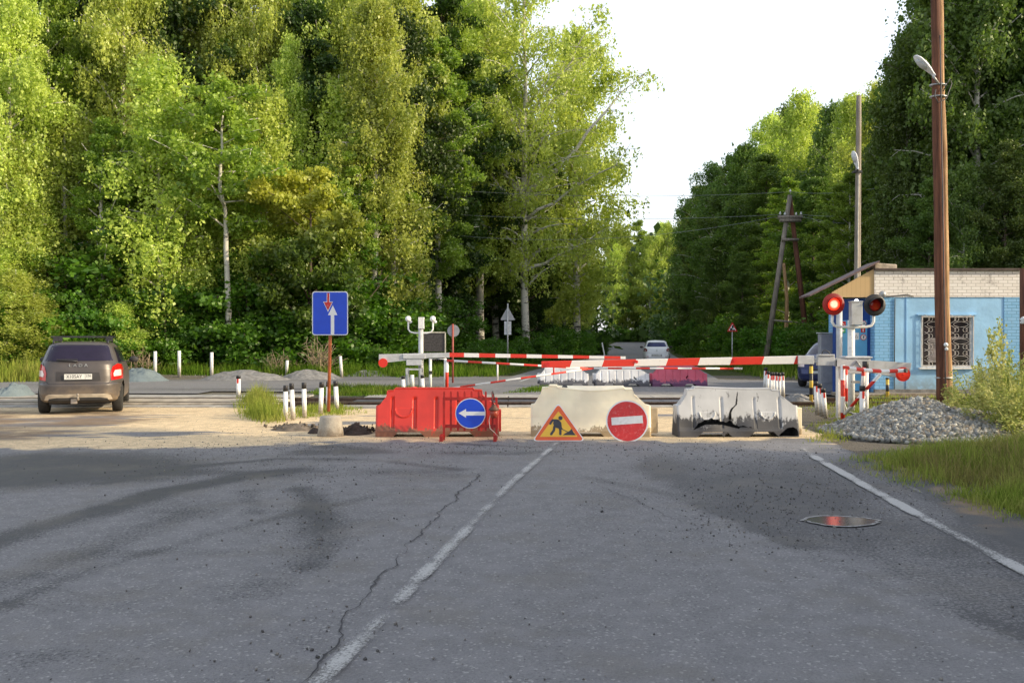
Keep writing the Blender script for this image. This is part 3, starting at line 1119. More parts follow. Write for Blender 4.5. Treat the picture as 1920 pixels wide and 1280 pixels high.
for px, Y, top in ((720, 41, 640), (890, 48, 640), (925, 50, 622), (1000, 56, 610), (1045, 60, 600), (1075, 66, 612), (1100, 76, 618), (1125, 92, 624), (870, 47, 652), (960, 54, 630)):
    ptree(rt.choice(['s1', 's2', 's3']), px, Y, top, LV, 'bush', GV, 1.15)
for px, Y, top, k in ((60, 41, 330, 'c2'), (120, 42.5, 180, 'c2'), (245, 43, 250, 'c1'), (350, 43, 200, 'c2'), (455, 44, 230, 'c2'), (500, 44.5, 150, 'c2'), (640, 45.5, 130, 'c2'), (670, 44.5, 250, 'c1'), (735, 46, 180, 'c2'), (775, 48, 260, 'c1'), (20, 40.5, 250, 'c2')):
    ptree(k, px, Y, top, 'slim young tree among the bushes at the front of the left woods', 'tree', 'slim young trees at the front of the left woods', 1.15)
for px, Y, top in ((-15, 39, 455), (25, 38.6, 500), (60, 38.8, 545), (105, 39.2, 585), (225, 40, 560)):
    ptree('c2', px, Y, top, 'low sunlit yellow-green sapling at the far left foot of the woods', 'tree', 'low sunlit saplings at the far left', 2.0)
GT = 'bare twiggy shrubs in the shade under the left woods'
for px, Y, top in ((262, 39.5, 640), (520, 40, 650), (600, 40.5, 620)):
    ptree('twig', px, Y, top, 'leafless brown twiggy shrub in the shade under the left woods', 'shrub', GT, 1.3)
# --- right woods
GR, LR = 'dark shaded trees along the right side of the far road', 'dark green tree in the shaded wood right of the far road'
for px, Y, top, k, w in ((1290, 135, 400, 'd1', 1.1), (1310, 118, 345, 'd2', 1.1), (1335, 100, 300, 'd1', 1.15), (1372, 88, 290, 'd2', 1.05), (1398, 80, 262, 'd1', 1.15), (1440, 72, 285, 'd2', 1.2), (1352, 110, 330, 'd3', 1),
                         (1475, 64, 330, 'a1', 1.2), (1520, 58, 330, 'd2', 1.15), (1420, 92, 270, 'd1', 1.2), (1330, 128, 345, 'd1', 1.2), (1560, 52, 350, 'a2', 1.1), (1390, 62, 470, 'd2', .9), (1345, 80, 440, 'd1', .9)):
    ptree({'d1': 'm1', 'd2': 'm3', 'd3': 'm2'}.get(k, k), px, Y, top, LR, 'tree', GR, w)
GS, LS = 'birches whose tops catch the sun above the right wood', 'sun-topped birch rising behind the dark right wood'
for px, Y, top, k, w in ((1445, 86, 205, 'b3', 1.0), (1500, 80, 165, 'b1', 1.1), (1555, 74, 185, 'm2', 1.1), (1600, 68, 170, 'b2', 1.1), (1475, 96, 190, 'm1', 1.1), (1640, 60, 150, 'b1', 1.0), (1530, 92, 190, 'b3', 1)):
    ptree(k, px, Y, top, LS, 'tree', GS, w)
GH, LH = 'tall dark trees behind the blue booth', 'tall dark tree behind the blue booth'
for px, Y, top, k, w in ((1640, 50, 260, 'd1', 1.1), (1590, 46, 320, 'a1', 1.0), (1700, 44, 60, 'd3', .85), (1720, 50, 30, 'd3', 1.0), (1760, 42, -60, 'd1', 1.0), (1830, 40, -120, 'd2', 1.0), (1900, 41, -160, 'd1', 1.05), (1680, 41, 300, 'd2', .9), (1740, 38.5, 330, 'd1', .9),
                         (1980, 40, -160, 'd2', 1.1), (1860, 46, -200, 'd3', 1.1), (1940, 48, -220, 'd1', 1.1), (1790, 52, -160, 'd3', 1.1), (2060, 42, -100, 'd1', 1.1), (1810, 36.5, 300, 'd2', .8), (1880, 36, 260, 'd1', .8), (1960, 35.5, 250, 'd2', .8)):
    ptree({'d1': 'm3', 'd2': 'm1', 'd3': 'm2'}[k] if k in ('d1', 'd2', 'd3') else k, px, Y, top, LH, 'tree', GH, w)
for i, (X, Y) in enumerate([(27, 37), (31, 41), (36, 36), (41, 42), (46, 37), (52, 40), (58, 36), (34, 48), (44, 50)]):
    plant(['d1', 'd2', 'd3'][i % 3], X, Y, rt.uniform(15, 18), LH, 'tree', GH, 1.15)
GU, LU = 'bushes on the shaded verge right of the far road', 'dim green bush on the verge right of the far road'
for px, Y, top in ((1300, 105, 620), (1330, 84, 605), (1400, 60, 610), (1440, 56, 590), (1530, 46, 600), (1500, 50, 590), (1555, 42, 590), (1600, 40, 560), (1350, 72, 612)):
    ptree(rt.choice(['s1', 's2', 's3']), px, Y, top, LU, 'bush', GU, 1.3)
# --- trees of the roadside wood on the right behind the photographer: their shade lies over the near road
GN, LN = 'roadside trees whose shade covers the near road', 'roadside tree to the right of the near road'
for X, Y, h, k in ((13.5, 11.6, 14, 'd1'), (17.5, 12.2, 16, 'd2'), (22, 12.9, 17, 'd1'), (27, 13.4, 18, 'd2'), (15, 8.5, 15, 'd2'), (20, 8.5, 17, 'd1'), (25, 9, 18, 'd2'), (12, 5, 14, 'd1'), (16, 4.5, 16, 'd2'), (21, 4, 17, 'd1'),
                   (11, 1, 14, 'd2'), (15, 0, 16, 'd1'), (20, -.5, 17, 'd2'), (12, -4, 15, 'd1'), (17, -5, 17, 'd2'), (32, 13.5, 18, 'd1'), (30, 8, 18, 'd2')):
    row = int(max(0, (13.0 - Y) / 4.0))
    plant(k, X, 13.8 - (X - 3) * 0.268 - 3.4 - row * 3.8, (7.5 if row == 0 and X < 20 else h) if row == 0 else h, LN, 'tree', GN, 1.15)
for X, Y in ((12.2, 8.8), (12.8, 7), (11, 4), (10.5, 0)):
    plant('s3', X, Y, 4.0, 'bush under the roadside trees right of the near road', 'bush', 'bushes under the near roadside trees', 1.2)
# --- woods too far to tell apart, closing the horizon
rs_ = np.random.RandomState(99)
Pw, Sw = [], []
for (xa, ya, xb, yb, dep, hh, n) in ((-120, 84, 2, 92, 10, 17, 26000), (-10, 112, 10, 190, 9, 17, 20000), (8, 215, 90, 225, 14, 19, 14000), (40, 215, 34, 120, 8, 16, 12000), (34, 120, 70, 62, 10, 17, 16000), (70, 62, 140, 50, 8, 18, 8000), (29, 150, 36, 210, 5, 6, 4000)):
    u = rs_.uniform(0, 1, n)
    X = xa + (xb - xa) * u + rs_.normal(size=n) * dep * .5
    Y = ya + (yb - ya) * u + rs_.normal(size=n) * dep * .5
    top = hh * (0.72 + 0.45 * fbm(X, Y, 5, 44))
    Pw.append(np.stack([X, Y, rs_.uniform(0, 1, n) ** 0.8 * top], -1))
    Sw.append(rs_.uniform(.5, 1.3, n))
V_, F_ = leaves(np.concatenate(Pw), np.concatenate(Sw), rs_, 0.2)
tag(np_mesh('distant_woodland', V_, F_, L_DARK), 'far-off woodland closing the horizon behind the nearer trees', 'woodland', kind='stuff')
for i in range(46):
    Y = 48 + i * 2.9
    for sd in (-1, 1):
        off = (6.6 if sd > 0 else 7.2) + rt.uniform(0, 4)
        if sd < 0 and Y < 66:
            continue
        if sd > 0 and Y < 56:
            continue
        if Y > 150:
            continue
        plant(rt.choice(['s1', 's2', 's3']), cen(Y) + sd * off, Y, rt.uniform(2.2, 4.4), LV if sd < 0 else LU, 'bush', GV if sd < 0 else GU, 1.3)
for X in np.arange(8, 66, 3.2):
    plant(rt.choice(['s1', 's2', 's3']), X, 198 + rt.uniform(-4, 8), rt.uniform(4, 6), 'distant bush at the end of the far road', 'bush', 'distant bushes at the end of the road', 1.5)
for i in range(16):
    plant(rt.choice(['s1', 's2', 's3']), 19 + i * 2.6, 44 + rt.uniform(-3, 5) - i * 0.2, rt.uniform(3, 4.6), 'bush in the shade under the trees behind the booth', 'bush', 'bushes under the trees behind the booth', 1.4)
for k in PROTO:
    if k not in USED:
        for c in kids(PROTO[k]):
            bpy.data.objects.remove(c)
        bpy.data.objects.remove(PROTO[k])
for o in C.objects:
    if '_h' in o:
        del o['_h']
# ================================================================== shared materials
M_WHITE = mat('white_paint', (0.78, 0.78, 0.77), 0.5, var=0.06, vs=5, dirt=((0.28, 0.25, 0.2), 0.35))
M_POSTW = mat('post_white', (0.80, 0.79, 0.77), 0.6, var=0.08, vs=7, dirt=((0.32, 0.27, 0.2), 0.6), dz=0.5)
M_BLACK = mat('black_paint', (0.022, 0.022, 0.026), 0.5, var=0.3)
M_RED = mat('red_paint', (0.62, 0.035, 0.02), 0.45, var=0.12, vs=9)
M_GREYM = mat('grey_metal', (0.50, 0.51, 0.53), 0.5, var=0.12, vs=4, dirt=((0.25, 0.22, 0.18), 0.3))
M_GALV = mat('galvanised_steel', (0.42, 0.43, 0.44), 0.45, 0.5, var=0.15, vs=6)
M_DKSTEEL = mat('dark_steel', (0.05, 0.05, 0.055), 0.55, var=0.3)
M_RUST = mat('rusty_paint', (0.48, 0.12, 0.03), 0.6, var=0.25, vs=8, dirt=((0.2, 0.08, 0.04), 0.6))
M_CONC = mat('concrete', (0.40, 0.36, 0.30), 0.9, var=0.14, vs=5, bump=0.5, bs=45, dirt=((0.2, 0.16, 0.12), 0.6), dz=0.25)
M_SBLUE = mat('sign_blue', (0.012, 0.07, 0.62), 0.35, var=0.06)
M_SWHITE = mat('sign_white', (0.82, 0.82, 0.82), 0.4, var=0.04)
M_SRED = mat('sign_red', (0.60, 0.018, 0.018), 0.4, var=0.08, vs=10, dirt=((0.75, 0.6, 0.55), 0.25))
M_SBACK = mat('sign_back', (0.30, 0.31, 0.33), 0.5, 0.3, var=0.1)
M_GLASSD = mat('dark_glass', (0.016, 0.012, 0.03), 0.08, var=0.1, spec=0.4)
M_TYRE = mat('tyre_rubber', (0.022, 0.021, 0.02), 0.85, var=0.25)


def stripes(name, cols, period, axis=0, phase=0.0, duty=0.5, skew=0.0, rough=0.45):
    """painted bands along an object axis"""
    if name in MATS:
        return MATS[name]
    m = bpy.data.materials.new(name)
    t = NT(m)
    tc = t.node('ShaderNodeTexCoord')
    sep = t.node('ShaderNodeSeparateXYZ', None, Vector=tc.outputs['Object'])
    x = t.math('ADD', sep.outputs[axis], t.math('MULTIPLY', sep.outputs[2 if axis == 0 else 0], skew))
    fr = t.math('FRACT', t.math('DIVIDE', t.math('ADD', x, phase + 200 * period), period))
    f = t.math('LESS_THAN', fr, duty)
    n = t.noise(tc.outputs['Object'], 12, 4, 0.7)
    c = t.mix(f, cols[1], cols[0])
    c = t.mix(t.math('MULTIPLY', t.ramp(n, 0.6, 0.75), 0.35), c, (0.3, 0.25, 0.2))
    b = t.node('ShaderNodeBsdfPrincipled', None, Base_Color=c, Roughness=rough)
    t.out(b.outputs[0])
    MATS[name] = m
    return m


WH, RD, BK, YL = (0.80, 0.78, 0.76), (0.66, 0.035, 0.018), (0.02, 0.02, 0.024), (0.62, 0.42, 0.06)

# ================================================================== water-filled road blocks


def shell_mat(name, col, dirtc, amount, zlo=0.25, trans=0.0, em=None):
    m = bpy.data.materials.new(name)
    t = NT(m)
    tc = t.node('ShaderNodeTexCoord')
    oc = tc.outputs['Object']
    sep = t.node('ShaderNodeSeparateXYZ', None, Vector=oc)
    mp = t.node('ShaderNodeMapping', None, Vector=oc)
    mp.inputs['Scale'].default_value = (1, 1, 0.55)
    n = t.noise(mp.outputs[0], 5, 6, 0.72)
    n3 = t.noise(mp.outputs[0], 28, 3, 0.7)
    n2 = t.noise(oc, 2.2, 3)
    c = t.mix(t.ramp(n2, 0.3, 0.7), tuple(x * 0.86 for x in col), tuple(min(1, x * 1.08) for x in col))
    zf = t.math('SUBTRACT', 1.0, t.ramp(sep.outputs[2], 0.0, zlo * 2))
    f = t.ramp(t.math('ADD', t.math('ADD', t.math('MULTIPLY', n, 1.25), t.math('MULTIPLY', n3, 0.4)), t.math('MULTIPLY', zf, 0.5)), 1.17 - amount * 0.2, 1.24 - amount * 0.12)
    c = t.mix(t.math('MULTIPLY', f, 0.92), c, dirtc)
    sc = t.ramp(t.noise(mp.outputs[0], 11, 5, 0.8), 0.64, 0.7)
    c = t.mix(t.math('MULTIPLY', sc, 0.22), c, tuple(x * 0.5 for x in col))
    b = t.node('ShaderNodeBsdfPrincipled', None, Base_Color=c, Roughness=t.math('ADD', 0.42, t.math('MULTIPLY', f, 0.3)))
    b.inputs['Subsurface Weight'].default_value = trans
    b.inputs['Subsurface Radius'].default_value = (0.2, 0.15, 0.1)
    b.inputs['Subsurface Scale'].default_value = 0.15
    bp = t.node('ShaderNodeBump', None, Height=n3)
    bp.inputs['Strength'].default_value = 0.15
    bp.inputs['Distance'].default_value = 0.01
    t.l.new(bp.outputs[0], b.inputs['Normal'])
    t.out(b.outputs[0])
    return m


def block_shell(L=2.0, H=0.78, grooves=(), cuts=(), bumps=(), hole=None, warp=None, smooth=False, nx=170, nz=66, foot=0.085, sh=0.50, rail=None):
    """hollow jersey-shaped plastic block; front towards -Y.  Returns MB"""
    top = [(0, sh), (0.055, sh + 0.01), (0.17, H - 0.13), (0.175, H - 0.045), (0.29, H - 0.035), (0.30, H), (L - 0.42, H), (L - 0.41, H - 0.03), (L - 0.28, H - 0.035), (L - 0.27, H - 0.12), (L - 0.06, sh + 0.01), (L, sh)]
    tx, tz = zip(*top)

    def ztop(x):
        return np.interp(x, tx, tz)

    def zbot(x):
        z = 0.0
        for a, b_ in cuts:
            if a - 0.05 < x < b_ + 0.05:
                z = max(z, foot * min(1, (x - a + 0.05) / 0.09, (b_ + 0.05 - x) / 0.09))
        return z

    def wid(z):
        return np.interp(z, [0, 0.10, 0.12, 0.30, 0.60, H - 0.06, H], [0.25, 0.25, 0.235, 0.185, 0.125, 0.105, 0.095])
    vs, fs = [], []
    xs_ = np.linspace(0, L, nx + 1)
    for side in (-1, 1):
        o = len(vs)
        for i, x in enumerate(xs_):
            za, zb = zbot(x), ztop(x)
            for j in range(nz + 1):
                z = za + (zb - za) * j / nz
                w = wid(z)
                endt = min(1, (min(x, L - x) + 0.004) / 0.03)
                w = w * (0.86 + 0.14 * math.sqrt(endt)) - 0
                for (gx, gw, gd) in grooves:
                    d = abs(x - gx)
                    if 0.13 < z < H - 0.14 and d < gw:
                        k = min(1, (gw - d) / 0.018) * min(1, (z - 0.13) / 0.02, (H - 0.14 - z) / 0.05)
                        w -= gd * k
                for (bx, bz, br) in bumps:
                    rr_ = math.hypot(x - bx, z - bz)
                    if z <= bz and abs(rr_ - br) < 0.02:
                        w += 0.012 * (1 - abs(rr_ - br) / 0.02)
                    if z <= bz and rr_ < br:
                        w += 0.006
                # moulded lip along the top
                if zb - z < 0.02 and 0.2 < x < L - 0.2:
                    w += 0.006
                p = [x - L / 2, side * w, z]
                if warp:
                    p = warp(p, side)
                vs.append(tuple(p))
        for i in range(nx):
            for j in range(nz):
                a, b_, c_, d_ = o + i * (nz + 1) + j, o + (i + 1) * (nz + 1) + j, o + (i + 1) * (nz + 1) + j + 1, o + i * (nz + 1) + j + 1
                if hole and side == -1:
                    mx = (vs[a][0] + vs[c_][0]) / 2 + L / 2
                    mz = (vs[a][2] + vs[c_][2]) / 2
                    if hole(mx, mz):
                        continue
                fs.append((a, b_, c_, d_) if side == -1 else (a, d_, c_, b_))
    n1 = (nx + 1) * (nz + 1)
    for i in range(nx):          # top and bottom skins
        for j, fl in ((nz, 0), (0, 1)):
            a, b_ = i * (nz + 1) + j, (i + 1) * (nz + 1) + j
            q = (a, b_, b_ + n1, a + n1)
            fs.append(q if not fl else q[::-1])
    for i, fl in ((0, 0), (nx, 1)):
        for j in range(nz):
            a = i * (nz + 1) + j
            q = (a, a + 1, a + 1 + n1, a + n1)
            fs.append(q if not fl else q[::-1])
    m = MB()
    m.add(vs, fs, 0, True)
    return m


def finish_shell(m, name, material, root):
    o = m.build(name, material, root)
    md = o.modifiers.new('edge', 'EDGE_SPLIT')
    md.split_angle = R(38)
    return o


M_RSHELL = shell_mat('red_plastic', (0.62, 0.034, 0.020), (0.20, 0.10, 0.06), 0.6, 0.16)
M_CSHELL = shell_mat('cream_plastic', (0.93, 0.83, 0.63), (0.34, 0.25, 0.15), 0.6, 0.14, trans=0.25)
M_WSHELL = shell_mat('scuffed_white_plastic', (0.56, 0.56, 0.57), (0.022, 0.022, 0.03), 1.15, 0.26)
M_WSHELL2 = shell_mat('scuffed_white_plastic_far', (0.70, 0.70, 0.72), (0.04, 0.04, 0.055), 1.1, 0.17)
M_PSHELL = shell_mat('faded_pink_plastic', (0.60, 0.10, 0.16), (0.10, 0.05, 0.12), 0.9, 0.18)
SC = lambda Y: F / Y
YB = 14.62
# red
x0, x1 = at_px(703, YB), at_px(935, YB)
GRV = [(0.27, 0.035, 0.03), (0.63, 0.035, 0.03), (0.98, 0.035, 0.03), (1.33, 0.035, 0.03), (1.68, 0.035, 0.03)]
t = thing('road_block', 'red plastic road block behind the blue arrow sign', 'road block', ((x0 + x1) / 2, YB + 0.27, 0.0), R(1))
finish_shell(block_shell(2.0, 0.79, GRV, ((0.33, 0.76), (1.19, 1.56)), ((0.45, 0.46, 0.14),)), 'body', M_RSHELL, t)
m = MB()
m.tube((-0.40, 0, 0.78), (-0.40, 0, 0.80), 0.05, n=16)
m.build('filler_cap', M_RSHELL, t)
m = MB()
m.box(1.005, 0.03, 0.25, 0.06, 0.2, 0.36)
m.build('connector', M_RSHELL, t, bevel=0.015)


# cream: sagging top
def wcream(p, side):
    x, y, z = p
    k = max(0, min(1, (z - 0.3) / 0.5))
    s = math.exp(-((x - 0.05) / 0.55) ** 2)
    if side == -1:
        z -= 0.075 * s * k
        y -= 0.01 * s * math.sin(z * 5)
    else:
        z -= 0.01 * s * k
    y += 0.035 * k * math.sin(x * 2.2)
    if x < -0.55:
        z += 0.02 * k
    return [x, y, z]


x0, x1 = at_px(998, YB), at_px(1222, YB)
t = thing('road_block', 'cream plastic road block with a sagging top between the two leaning signs', 'road block', ((x0 + x1) / 2, YB + 0.32, 0.0), R(-3))
finish_shell(block_shell(1.95, 0.82, (), ((0.75, 1.15),), (), warp=wcream), 'body', M_CSHELL, t)
m = MB()
m.box(1.03, 0.0, 0.26, 0.13, 0.22, 0.42)
m.build('connector', mat('dull_brown_plastic', (0.42, 0.33, 0.22), 0.6, var=0.2), t, bevel=0.02)
m = MB()
m.lathe([(0.045, 0), (0.045, 0.008), (0.03, 0.01)], 16, 0, Matrix.Translation((-0.42, -0.07, 0.795)) @ Matrix.Rotation(R(50), 4, 'X'))
m.build('filler_hole', M_DKSTEEL, t)


# damaged white with a hole and a crack (hollow behind)
def hole_fn(x, z):
    # crack running down from the top, then a torn strip
    ck = [(1.005, 0.72), (0.985, 0.60), (0.975, 0.52), (0.90, 0.45), (0.87, 0.40), (0.86, 0.28)]
    for (xa, za), (xb, zb) in zip(ck[:-1], ck[1:]):
        if zb <= z <= za:
            xc = xa + (xb - xa) * (za - z) / (za - zb)
            w = 0.006 + 0.020 * (0.72 - z) / 0.44
            if abs(x - xc) < w:
                return True
    xs_ = [0.26, 0.34, 0.44, 0.55, 0.66, 0.78, 0.86, 0.92, 1.00, 1.02, 1.12, 1.20]
    up = [0.13, 0.22, 0.275, 0.30, 0.275, 0.235, 0.27, 0.21, 0.17, 0.185, 0.172, 0.155]
    lo = [0.12, 0.155, 0.20, 0.205, 0.20, 0.185, 0.165, 0.15, 0.135, 0.158, 0.158, 0.152]
    if xs_[0] < x < xs_[-1] and np.interp(x, xs_, lo) < z < np.interp(x, xs_, up) + 0.006 * math.sin(x * 60):
        return True
    if 1.64 < x < 1.96:
        u = [1.64, 1.70, 1.78, 1.88, 1.94, 1.96]
        if 0.02 < z < np.interp(x, u, [0.03, 0.08, 0.145, 0.16, 0.13, 0.06]):
            return True
    return False


def wdam(p, side):
    x, y, z = p
    if side == -1:
        z2 = max(0.0, 1 - abs(z - 0.16) / 0.16)
        y += 0.035 * z2 * math.sin((x + 1) * 9) * (1 if x < 0.3 else 0.3)
    z -= 0.02 * math.sin((x + 0.4) * 2.3) * max(0, (z - 0.4)) / 0.4
    return [x, y, z]


x0, x1 = at_px(1270, YB), at_px(1501, YB)
t = thing('road_block', 'white plastic road block, cracked and torn open near the ground', 'road block', ((x0 + x1) / 2, YB + 0.27, 0.0), R(2))
finish_shell(block_shell(1.98, 0.80, [(0.27, 0.03, 0.02), (0.73, 0.03, 0.02), (1.27, 0.03, 0.02), (1.68, 0.03, 0.02)], ((0.36, 0.84), (1.20, 1.60)), ((0.49, 0.40, 0.13), (1.48, 0.40, 0.12)), hole=hole_fn, warp=wdam, nx=230, nz=90), 'body', M_WSHELL, t)
m = MB()
m.box(1.05, 0.05, 0.24, 0.10, 0.2, 0.44)
m.build('connector', M_CSHELL, t, bevel=0.012)  # cream colour paints in the sunlit right end of the white block
m = MB()
m.poly([(-0.28, 0.03), (-0.24, 0.015), (-0.22, 0.06), (-0.19, 0.05), (-0.20, 0.09), (-0.27, 0.08)], -0.27, -0.255)
m.build('torn_flap', M_WSHELL, t)
# far side of the crossing
YF = 30.4
for (a, b_, lab, mt, hf) in ((1012, 1104, 'scuffed white road block beyond the rails, leftmost of the three far ones', M_WSHELL2, 0.7), (1116, 1218, 'white road block with black scuffs beyond the rails beside the pink one', M_WSHELL2, 0.68), (1224, 1327, 'faded pink road block beyond the rails', M_PSHELL, 0.69)):
    xa, xb = at_px(a, YF), at_px(b_, YF)
    t = thing('road_block', lab, 'road block', ((xa + xb) / 2, YF + 0.25, 0.0), R(TR.uniform(-3, 3)))
    Lb = xb - xa
    ho = (lambda x, z: (abs(x - 1.34) < 0.05 and abs(z - 0.27 + (x - 1.34)) < 0.03)) if mt is M_WSHELL2 and a > 1100 else ((lambda x, z: (1.12 < x < 1.2 and abs(z - 0.3 - (x - 1.15)) < 0.03) or (1.55 < x < 1.62 and .55 < z < .62)) if mt is M_PSHELL else None)
    finish_shell(block_shell(Lb, hf, [(0.25 * k + 0.2, 0.025, 0.02) for k in range(7) if 0.25 * k + 0.2 < Lb - 0.1], ((0.3, 0.66), (1.1, 1.45)), (), hole=ho, nx=110, nz=44, sh=0.42), 'body', mt, t)
    m = MB()
    m.box(-Lb / 2 - 0.03, 0, 0.26, 0.08, 0.2, 0.36)
    m.build('connector', mt, t, bevel=0.012)

# ================================================================== signs


def ring(n, r):
    return [(r * math.cos(2 * PI * i / n), r * math.sin(2 * PI * i / n)) for i in range(n)]


def rrect(w, h, r, n=5):
    pts = []
    for cx, cz, a0 in ((w / 2 - r, -h / 2 + r, -90), (w / 2 - r, h / 2 - r, 0), (-w / 2 + r, h / 2 - r, 90), (-w / 2 + r, -h / 2 + r, 180)):
        for i in range(n + 1):
            a = R(a0 + 90 * i / n)
            pts.append((cx + r * math.cos(a), cz + r * math.sin(a)))
    return pts


# priority sign on rusty pole in a concrete foot
YS = 15.0
px = 621
s = SC(YS)
t = thing('road_sign', 'blue square priority sign with white and red arrows on a rusty pole', 'road sign', (at_px(px, YS), YS, 0), R(1.5))
m = MB()
m.tube((-0.015, 0, 0.40), (0.03, 0, 2.3), 0.026, n=14)
m.build('pole', M_RUST, t)
zc = CH + (HY - 588) / s
wS, hS = 66 / s, 81 / s
m = MB()
m.poly([(x + 0.02, z + zc) for x, z in rrect(wS, hS, 0.045)], -0.050, -0.044, 0)
m.poly([(x + 0.02, z + zc) for x, z in rrect(wS - 0.03, hS - 0.03, 0.035)], -0.053, -0.050, 1)
m.build('sign_plate', [M_SWHITE, M_SBLUE], t)
pxz = lambda X_, Z_: (((X_ - 680) / 4.0 + 590 - 623) / s + 0.02, CH + (HY - (520 + Z_ / 4.0)) / s)
q = lambda L: [pxz(a, b_) for a, b_ in L]
m = MB()
m.poly(q([(818, 430), (843, 430), (843, 285), (866, 285), (833, 212), (798, 285), (818, 285)]), -0.0575, -0.053)
m.build('white_arrow', M_SWHITE, t)
m = MB()
m.poly(q([(788, 122), (788, 186), (762, 186), (797, 262), (833, 186), (810, 186), (810, 122)]), -0.056, -0.053, 0)
m.poly(q([(792, 122), (792, 190), (768, 190), (797, 250), (827, 190), (806, 190), (806, 122)]), -0.059, -0.056, 1)
m.build('red_arrow', [M_SWHITE, M_SRED], t)
m = MB()
for z in (zc - 0.2, zc + 0.2):
    m.box(0.02, -0.02, z, 0.2, 0.05, 0.03)
m.build('bracket', M_GALV, t)
f = thing('concrete_foot', 'tapered concrete block holding the priority sign pole', 'concrete block', (at_px(620, 14.85), 14.85, 0))
m = MB()
m.lathe([(0.215, 0), (0.215, 0.02), (0.175, 0.30), (0.165, 0.325), (0.0, 0.33)], 32)
m.build('block', M_CONC, f)
t.location.z = 0
t.location.y = 14.85

# blue arrow sign fixed to a red pallet-like fence frame in front of the red block
YA = 14.25
s = SC(YA)
t = thing('barrier_frame', 'low red slatted steel frame standing against the red road block', 'barrier frame', (0, YA, 0))
M_FR = mat('frame_red', (0.42, 0.014, 0.010), 0.5, var=0.2, vs=8, dirt=((0.12, 0.05, 0.03), 0.4))
fx = lambda p: (p / 4.266 + 680 - 960) / s
fz = lambda p: CH + (HY - (540 + p / 4.266)) / s
m = MB()
for xa in (648, 702, 758, 812, 868, 925, 982, 1036):
    x = fx(xa) + 0.004
    m.box(x, 0.04, (fz(835) + 0.14) / 2, 0.032, 0.008, fz(835) - 0.14)
    m.poly([(x - 0.016, fz(835)), (x + 0.016, fz(835)), (x, fz(822))], 0.036, 0.044)
m.build('slats', M_FR, t)
m = MB()
m.box(fx(860), 0.028, fz(885), fx(1070) - fx(645), 0.012, 0.05)
m.box(fx(860), 0.028, fz(1105), fx(1070) - fx(645), 0.012, 0.05)
m.build('rails', M_FR, t)
m = MB()
m.box(fx(650), 0.0, fz(1035) - 0.02, 0.035, 0.035, fz(845) - 0.06)
m.box(fx(636), -0.1, 0.045, 0.05, 0.30, 0.09)
m.build('leg', M_FR, t)
m = MB()
m.box(fx(1070), 0.0, fz(1035) - 0.02, 0.035, 0.035, fz(845) - 0.06)
m.box(fx(1060), -0.1, 0.05, 0.05, 0.30, 0.10)
m.build('leg', M_FR, t)
t = thing('road_sign', 'round blue sign with a white arrow pointing left on the red frame', 'road sign', (fx(863), YA - 0.03, fz(1000)))
rr_ = 121 / 4.266 / s
m = MB()
m.disc(0, 0, rr_, -0.006, 0, 0, 48)
m.disc(0, 0, rr_ - 0.012, -0.009, -0.006, 1, 48)
m.build('sign_plate', [M_SWHITE, M_SBLUE], t)
k = 1 / 4.266 / s
m = MB()
m.poly([((a - 863) * k, (1000 - b_) * k) for a, b_ in [(768, 998), (828, 964), (828, 985), (979, 985), (979, 1016), (828, 1016), (828, 1034)][::-1]], -0.012, -0.009)
m.build('arrow', M_SWHITE, t)
# warning lantern hung on the frame with a cable
t = thing('warning_lantern', 'dark red hanging lantern on the right end of the slatted frame', 'lantern', (fx(1050), YA - 0.07, fz(990)))
M_LAN = mat('lantern_red', (0.33, 0.045, 0.02), 0.4, var=0.2)
m = MB()
m.lathe([(0.0, -0.09), (0.045, -0.088), (0.062, -0.03), (0.066, 0.04)], 20)
m.build('lens', M_LAN, t)
m = MB()
m.lathe([(0.084, 0.035), (0.086, 0.045), (0.035, 0.10), (0.03, 0.12), (0, 0.122)], 20)
m.build('cap', mat('lantern_cap', (0.12, 0.055, 0.03), 0.6, var=0.3), t)
m = MB()
m.path([(0, 0, 0.12), (-0.02, 0, 0.18), (-0.03, 0, 0.27), (-0.02, 0.05, 0.33), (0, 0.05, 0.27), (0.01, 0, 0.2)], 0.008, 6)
m.build('hook', M_DKSTEEL, t)
m = MB()
m.path([(-0.05, 0, -0.03), (-0.075, -0.01, -0.13), (-0.06, -0.02, -0.25), (0.02, -0.03, -0.32), (0.10, -0.04, -0.41), (0.17, -0.06, -0.475)], 0.006, 6)
m.build('cable', mat('pale_cable', (0.6, 0.5, 0.42), 0.6), t)

# leaning roadworks triangle
YT = 14.05
s = SC(YT)
zx = lambda p: (p / 5.333 + 960 - 960) / s
zz = lambda p: CH + (HY - (600 + p / 5.333)) / s
zoff = zz(1170)
cxT = zx(467)
t = thing('road_sign', 'orange edged yellow roadworks triangle leaning on the cream road block', 'road sign', (cxT, YT, 0.005))
t.rotation_euler = (R(-13), 0, 0)
hT = (zz(790) - zoff) / math.cos(R(13))
wT = zx(735) - zx(205)


def rtri(w, h, r, z0=0.0, n=5):
    A = [Vector((-w / 2, 0)), Vector((w / 2, 0)), Vector((0, h))]
    pts = []
    for i in range(3):
        p, a, b_ = A[i], A[i - 1], A[(i + 1) % 3]
        d1, d2 = (a - p).normalized(), (b_ - p).normalized()
        for k_ in range(n + 1):
            u = k_ / n
            qv = p + d1 * r * (1 - u) ** 2 + d2 * r * u ** 2
            pts.append((qv.x, qv.y + z0))
    return pts


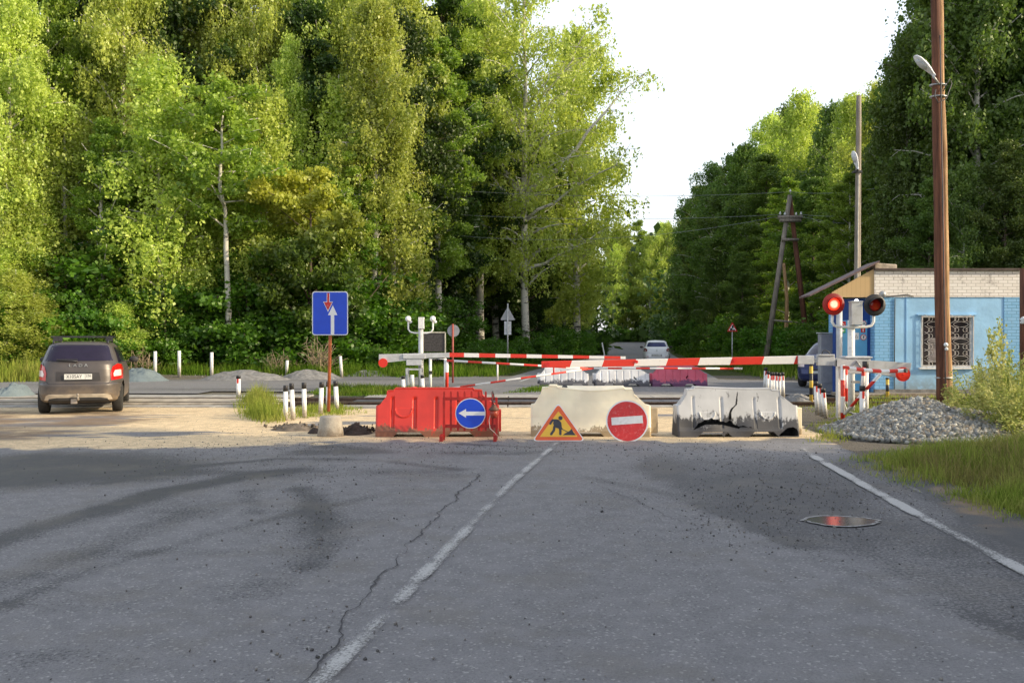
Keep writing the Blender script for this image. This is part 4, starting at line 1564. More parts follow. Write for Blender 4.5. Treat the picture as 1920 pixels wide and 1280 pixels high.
M_OR = mat('sign_orange', (0.80, 0.11, 0.015), 0.35, var=0.05)
M_YE = mat('sign_yellow', (0.88, 0.50, 0.03), 0.35, var=0.04)
m = MB()
m.poly(rtri(wT, hT, 0.07), -0.004, 0.0, 0)
m.poly(rtri(wT - 0.045, hT - 0.035, 0.065, 0.010), -0.007, -0.004, 1)
e = 0.235
m.poly(rtri(wT - e, hT - e * 0.87, 0.01, 0.066), -0.010, -0.007, 2)
m.build('sign_plate', [M_SWHITE, M_OR, M_YE], t)
kx = 1 / 5.333 / s
tp_ = lambda L: [((a - 467) * kx, (1170 - b_) * kx / math.cos(R(13)) + 0.0) for a, b_ in L]


def limb(m, L, w, y0, y1, mi=0):
    P = tp_(L)
    w *= kx
    for (a, b_) in zip(P[:-1], P[1:]):
        d = Vector(b_) - Vector(a)
        nrm = Vector((-d.y, d.x)).normalized() * w / 2
        a, b_ = Vector(a), Vector(b_)
        m.poly([(a - nrm)[:], (b_ - nrm)[:], (b_ + nrm)[:], (a + nrm)[:]], y0, y1, mi)
    for i, p in enumerate(P):
        m.disc(p[0], p[1], w / 2, y0 + 0.0002 * (i + 1), y1, mi, 16)


m = MB()
c_ = tp_([(487, 945)])[0]
m.disc(c_[0], c_[1], 21 * kx, -0.0135, -0.010)
m.poly(tp_([(418, 975), (412, 1000), (425, 1030), (470, 1050), (500, 1045), (495, 990), (470, 962), (440, 958)][::1]), -0.0130, -0.010)
limb(m, [(452, 968), (408, 966), (384, 1000)], 22, -0.0132, -0.010)
limb(m, [(470, 985), (432, 1028), (500, 1050)], 17, -0.0136, -0.010)
limb(m, [(425, 1030), (420, 1065), (392, 1103)], 24, -0.0134, -0.010)
limb(m, [(480, 1040), (485, 1070), (484, 1102)], 24, -0.0138, -0.010)
limb(m, [(495, 1050), (560, 1082)], 7, -0.0128, -0.010)
m.poly(tp_([(508, 1113), (640, 1113), (618, 1088), (597, 1050), (580, 1068), (560, 1082), (530, 1095)]), -0.0126, -0.010)
m.build('pictogram', mat('sign_black', (0.03, 0.03, 0.045), 0.4), t)
# leaning no-entry disc
t = thing('road_sign', 'dented red no entry disc leaning on the right of the cream road block', 'road sign', (zx(1172), YT + 0.02, 0.005))
t.rotation_euler = (R(-12), R(-4), 0)
rN = 213 * kx
m = MB()
nn = 64
for (r_, y_, mi) in ((rN, -0.004, 0), (rN - 0.022, -0.008, 1)):
    m.disc(0, rN * 0.93, r_, y_, y_ + 0.004, mi, nn)
m.build('sign_plate', [M_SWHITE, M_SRED], t)
m = MB()
m.box(0, -0.010, rN * 0.97, rN * 1.48, 0.004, rN * 0.36)
m.build('white_bar', mat('sign_white_scratched', (0.75, 0.75, 0.75), 0.45, var=0.08, dirt=((0.4, 0.38, 0.36), 0.4)), t)

# ================================================================== marker posts


def post_proto(h, r, kind, name='marker_post'):
    """kind: black (top), blackred, plain, band"""
    t = thing(name, '', 'marker post')
    m = MB()
    top = {'black': 0.17, 'blackred': 0.13, 'plain': 0.0, 'band': 0.0}[kind]
    m.lathe([(r, 0), (r, h - top - 0.0001 if top else h - 0.01), (r * 0.9, h - top if top else h), (0, h - top if top else h)], 16)
    m.build('shaft', M_POSTW, t)
    if top:
        m = MB()
        m.lathe([(r * 1.04, h - top - 0.002), (r * 1.04, h - 0.01), (r * 0.9, h), (0, h)], 16)
        m.build('black_top', M_BLACK, t)
    if kind == 'blackred':
        m = MB()
        m.box(0, -r, h - top - 0.09, r * 0.85, 0.012, 0.17)
        m.build('red_reflector', M_RED, t)
    if kind == 'band':
        m = MB()
        m.lathe([(r * 1.04, h * .62), (r * 1.04, h * .8)], 16)
        m.build('black_band', M_BLACK, t)
    return t


POSTS = {k: post_proto(1.0, 0.045, k) for k in ('black', 'blackred', 'plain', 'band')}
PUSED = set()


def post(px, top, bot, kind, label, group=None, lean=0.0, wpx=None, Y=None):
    Y = Y or F * CH / (bot - HY)
    s_ = SC(Y)
    h = (bot - top) / s_
    w = (wpx or 9) / s_ / 0.09
    loc, rot, sc_ = (at_px(px, Y), Y, -0.01), (0, R(lean), 0), (w, w, h)
    p = POSTS[kind]
    if kind in PUSED:
        o = dup(p, loc, rot, label, group, sc_)
    else:
        PUSED.add(kind)
        KIDS[p.name] = kids(p)
        o = p
        o.location, o.rotation_euler, o.scale = loc, rot, sc_
        o['label'] = label
        if group:
            o['group'] = group
    if not group and 'group' in o:
        del o['group']
    return o


g1 = 'black-topped posts between the grass clump and the red road block'
post(447, 703, 750, 'blackred', 'white post with black and red top standing alone left of the grass clump', None, 0, 8)
for i, (p, a, b_, ln) in enumerate(((535.5, 721, 788, 0), (550, 717, 787, -3), (571, 716, 783, -1), (601, 715, 777, 2), (615, 714, 772, 1), (632, 713, 772, -3))):
    post(p, a, b_, 'black', 'black-topped post, %s' % ('nearest the grass clump, first of a row of six', 'second from the left in the row of six by the grass clump', 'third from the left in the row of six, in front of the rails',
                                                                'fourth in the row of six, just left of the sign pole', 'hidden close behind the rusty sign pole', 'last of the row of six, just right of the sign pole')[i], g1, ln, 8.5)
g2 = 'plain white posts along the far side track'
for p, a, b_, ln, lb in ((291, 658, 709, 0, 'plain white post, first right of the brown car'), (336, 657, 708, 0, 'plain white post, middle of the three right of the brown car'), (397, 660, 709, 0, 'plain white post left of the earth heaps, last of three'),
                         (537, 675, 705, 3, 'short white post in front of the bare shrubs behind the row of six'), (641, 667, 708, -4, 'leaning white post right of the priority sign')):
    post(p, a, b_, 'plain', lb, g2, ln, 5.5 if p > 500 else 6)
g3 = 'posts at the foot of the far gate'
for p, a, b_, k, lb in ((757, 704, 738, 'black', 'post with black top left of the far gate frame'), (774, 702, 738, 'plain', 'plain white post at the foot of the far gate'), (793, 702, 738, 'black', 'post with black top right under the far gate mast')):
    post(p, a, b_, k, lb, g3, -2, 7)
g4 = 'close cluster of reflector posts right of the damaged road block'
for i, (p, a, b_, ln) in enumerate(((1433.5, 688, 729, 3), (1438, 695, 733, 3), (1445, 697, 738, 2), (1450, 697, 738, 0), (1455.5, 697, 741, 0), (1461.5, 698, 741, 0), (1469, 697, 740, -2))):
    post(p, a, b_ + 6, 'blackred', ['tallest white post of the far cluster, leftmost', 'second white post of the far cluster, leaning', 'third post in the cluster of seven beyond the damaged block', 'middle post in the cluster of seven beyond the damaged block',
                                    'fifth post in the cluster of seven beyond the damaged block', 'sixth post in the cluster of seven beyond the damaged block', 'rightmost post in the cluster of seven beyond the damaged block'][i], g4, ln, 6)
g5 = 'leaning reflector posts left of the near gate'
for i, (p, a, b_, ln) in enumerate(((1533, 714, 777, -3), (1541, 718, 780, -4), (1548, 727, 783, -5))):
    post(p, a, b_, 'blackred', ['leftmost of three leaning posts left of the near gate', 'middle of three leaning posts left of the near gate', 'shortest leaning post nearest the near gate'][i], g5, ln, 8.5)
post(1617, 722, 798, 'blackred', 'white post with black and red top beside the gravel pile', None, 0, 10)
post(1137, 641, 684, 'plain', 'thin leaning white post on the verge left of the far road', None, -11, 2.6)
post(1623, 676, 794, 'black', 'tall white post right of the near gate pedestal', None, 0, 11)

# yellow and black posts by the booth
M_YB = stripes('yellow_black_bands', (YL, BK), 0.36, 2)
for p, a, b_, lb in ((1521, 683, 753, 'yellow and black banded post under the near gate arm'), (1664, 710, 746, 'yellow and black banded post in front of the booth wall')):
    Y = F * CH / (b_ - HY)
    t = thing('banded_post', lb, 'post', (at_px(p, Y), Y, 0), 0, 'yellow and black banded posts')
    m = MB()
    m.tube((0, 0, 0), (0, 0, (b_ - a) / SC(Y)), 0.045, n=14)
    m.build('shaft', M_YB, t)
    m = MB()
    m.lathe([(0.05, (b_ - a) / SC(Y) - 0.01), (0.05, (b_ - a) / SC(Y) + 0.03), (0, (b_ - a) / SC(Y) + 0.035)], 14)
    m.build('cap', M_DKSTEEL, t)

# ================================================================== near gate (right)
YG = 17.55
s = SC(YG)
gx = lambda p: (p - 960) / s
gz = lambda p: CH + (HY - p) / s
g = thing('crossing_gate', 'near crossing gate with long red and white arm and red disc on its counterweight', 'crossing gate', (gx(1598), YG, 0))
gxx = lambda p: gx(p) - gx(1598)
M_BOOM = stripes('arm_bands', (RD, WH), 1.23, 0, phase=0.30, duty=0.5, skew=-0.35)
m = MB()
xa, xb = gxx(1015), gxx(1495)
ya0, ya1 = gz(678) - 0.07, gz(667)
m.add([(xa, -0.03, gz(689)), (xb, -0.03, gz(682)), (xb, -0.03, gz(667)), (xa, -0.03, gz(677)), (xa, 0.03, gz(689)), (xb, 0.03, gz(682)), (xb, 0.03, gz(667)), (xa, 0.03, gz(677))],
      [(0, 1, 2, 3), (7, 6, 5, 4), (0, 4, 5, 1), (2, 6, 7, 3), (3, 7, 4, 0), (1, 5, 6, 2)])
m.build('arm', M_BOOM, g, bevel=0.01)
m = MB()
m.disc(gxx(1027), gz(683), 0.045, -0.045, -0.031, 0, 20)
m.disc(gxx(1193), gz(678), 0.03, -0.045, -0.031, 0, 20)
m.disc(gxx(1377), gz(675), 0.035, -0.045, -0.031, 0, 20)
m.build('reflector', M_SRED, g)
m = MB()
m.box(gxx(1510), 0, gz(674.5), 30 / s, 0.10, 16 / s)
m.box(gxx(1548), 0.01, gz(676), 32 / s, 0.11, 18 / s)
m.box(gxx(1529), 0.02, gz(676), 12 / s, 0.05, 8 / s)
m.box(gxx(1548), 0, gz(665.5), 30 / s, 0.14, 3 / s)
m.build('arm_sleeve', M_GREYM, g, bevel=0.008)
m = MB()
m.path([(gxx(1540), -0.03, gz(665)), (gxx(1541), -0.03, gz(659)), (gxx(1546), -0.03, gz(656)), (gxx(1552), -0.03, gz(659)), (gxx(1556), -0.03, gz(664))], 0.012, 6)
m.build('latch', M_DKSTEEL, g)
m = MB()
P = [(gxx(1566), gz(686)), (gxx(1700), gz(711)), (gxx(1705), gz(680)), (gxx(1566), gz(671))]
m.poly(P, -0.10, -0.085)
m.poly(P, 0.085, 0.10)
m.poly([(gxx(1640), gz(698)), (gxx(1700), gz(709)), (gxx(1703), gz(682)), (gxx(1640), gz(678))], -0.083, 0.083)
m.build('counterweight', M_GREYM, g, bevel=0.004)
m = MB()
m.disc(gxx(1688), gz(701), 13.2 / s, -0.135, -0.105, 0, 36)
m.disc(gxx(1688), gz(701), 10 / s, -0.142, -0.135, 0, 36)
m.ball((gxx(1688), -0.145, gz(701)), 0.012)
m.build('red_disc', mat('disc_red', (0.72, 0.03, 0.015), 0.4, var=0.06), g)
m = MB()
m.box(gxx(1606), 0.06, gz(684), 46 / s, 0.30, 0.34)
m.box(gxx(1606), 0.06, gz(670), 52 / s, 0.36, 0.03)
m.build('motor_box', M_GREYM, g, bevel=0.012)
m = MB()
m.box(gxx(1577), 0.05, gz(737), 0.13, 0.12, (792 - 682) / s)
m.box(gxx(1571.5), -0.014, gz(737), 0.014, 0.02, (792 - 682) / s)
m.build('pedestal_post', M_POSTW, g, bevel=0.006)
m = MB()
m.box(gxx(1577), 0.05, gz(686) + 0.05, 0.135, 0.125, 0.11)
m.build('pedestal_cap', M_BLACK, g)
m = MB()
m.path([(gxx(1586), 0.1, gz(720)), (gxx(1587), 0.1, gz(760)), (gxx(1592), 0.1, gz(772)), (gxx(1603), 0.1, gz(776)), (gxx(1616), 0.1, gz(777))], 0.022, 8)
m.path([(gxx(1612), -0.10, gz(690)), (gxx(1602), -0.11, gz(676)), (gxx(1596), -0.11, gz(684))], 0.012, 6)
m.box(gxx(1604), 0.0, gz(716), 0.16, 0.05, 0.05)
m.build('conduit', M_GALV, g)

# manual swing gate, open towards the viewer
ms = thing('swing_gate', 'thin striped hand swing gate folded open beside the near gate', 'swing gate', (gx(1566), 17.2, 0))
s2 = SC(17.2)
hx = lambda p: (p - 1566) / s2
hz = lambda p: CH + (HY - p) / s2
M_TH = stripes('thin_bands_z', (RD, WH), 0.62, 2, phase=0.12)
M_TX = stripes('thin_bands_x', (RD, WH), 0.16, 0, phase=0.0)
m = MB()
m.tube((hx(1568), 0, 0), (hx(1568), 0, hz(684)), 0.042, n=12)
m.build('hinge_post', M_TH, ms)
m = MB()
m.path([(hx(1568), -0.02, hz(688)), (hx(1590), -0.4, hz(692)), (hx(1610), -0.9, hz(693)), (hx(1630), -1.3, hz(690))], 0.035, 10)
m.build('gate_bar', M_TX, ms)
m = MB()
m.tube((hx(1629), -1.285, hz(690)), (hx(1631.5), -1.32, hz(690)), 0.038, n=12)
m.build('bar_end', M_DKSTEEL, ms)
m = MB()
m.path([(hx(1602), -0.9, hz(698)), (hx(1590), -0.6, hz(725)), (hx(1566), -0.15, hz(775))], 0.03, 10)
m.build('brace', stripes('brace_bands', (RD, WH), 0.33, 2, phase=0.0), ms)
m = MB()
m.tube((hx(1578), 0.1, 0.35), (hx(1578), 0.1, hz(686)), 0.03, n=10)
m.tube((hx(1593), -0.3, hz(730)), (hx(1594), -0.35, hz(688)), 0.035, n=10)
m.build('upright', stripes('upright_bands', (RD, WH), 0.5, 2, phase=0.1), ms)

# ================================================================== signal mast (right)
YM = 19.4
s = SC(YM)
mx_ = lambda p: (p - 1596) / s
mz = lambda p: CH + (HY - p) / s
sg = thing('crossing_signal', 'white signal mast with one of its two round red lamps lit', 'crossing signal', (at_px(1596, YM), YM, 0))
m = MB()
m.tube((0, 0, 0), (0, 0, mz(600)), 0.075, n=18)
m.build('mast', M_WHITE, sg)
m = MB()
m.box(mx_(1601), -0.10, mz(588), 21 / s, 0.16, 43 / s)
m.box(mx_(1601), -0.10, mz(566), 23 / s, 0.19, 0.025)
m.build('cabinet', M_GREYM, sg, bevel=0.012)
m = MB()
m.path([(mx_(1561), 0, mz(590)), (mx_(1560), 0, mz(603)), (mx_(1564), 0, mz(610)), (mx_(1572), 0, mz(612.5)), (mx_(1590), 0, mz(613)), (mx_(1625), 0, mz(613)), (mx_(1634), 0, mz(610)), (mx_(1638), 0, mz(603)), (mx_(1638), 0, mz(590))], 0.03, 10)
m.box(mx_(1597), -0.07, mz(613), 0.22, 0.06, 0.05)
m.build('bracket', M_WHITE, sg)


def lamp_mat(name, ring_c, mid_c, core_c, st):
    mm = bpy.data.materials.new(name)
    t_ = NT(mm)
    tc = t_.node('ShaderNodeTexCoord')
    sep = t_.node('ShaderNodeSeparateXYZ', None, Vector=tc.outputs['Object'])
    r = t_.math('SQRT', t_.math('ADD', t_.math('POWER', sep.outputs[0], 2.0), t_.math('POWER', sep.outputs[2], 2.0)))
    c = t_.mix(t_.ramp(r, 0.055, 0.10), core_c, mid_c)
    vo = t_.node('ShaderNodeTexVoronoi', None, Vector=tc.outputs['Object'], Scale=60.0)
    c = t_.mix(t_.math('MULTIPLY', t_.ramp(vo.outputs['Distance'], 0.25, 0.6), 0.35), c, ring_c)
    b_ = t_.node('ShaderNodeBsdfPrincipled', None, Base_Color=mid_c, Roughness=0.25, Emission_Color=c, Emission_Strength=st)
    t_.out(b_.outputs[0])
    return mm


M_LIT = lamp_mat('lit_red_lens', (1.0, 0.03, 0.01), (1.0, 0.035, 0.012), (1.0, 0.42, 0.28), 3.0)
M_UNLIT = mat('unlit_red_lens', (0.30, 0.012, 0.008), 0.15, var=0.1, em=(0.5, 0.02, 0.01), es=0.03)  # faint red glow put into the lens though its lamp is off
M_GLOWBOARD = mat('lamp_surround_glow', (0.16, 0.012, 0.010), 0.5, var=0.1, em=(1, 0.02, 0.01), es=0.10)  # lamp's red glow on its surround, put into colour and weak emission
for pxl, pyl, lit in ((1561, 570.5, True), (1638, 572, False)):
    m = MB()
    X_, Z_ = 0, 0
    r_ = 20.5 / s
    M4 = Matrix.Rotation(R(90), 4, 'X')
    m.lathe([(r_ * .5, -0.01), (r_, 0), (r_, 0.012), (r_ * .97, 0.02), (0.13, 0.02)], 40, 0, M4, cap=False)
    m.lathe([(0.13, 0.02), (0.135, 0.05)], 32, 0, M4, cap=False)
    vis = []
    # peaked hood over the lens
    n_ = 20
    vv, ff = [], []
    for i in range(n_ + 1):
        a = R(-20) + R(220) * i / n_
        dp = 0.06 + 0.16 * max(0, math.sin(a))
        vv += [(0.14 * math.cos(a), -0.03, 0.14 * math.sin(a)), (0.145 * math.cos(a), -0.03 - dp, 0.145 * math.sin(a))]
    for i in range(n_):
        ff.append((2 * i, 2 * i + 1, 2 * i + 3, 2 * i + 2))
    m.add(vv, ff, 0, True)
    m.lathe([(0.11, -0.14), (0.14, -0.1), (0.14, 0.0)], 24, 0, M4)
    hd = m.build('lamp_head', [M_GLOWBOARD if lit else M_BLACK], sg, loc=(mx_(pxl), -0.05, mz(pyl)))
    ln_ = MB()
    ln_.lathe([(0, 0.05), (0.06, 0.046), (0.10, 0.036), (0.125, 0.02), (0.127, 0.0)], 32, 0, M4)
    lo = ln_.build('lens', [M_LIT if lit else M_UNLIT], hd)
    if lit:
        hd['label'] = 'lit red signal lamp'
    else:
        hd['label'] = 'dark unlit signal lamp'
m = MB()
m.tube((0, 0, mz(600)), (0, 0, mz(566)), 0.05, n=12)
m.build('mast_top', M_GALV, sg)

# ================================================================== far gate, its mast (left)
YL_ = 27.4
s = SC(YL_)
lx = lambda p: (p - 786) / s
lz = lambda p: CH + (HY - p) / s
g = thing('crossing_gate', 'far crossing gate with red and white arm pivoting at the left beyond the rails', 'crossing gate', (at_px(786, YL_), YL_, 0))
m = MB()
xa, xb = lx(843), lx(1173)
m.add([(xa, -.03, lz(669)), (xb, -.03, lz(673)), (xb, -.03, lz(668)), (xa, -.03, lz(661)), (xa, .03, lz(669)), (xb, .03, lz(673)), (xb, .03, lz(668)), (xa, .03, lz(661))],
      [(0, 1, 2, 3), (7, 6, 5, 4), (0, 4, 5, 1), (2, 6, 7, 3), (3, 7, 4, 0), (1, 5, 6, 2)])
m.build('arm', stripes('far_arm_bands', (RD, WH), 0.945, 0, phase=0.08, duty=0.52), g)
m = MB()
m.poly([(lx(711), lz(681)), (lx(800), lz(671)), (lx(843), lz(670)), (lx(843), lz(661)), (lx(790), lz(662)), (lx(711), lz(664))], -0.07, -0.05)
m.poly([(lx(711), lz(681)), (lx(800), lz(671)), (lx(843), lz(670)), (lx(843), lz(661)), (lx(790), lz(662)), (lx(711), lz(664))], 0.05, 0.07)
m.build('counterweight', M_GREYM, g)
m = MB()
m.disc(lx(719), lz(680), 8.5 / s, -0.11, -0.08, 0, 28)
m.build('red_disc', MATS['disc_red'], g)
m = MB()
m.box(lx(777), 0.12, lz(668), 42 / s, 0.45, 0.14)
m.box(lx(777), 0.12, lz(678), 30 / s, 0.40, 0.22)
m.build('motor_box', M_GREYM, g, bevel=0.015)
m = MB()
for p in (763, 789):
    for y in (-0.05, 0.3):
        m.box(lx(p), y, lz(690) / 2, 0.06, 0.06, lz(690))
m.box(lx(776), -0.05, lz(692), 28 / s, 0.05, 0.05)
m.build('stand', M_GREYM, g)
sg2 = thing('crossing_signal', 'far signal mast seen from behind with two small round lamp heads', 'crossing signal', (at_px(786, YL_), YL_ + 0.5, 0))
m = MB()
m.tube((0, 0, 0), (0, 0, lz(606)), 0.075, n=16)
m.build('mast', M_GREYM, sg2)
m = MB()
m.box(lx(787), -0.02, lz(605), 11 / s, 0.18, 22 / s)
m.build('cabinet', M_WHITE, sg2, bevel=0.01)
m = MB()
m.path([(lx(762), 0, lz(600)), (lx(762), 0, lz(617)), (lx(766), 0, lz(622)), (lx(775), 0, lz(624)), (lx(798), 0, lz(624)), (lx(806), 0, lz(622)), (lx(809), 0, lz(617)), (lx(809), 0, lz(600))], 0.025, 8)
m.build('bracket', M_WHITE, sg2)
for p in (762, 809):
    m = MB()
    m.lathe([(0, -0.09), (0.05, -0.085), (0.085, -0.05), (0.09, 0.0), (0.07, 0.03), (0, 0.04)], 20, 0, Matrix.Translation((lx(p), -0.02, lz(597))) @ Matrix.Rotation(R(-90), 4, 'X'))
    m.tube((lx(p) + 0.04, 0, lz(604)), (lx(p) + 0.09, 0.05, lz(602)), 0.04, n=10)
    m.build('lamp_head', M_WHITE, sg2)
# framed mesh panel behind the mast
YP = 29.5
s = SC(YP)
t = thing('panel', 'dark mesh panel in a thin pale frame behind the far gate', 'panel', (at_px(814, YP), YP, 0))
w_, z0, z1 = 42 / s, CH + (HY - 659) / s, CH + (HY - 623) / s
m = MB()
m.box(0, 0, (z0 + z1) / 2, w_, 0.01, z1 - z0)
m.build('mesh_sheet', mat('dark_mesh', (0.055, 0.05, 0.05), 0.8, var=0.4, vs=20), t)
m = MB()
for x in (-w_ / 2, w_ / 2):
    m.box(x, -0.01, z1 / 2, 0.035, 0.035, z1)
m.box(0, -0.01, z1, w_, 0.035, 0.035)
m.build('frame', mat('pale_frame', (0.55, 0.52, 0.42), 0.6), t)
# white tube frame beside far gate and the striped hand gate
YH = 27.0
s = SC(YH)
hx2 = lambda p: (p - 823) / s
hz2 = lambda p: CH + (HY - p) / s
t = thing('tube_frame', 'white tubular frame at the pivot of the far hand gate', 'frame', (at_px(823, YH), YH, 0))
m = MB()
m.path([(hx2(807), 0, 0), (hx2(807), 0, hz2(673)), (hx2(835), 0, hz2(673)), (hx2(835), 0, 0)], 0.045, 8)
m.box(hx2(807), -0.02, hz2(698), 0.1, 0.1, 0.1, 1)
m.build('tube', [M_WHITE, M_BLACK], t)
m = MB()
m.tube((hx2(838), -0.05, 0), (hx2(838.5), -0.05, hz2(674)), 0.05, n=10)
m.build('post', stripes('far_post_bands', (RD, WH), 0.9, 2, phase=0.75), t)
t = thing('swing_gate', 'long thin striped hand gate with a braced lattice lying across the far side', 'swing gate', (at_px(838, YH), YH - 0.1, 0))
kx_ = lambda p: (p - 838) / s
m = MB()
m.tube((kx_(838), 0, hz2(675.5)), (kx_(1102), 0, hz2(690.5)), 0.033, n=10)
m.tube((kx_(1102), 0, hz2(690)), (kx_(1390), 0, hz2(690.5)), 0.030, n=10)
m.build('top_bar', stripes('bar_bands', (RD, WH), 0.83, 0, phase=0.2), t)
m = MB()
m.tube((kx_(834), 0, hz2(729)), (kx_(1110), 0, hz2(690)), 0.030, n=10)
m.build('brace', stripes('bar_bands2', (RD, WH), 0.9, 0, phase=0.5), t)
for p, a, b_ in ((933, 681, 715), (1038, 687, 700)):
    m = MB()
    m.tube((kx_(p), 0, hz2(a)), (kx_(p), 0, hz2(b_)), 0.024, n=8)
    m.build('strut', M_WHITE if p < 1000 else M_RED, t)

# far signs
t = thing('road_sign', 'round road sign seen from behind on a red pole', 'road sign', (at_px(849, 33), 33, 0))
s = SC(33)
z = CH + (HY - 620) / s
m = MB()
m.tube((0, 0, 0), (0, 0, z + 0.25), 0.035, n=10)
m.build('pole', mat('pole_red', (0.32, 0.07, 0.05), 0.6), t)
m = MB()
m.disc(0.02, z, 12 / s * 0.95, 0.04, 0.05, 0, 32)
m.build('sign_plate', M_SBACK, t)
t = thing('road_sign', 'triangular road sign over a small plate seen from behind', 'road sign', (at_px(952, 44), 44, 0))
s = SC(44)
z0 = CH + (HY - 600) / s
m = MB()
m.tube((0, 0, 0), (0, 0, z0 + 0.8), 0.035, n=10)
m.build('pole', M_GALV, t)
m = MB()
m.poly([(x, y_ + z0) for x, y_ in rtri(28 / s, 26 / s, 0.06)], 0.045, 0.055)
m.build('sign_plate', M_SBACK, t)
m = MB()
m.box(0, 0.05, z0 - 0.38, 13 / s, 0.01, 25 / s)
m.build('lower_plate', mat('plate_back', (0.5, 0.52, 0.54), 0.5), t)
YW = 47
t = thing('road_sign', 'small red bordered warning triangle on the verge right of the far road', 'road sign', (at_px(1373, YW), YW, 0))
s = SC(YW)
z0 = CH + (HY - 621.5) / s
m = MB()
m.tube((0, 0.02, 0), (0, 0.02, z0 + 0.1), 0.03, n=8)
m.build('pole', M_GALV, t)
m = MB()
m.poly([(x, y_ + z0) for x, y_ in rtri(20 / s, 18 / s, 0.05)], -0.012, 0, 0)
m.poly([(x, y_ + z0 + 0.055) for x, y_ in rtri(14 / s, 11.5 / s, 0.02)], -0.018, -0.012, 1)
m.build('sign_plate', [M_SRED, M_SWHITE], t)
m = MB()
for (a, b_, w) in (((-0.10, .10), (-0.02, .16), .04), ((0.02, .08), (0.12, .09), .04), ((0.0, .2), (0.04, .3), .05), ((-.12, .07), (-.04, .07), .03)):
    m.box((a[0] + b_[0]) / 2, -0.022, z0 + (a[1] + b_[1]) / 2, abs(a[0] - b_[0]) + w, 0.006, abs(a[1] - b_[1]) + w)
m.build('pictogram', M_BLACK, t)

# grey relay cabinet
YC = 27.5
s = SC(YC)
t = thing('relay_cabinet', 'narrow grey steel cabinet left of the booth door', 'cabinet', (at_px(1547.5, YC), YC, 0))
z1 = CH + (HY - 626) / s
m = MB()
m.box(0, 0, z1 / 2, 0.36, 0.3, z1)
m.box(0, -0.16, z1 * .45, 0.30, 0.02, z1 * 0.6)
m.build('case', mat('cabinet_grey', (0.30, 0.31, 0.35), 0.55, var=0.1), t, bevel=0.01)
m = MB()
m.box(0, 0, z1 + 0.03, 0.42, 0.40, 0.03)
m.build('lid', M_GREYM, t)
# ================================================================== booth
YBo = 25.8
s = SC(YBo)
BX = lambda p: (p - 1640) / s
BZ = lambda p: CH + (HY - p) / s


def brick_mat(name, c1, c2, cm, dirtc=(0.15, 0.13, 0.12), da=0.4, bumpy=0.7):
    m = bpy.data.materials.new(name)
    t_ = NT(m)
    tc = t_.node('ShaderNodeTexCoord')
    sep = t_.node('ShaderNodeSeparateXYZ', None, Vector=tc.outputs['Object'])
    cb_ = t_.node('ShaderNodeCombineXYZ', None, X=t_.math('ADD', sep.outputs[0], sep.outputs[1]), Y=sep.outputs[2])
    br = t_.node('ShaderNodeTexBrick', None, Vector=cb_.outputs[0], Color1=c1, Color2=c2, Mortar=cm, Scale=1.0)
    br.inputs['Brick Width'].default_value = 0.26
    br.inputs['Row Height'].default_value = 0.088
    br.inputs['Mortar Size'].default_value = 0.009
    n = t_.noise(tc.outputs['Object'], 1.7, 6, 0.7)
    c = t_.mix(t_.math('MULTIPLY', t_.ramp(n, 0.55, 0.72), da), br.outputs['Color'], dirtc)
    b_ = t_.node('ShaderNodeBsdfPrincipled', None, Base_Color=c, Roughness=0.8)
    hh = t_.math('SUBTRACT', t_.math('MULTIPLY', t_.noise(tc.outputs['Object'], 40, 3), 0.3), br.outputs['Fac'])
    bp = t_.node('ShaderNodeBump', None, Height=hh)
    bp.inputs['Strength'].default_value = bumpy
    bp.inputs['Distance'].default_value = 0.015
    t_.l.new(bp.outputs[0], b_.inputs['Normal'])
    t_.out(b_.outputs[0])
    return m


M_BWB = brick_mat('white_brick', (0.80, 0.75, 0.70), (0.88, 0.84, 0.80), (0.50, 0.45, 0.41), (0.20, 0.17, 0.15), 0.85)
M_BLB = brick_mat('blue_brick', (0.20, 0.45, 0.72), (0.25, 0.50, 0.78), (0.12, 0.30, 0.50), (0.3, 0.42, 0.5), 0.3, 0.5)
M_BLP = mat('blue_plaster', (0.31, 0.56, 0.82), 0.75, var=0.12, vs=1.3, bump=0.35, bs=9, dirt=((0.24, 0.32, 0.38), 0.8), dz=0.9)
bt = thing('booth', 'light blue crossing keeper booth with white brick top and barred window', 'booth', (at_px(1640, YBo), YBo, 0))
zt, zm = BZ(507), BZ(557)
Wb, Db = BX(1915), 3.6
wx0, wx1, wz0, wz1 = BX(1727), BX(1825), BZ(688), BZ(592)
m = MB()
# front plaster wall around the window opening (0.3 thick), slightly recessed between brick piers
px0, px1 = BX(1677), BX(1883)
m.box((px0 + wx0) / 2, 0.17, zm / 2, wx0 - px0, 0.3, zm)
m.box((px1 + wx1) / 2, 0.17, zm / 2, px1 - wx1, 0.3, zm)
m.box((wx0 + wx1) / 2, 0.17, wz0 / 2, wx1 - wx0, 0.3, wz0)
m.box((wx0 + wx1) / 2, 0.17, (wz1 + zm) / 2, wx1 - wx0, 0.3, zm - wz1)
m.box(BX(1700), 0.012, zm / 2, 0.02, 0.02, zm)
m.build('plaster_wall', M_BLP, bt)
m = MB()
m.box((0 + px0) / 2, 0.16, zm / 2, px0, 0.32, zm)
m.box((px1 + Wb) / 2, 0.16, zm / 2, Wb - px1, 0.32, zm)
m.box(0.15, Db / 2 + 0.16, zm / 2, 0.298, Db - 0.34, zm)
m.box(Wb - 0.15, Db / 2 + 0.16, zm / 2, 0.298, Db - 0.34, zm)
m.box(Wb / 2, Db, zm / 2, Wb, 0.3, zm)
m.build('brick_wall', M_BLB, bt)
m = MB()
m.box(Wb / 2, 0.28, (zm + zt) / 2 + 0.001, Wb + 0.02, 0.58, zt - zm)
m.build('parapet', M_BWB, bt)
m = MB()
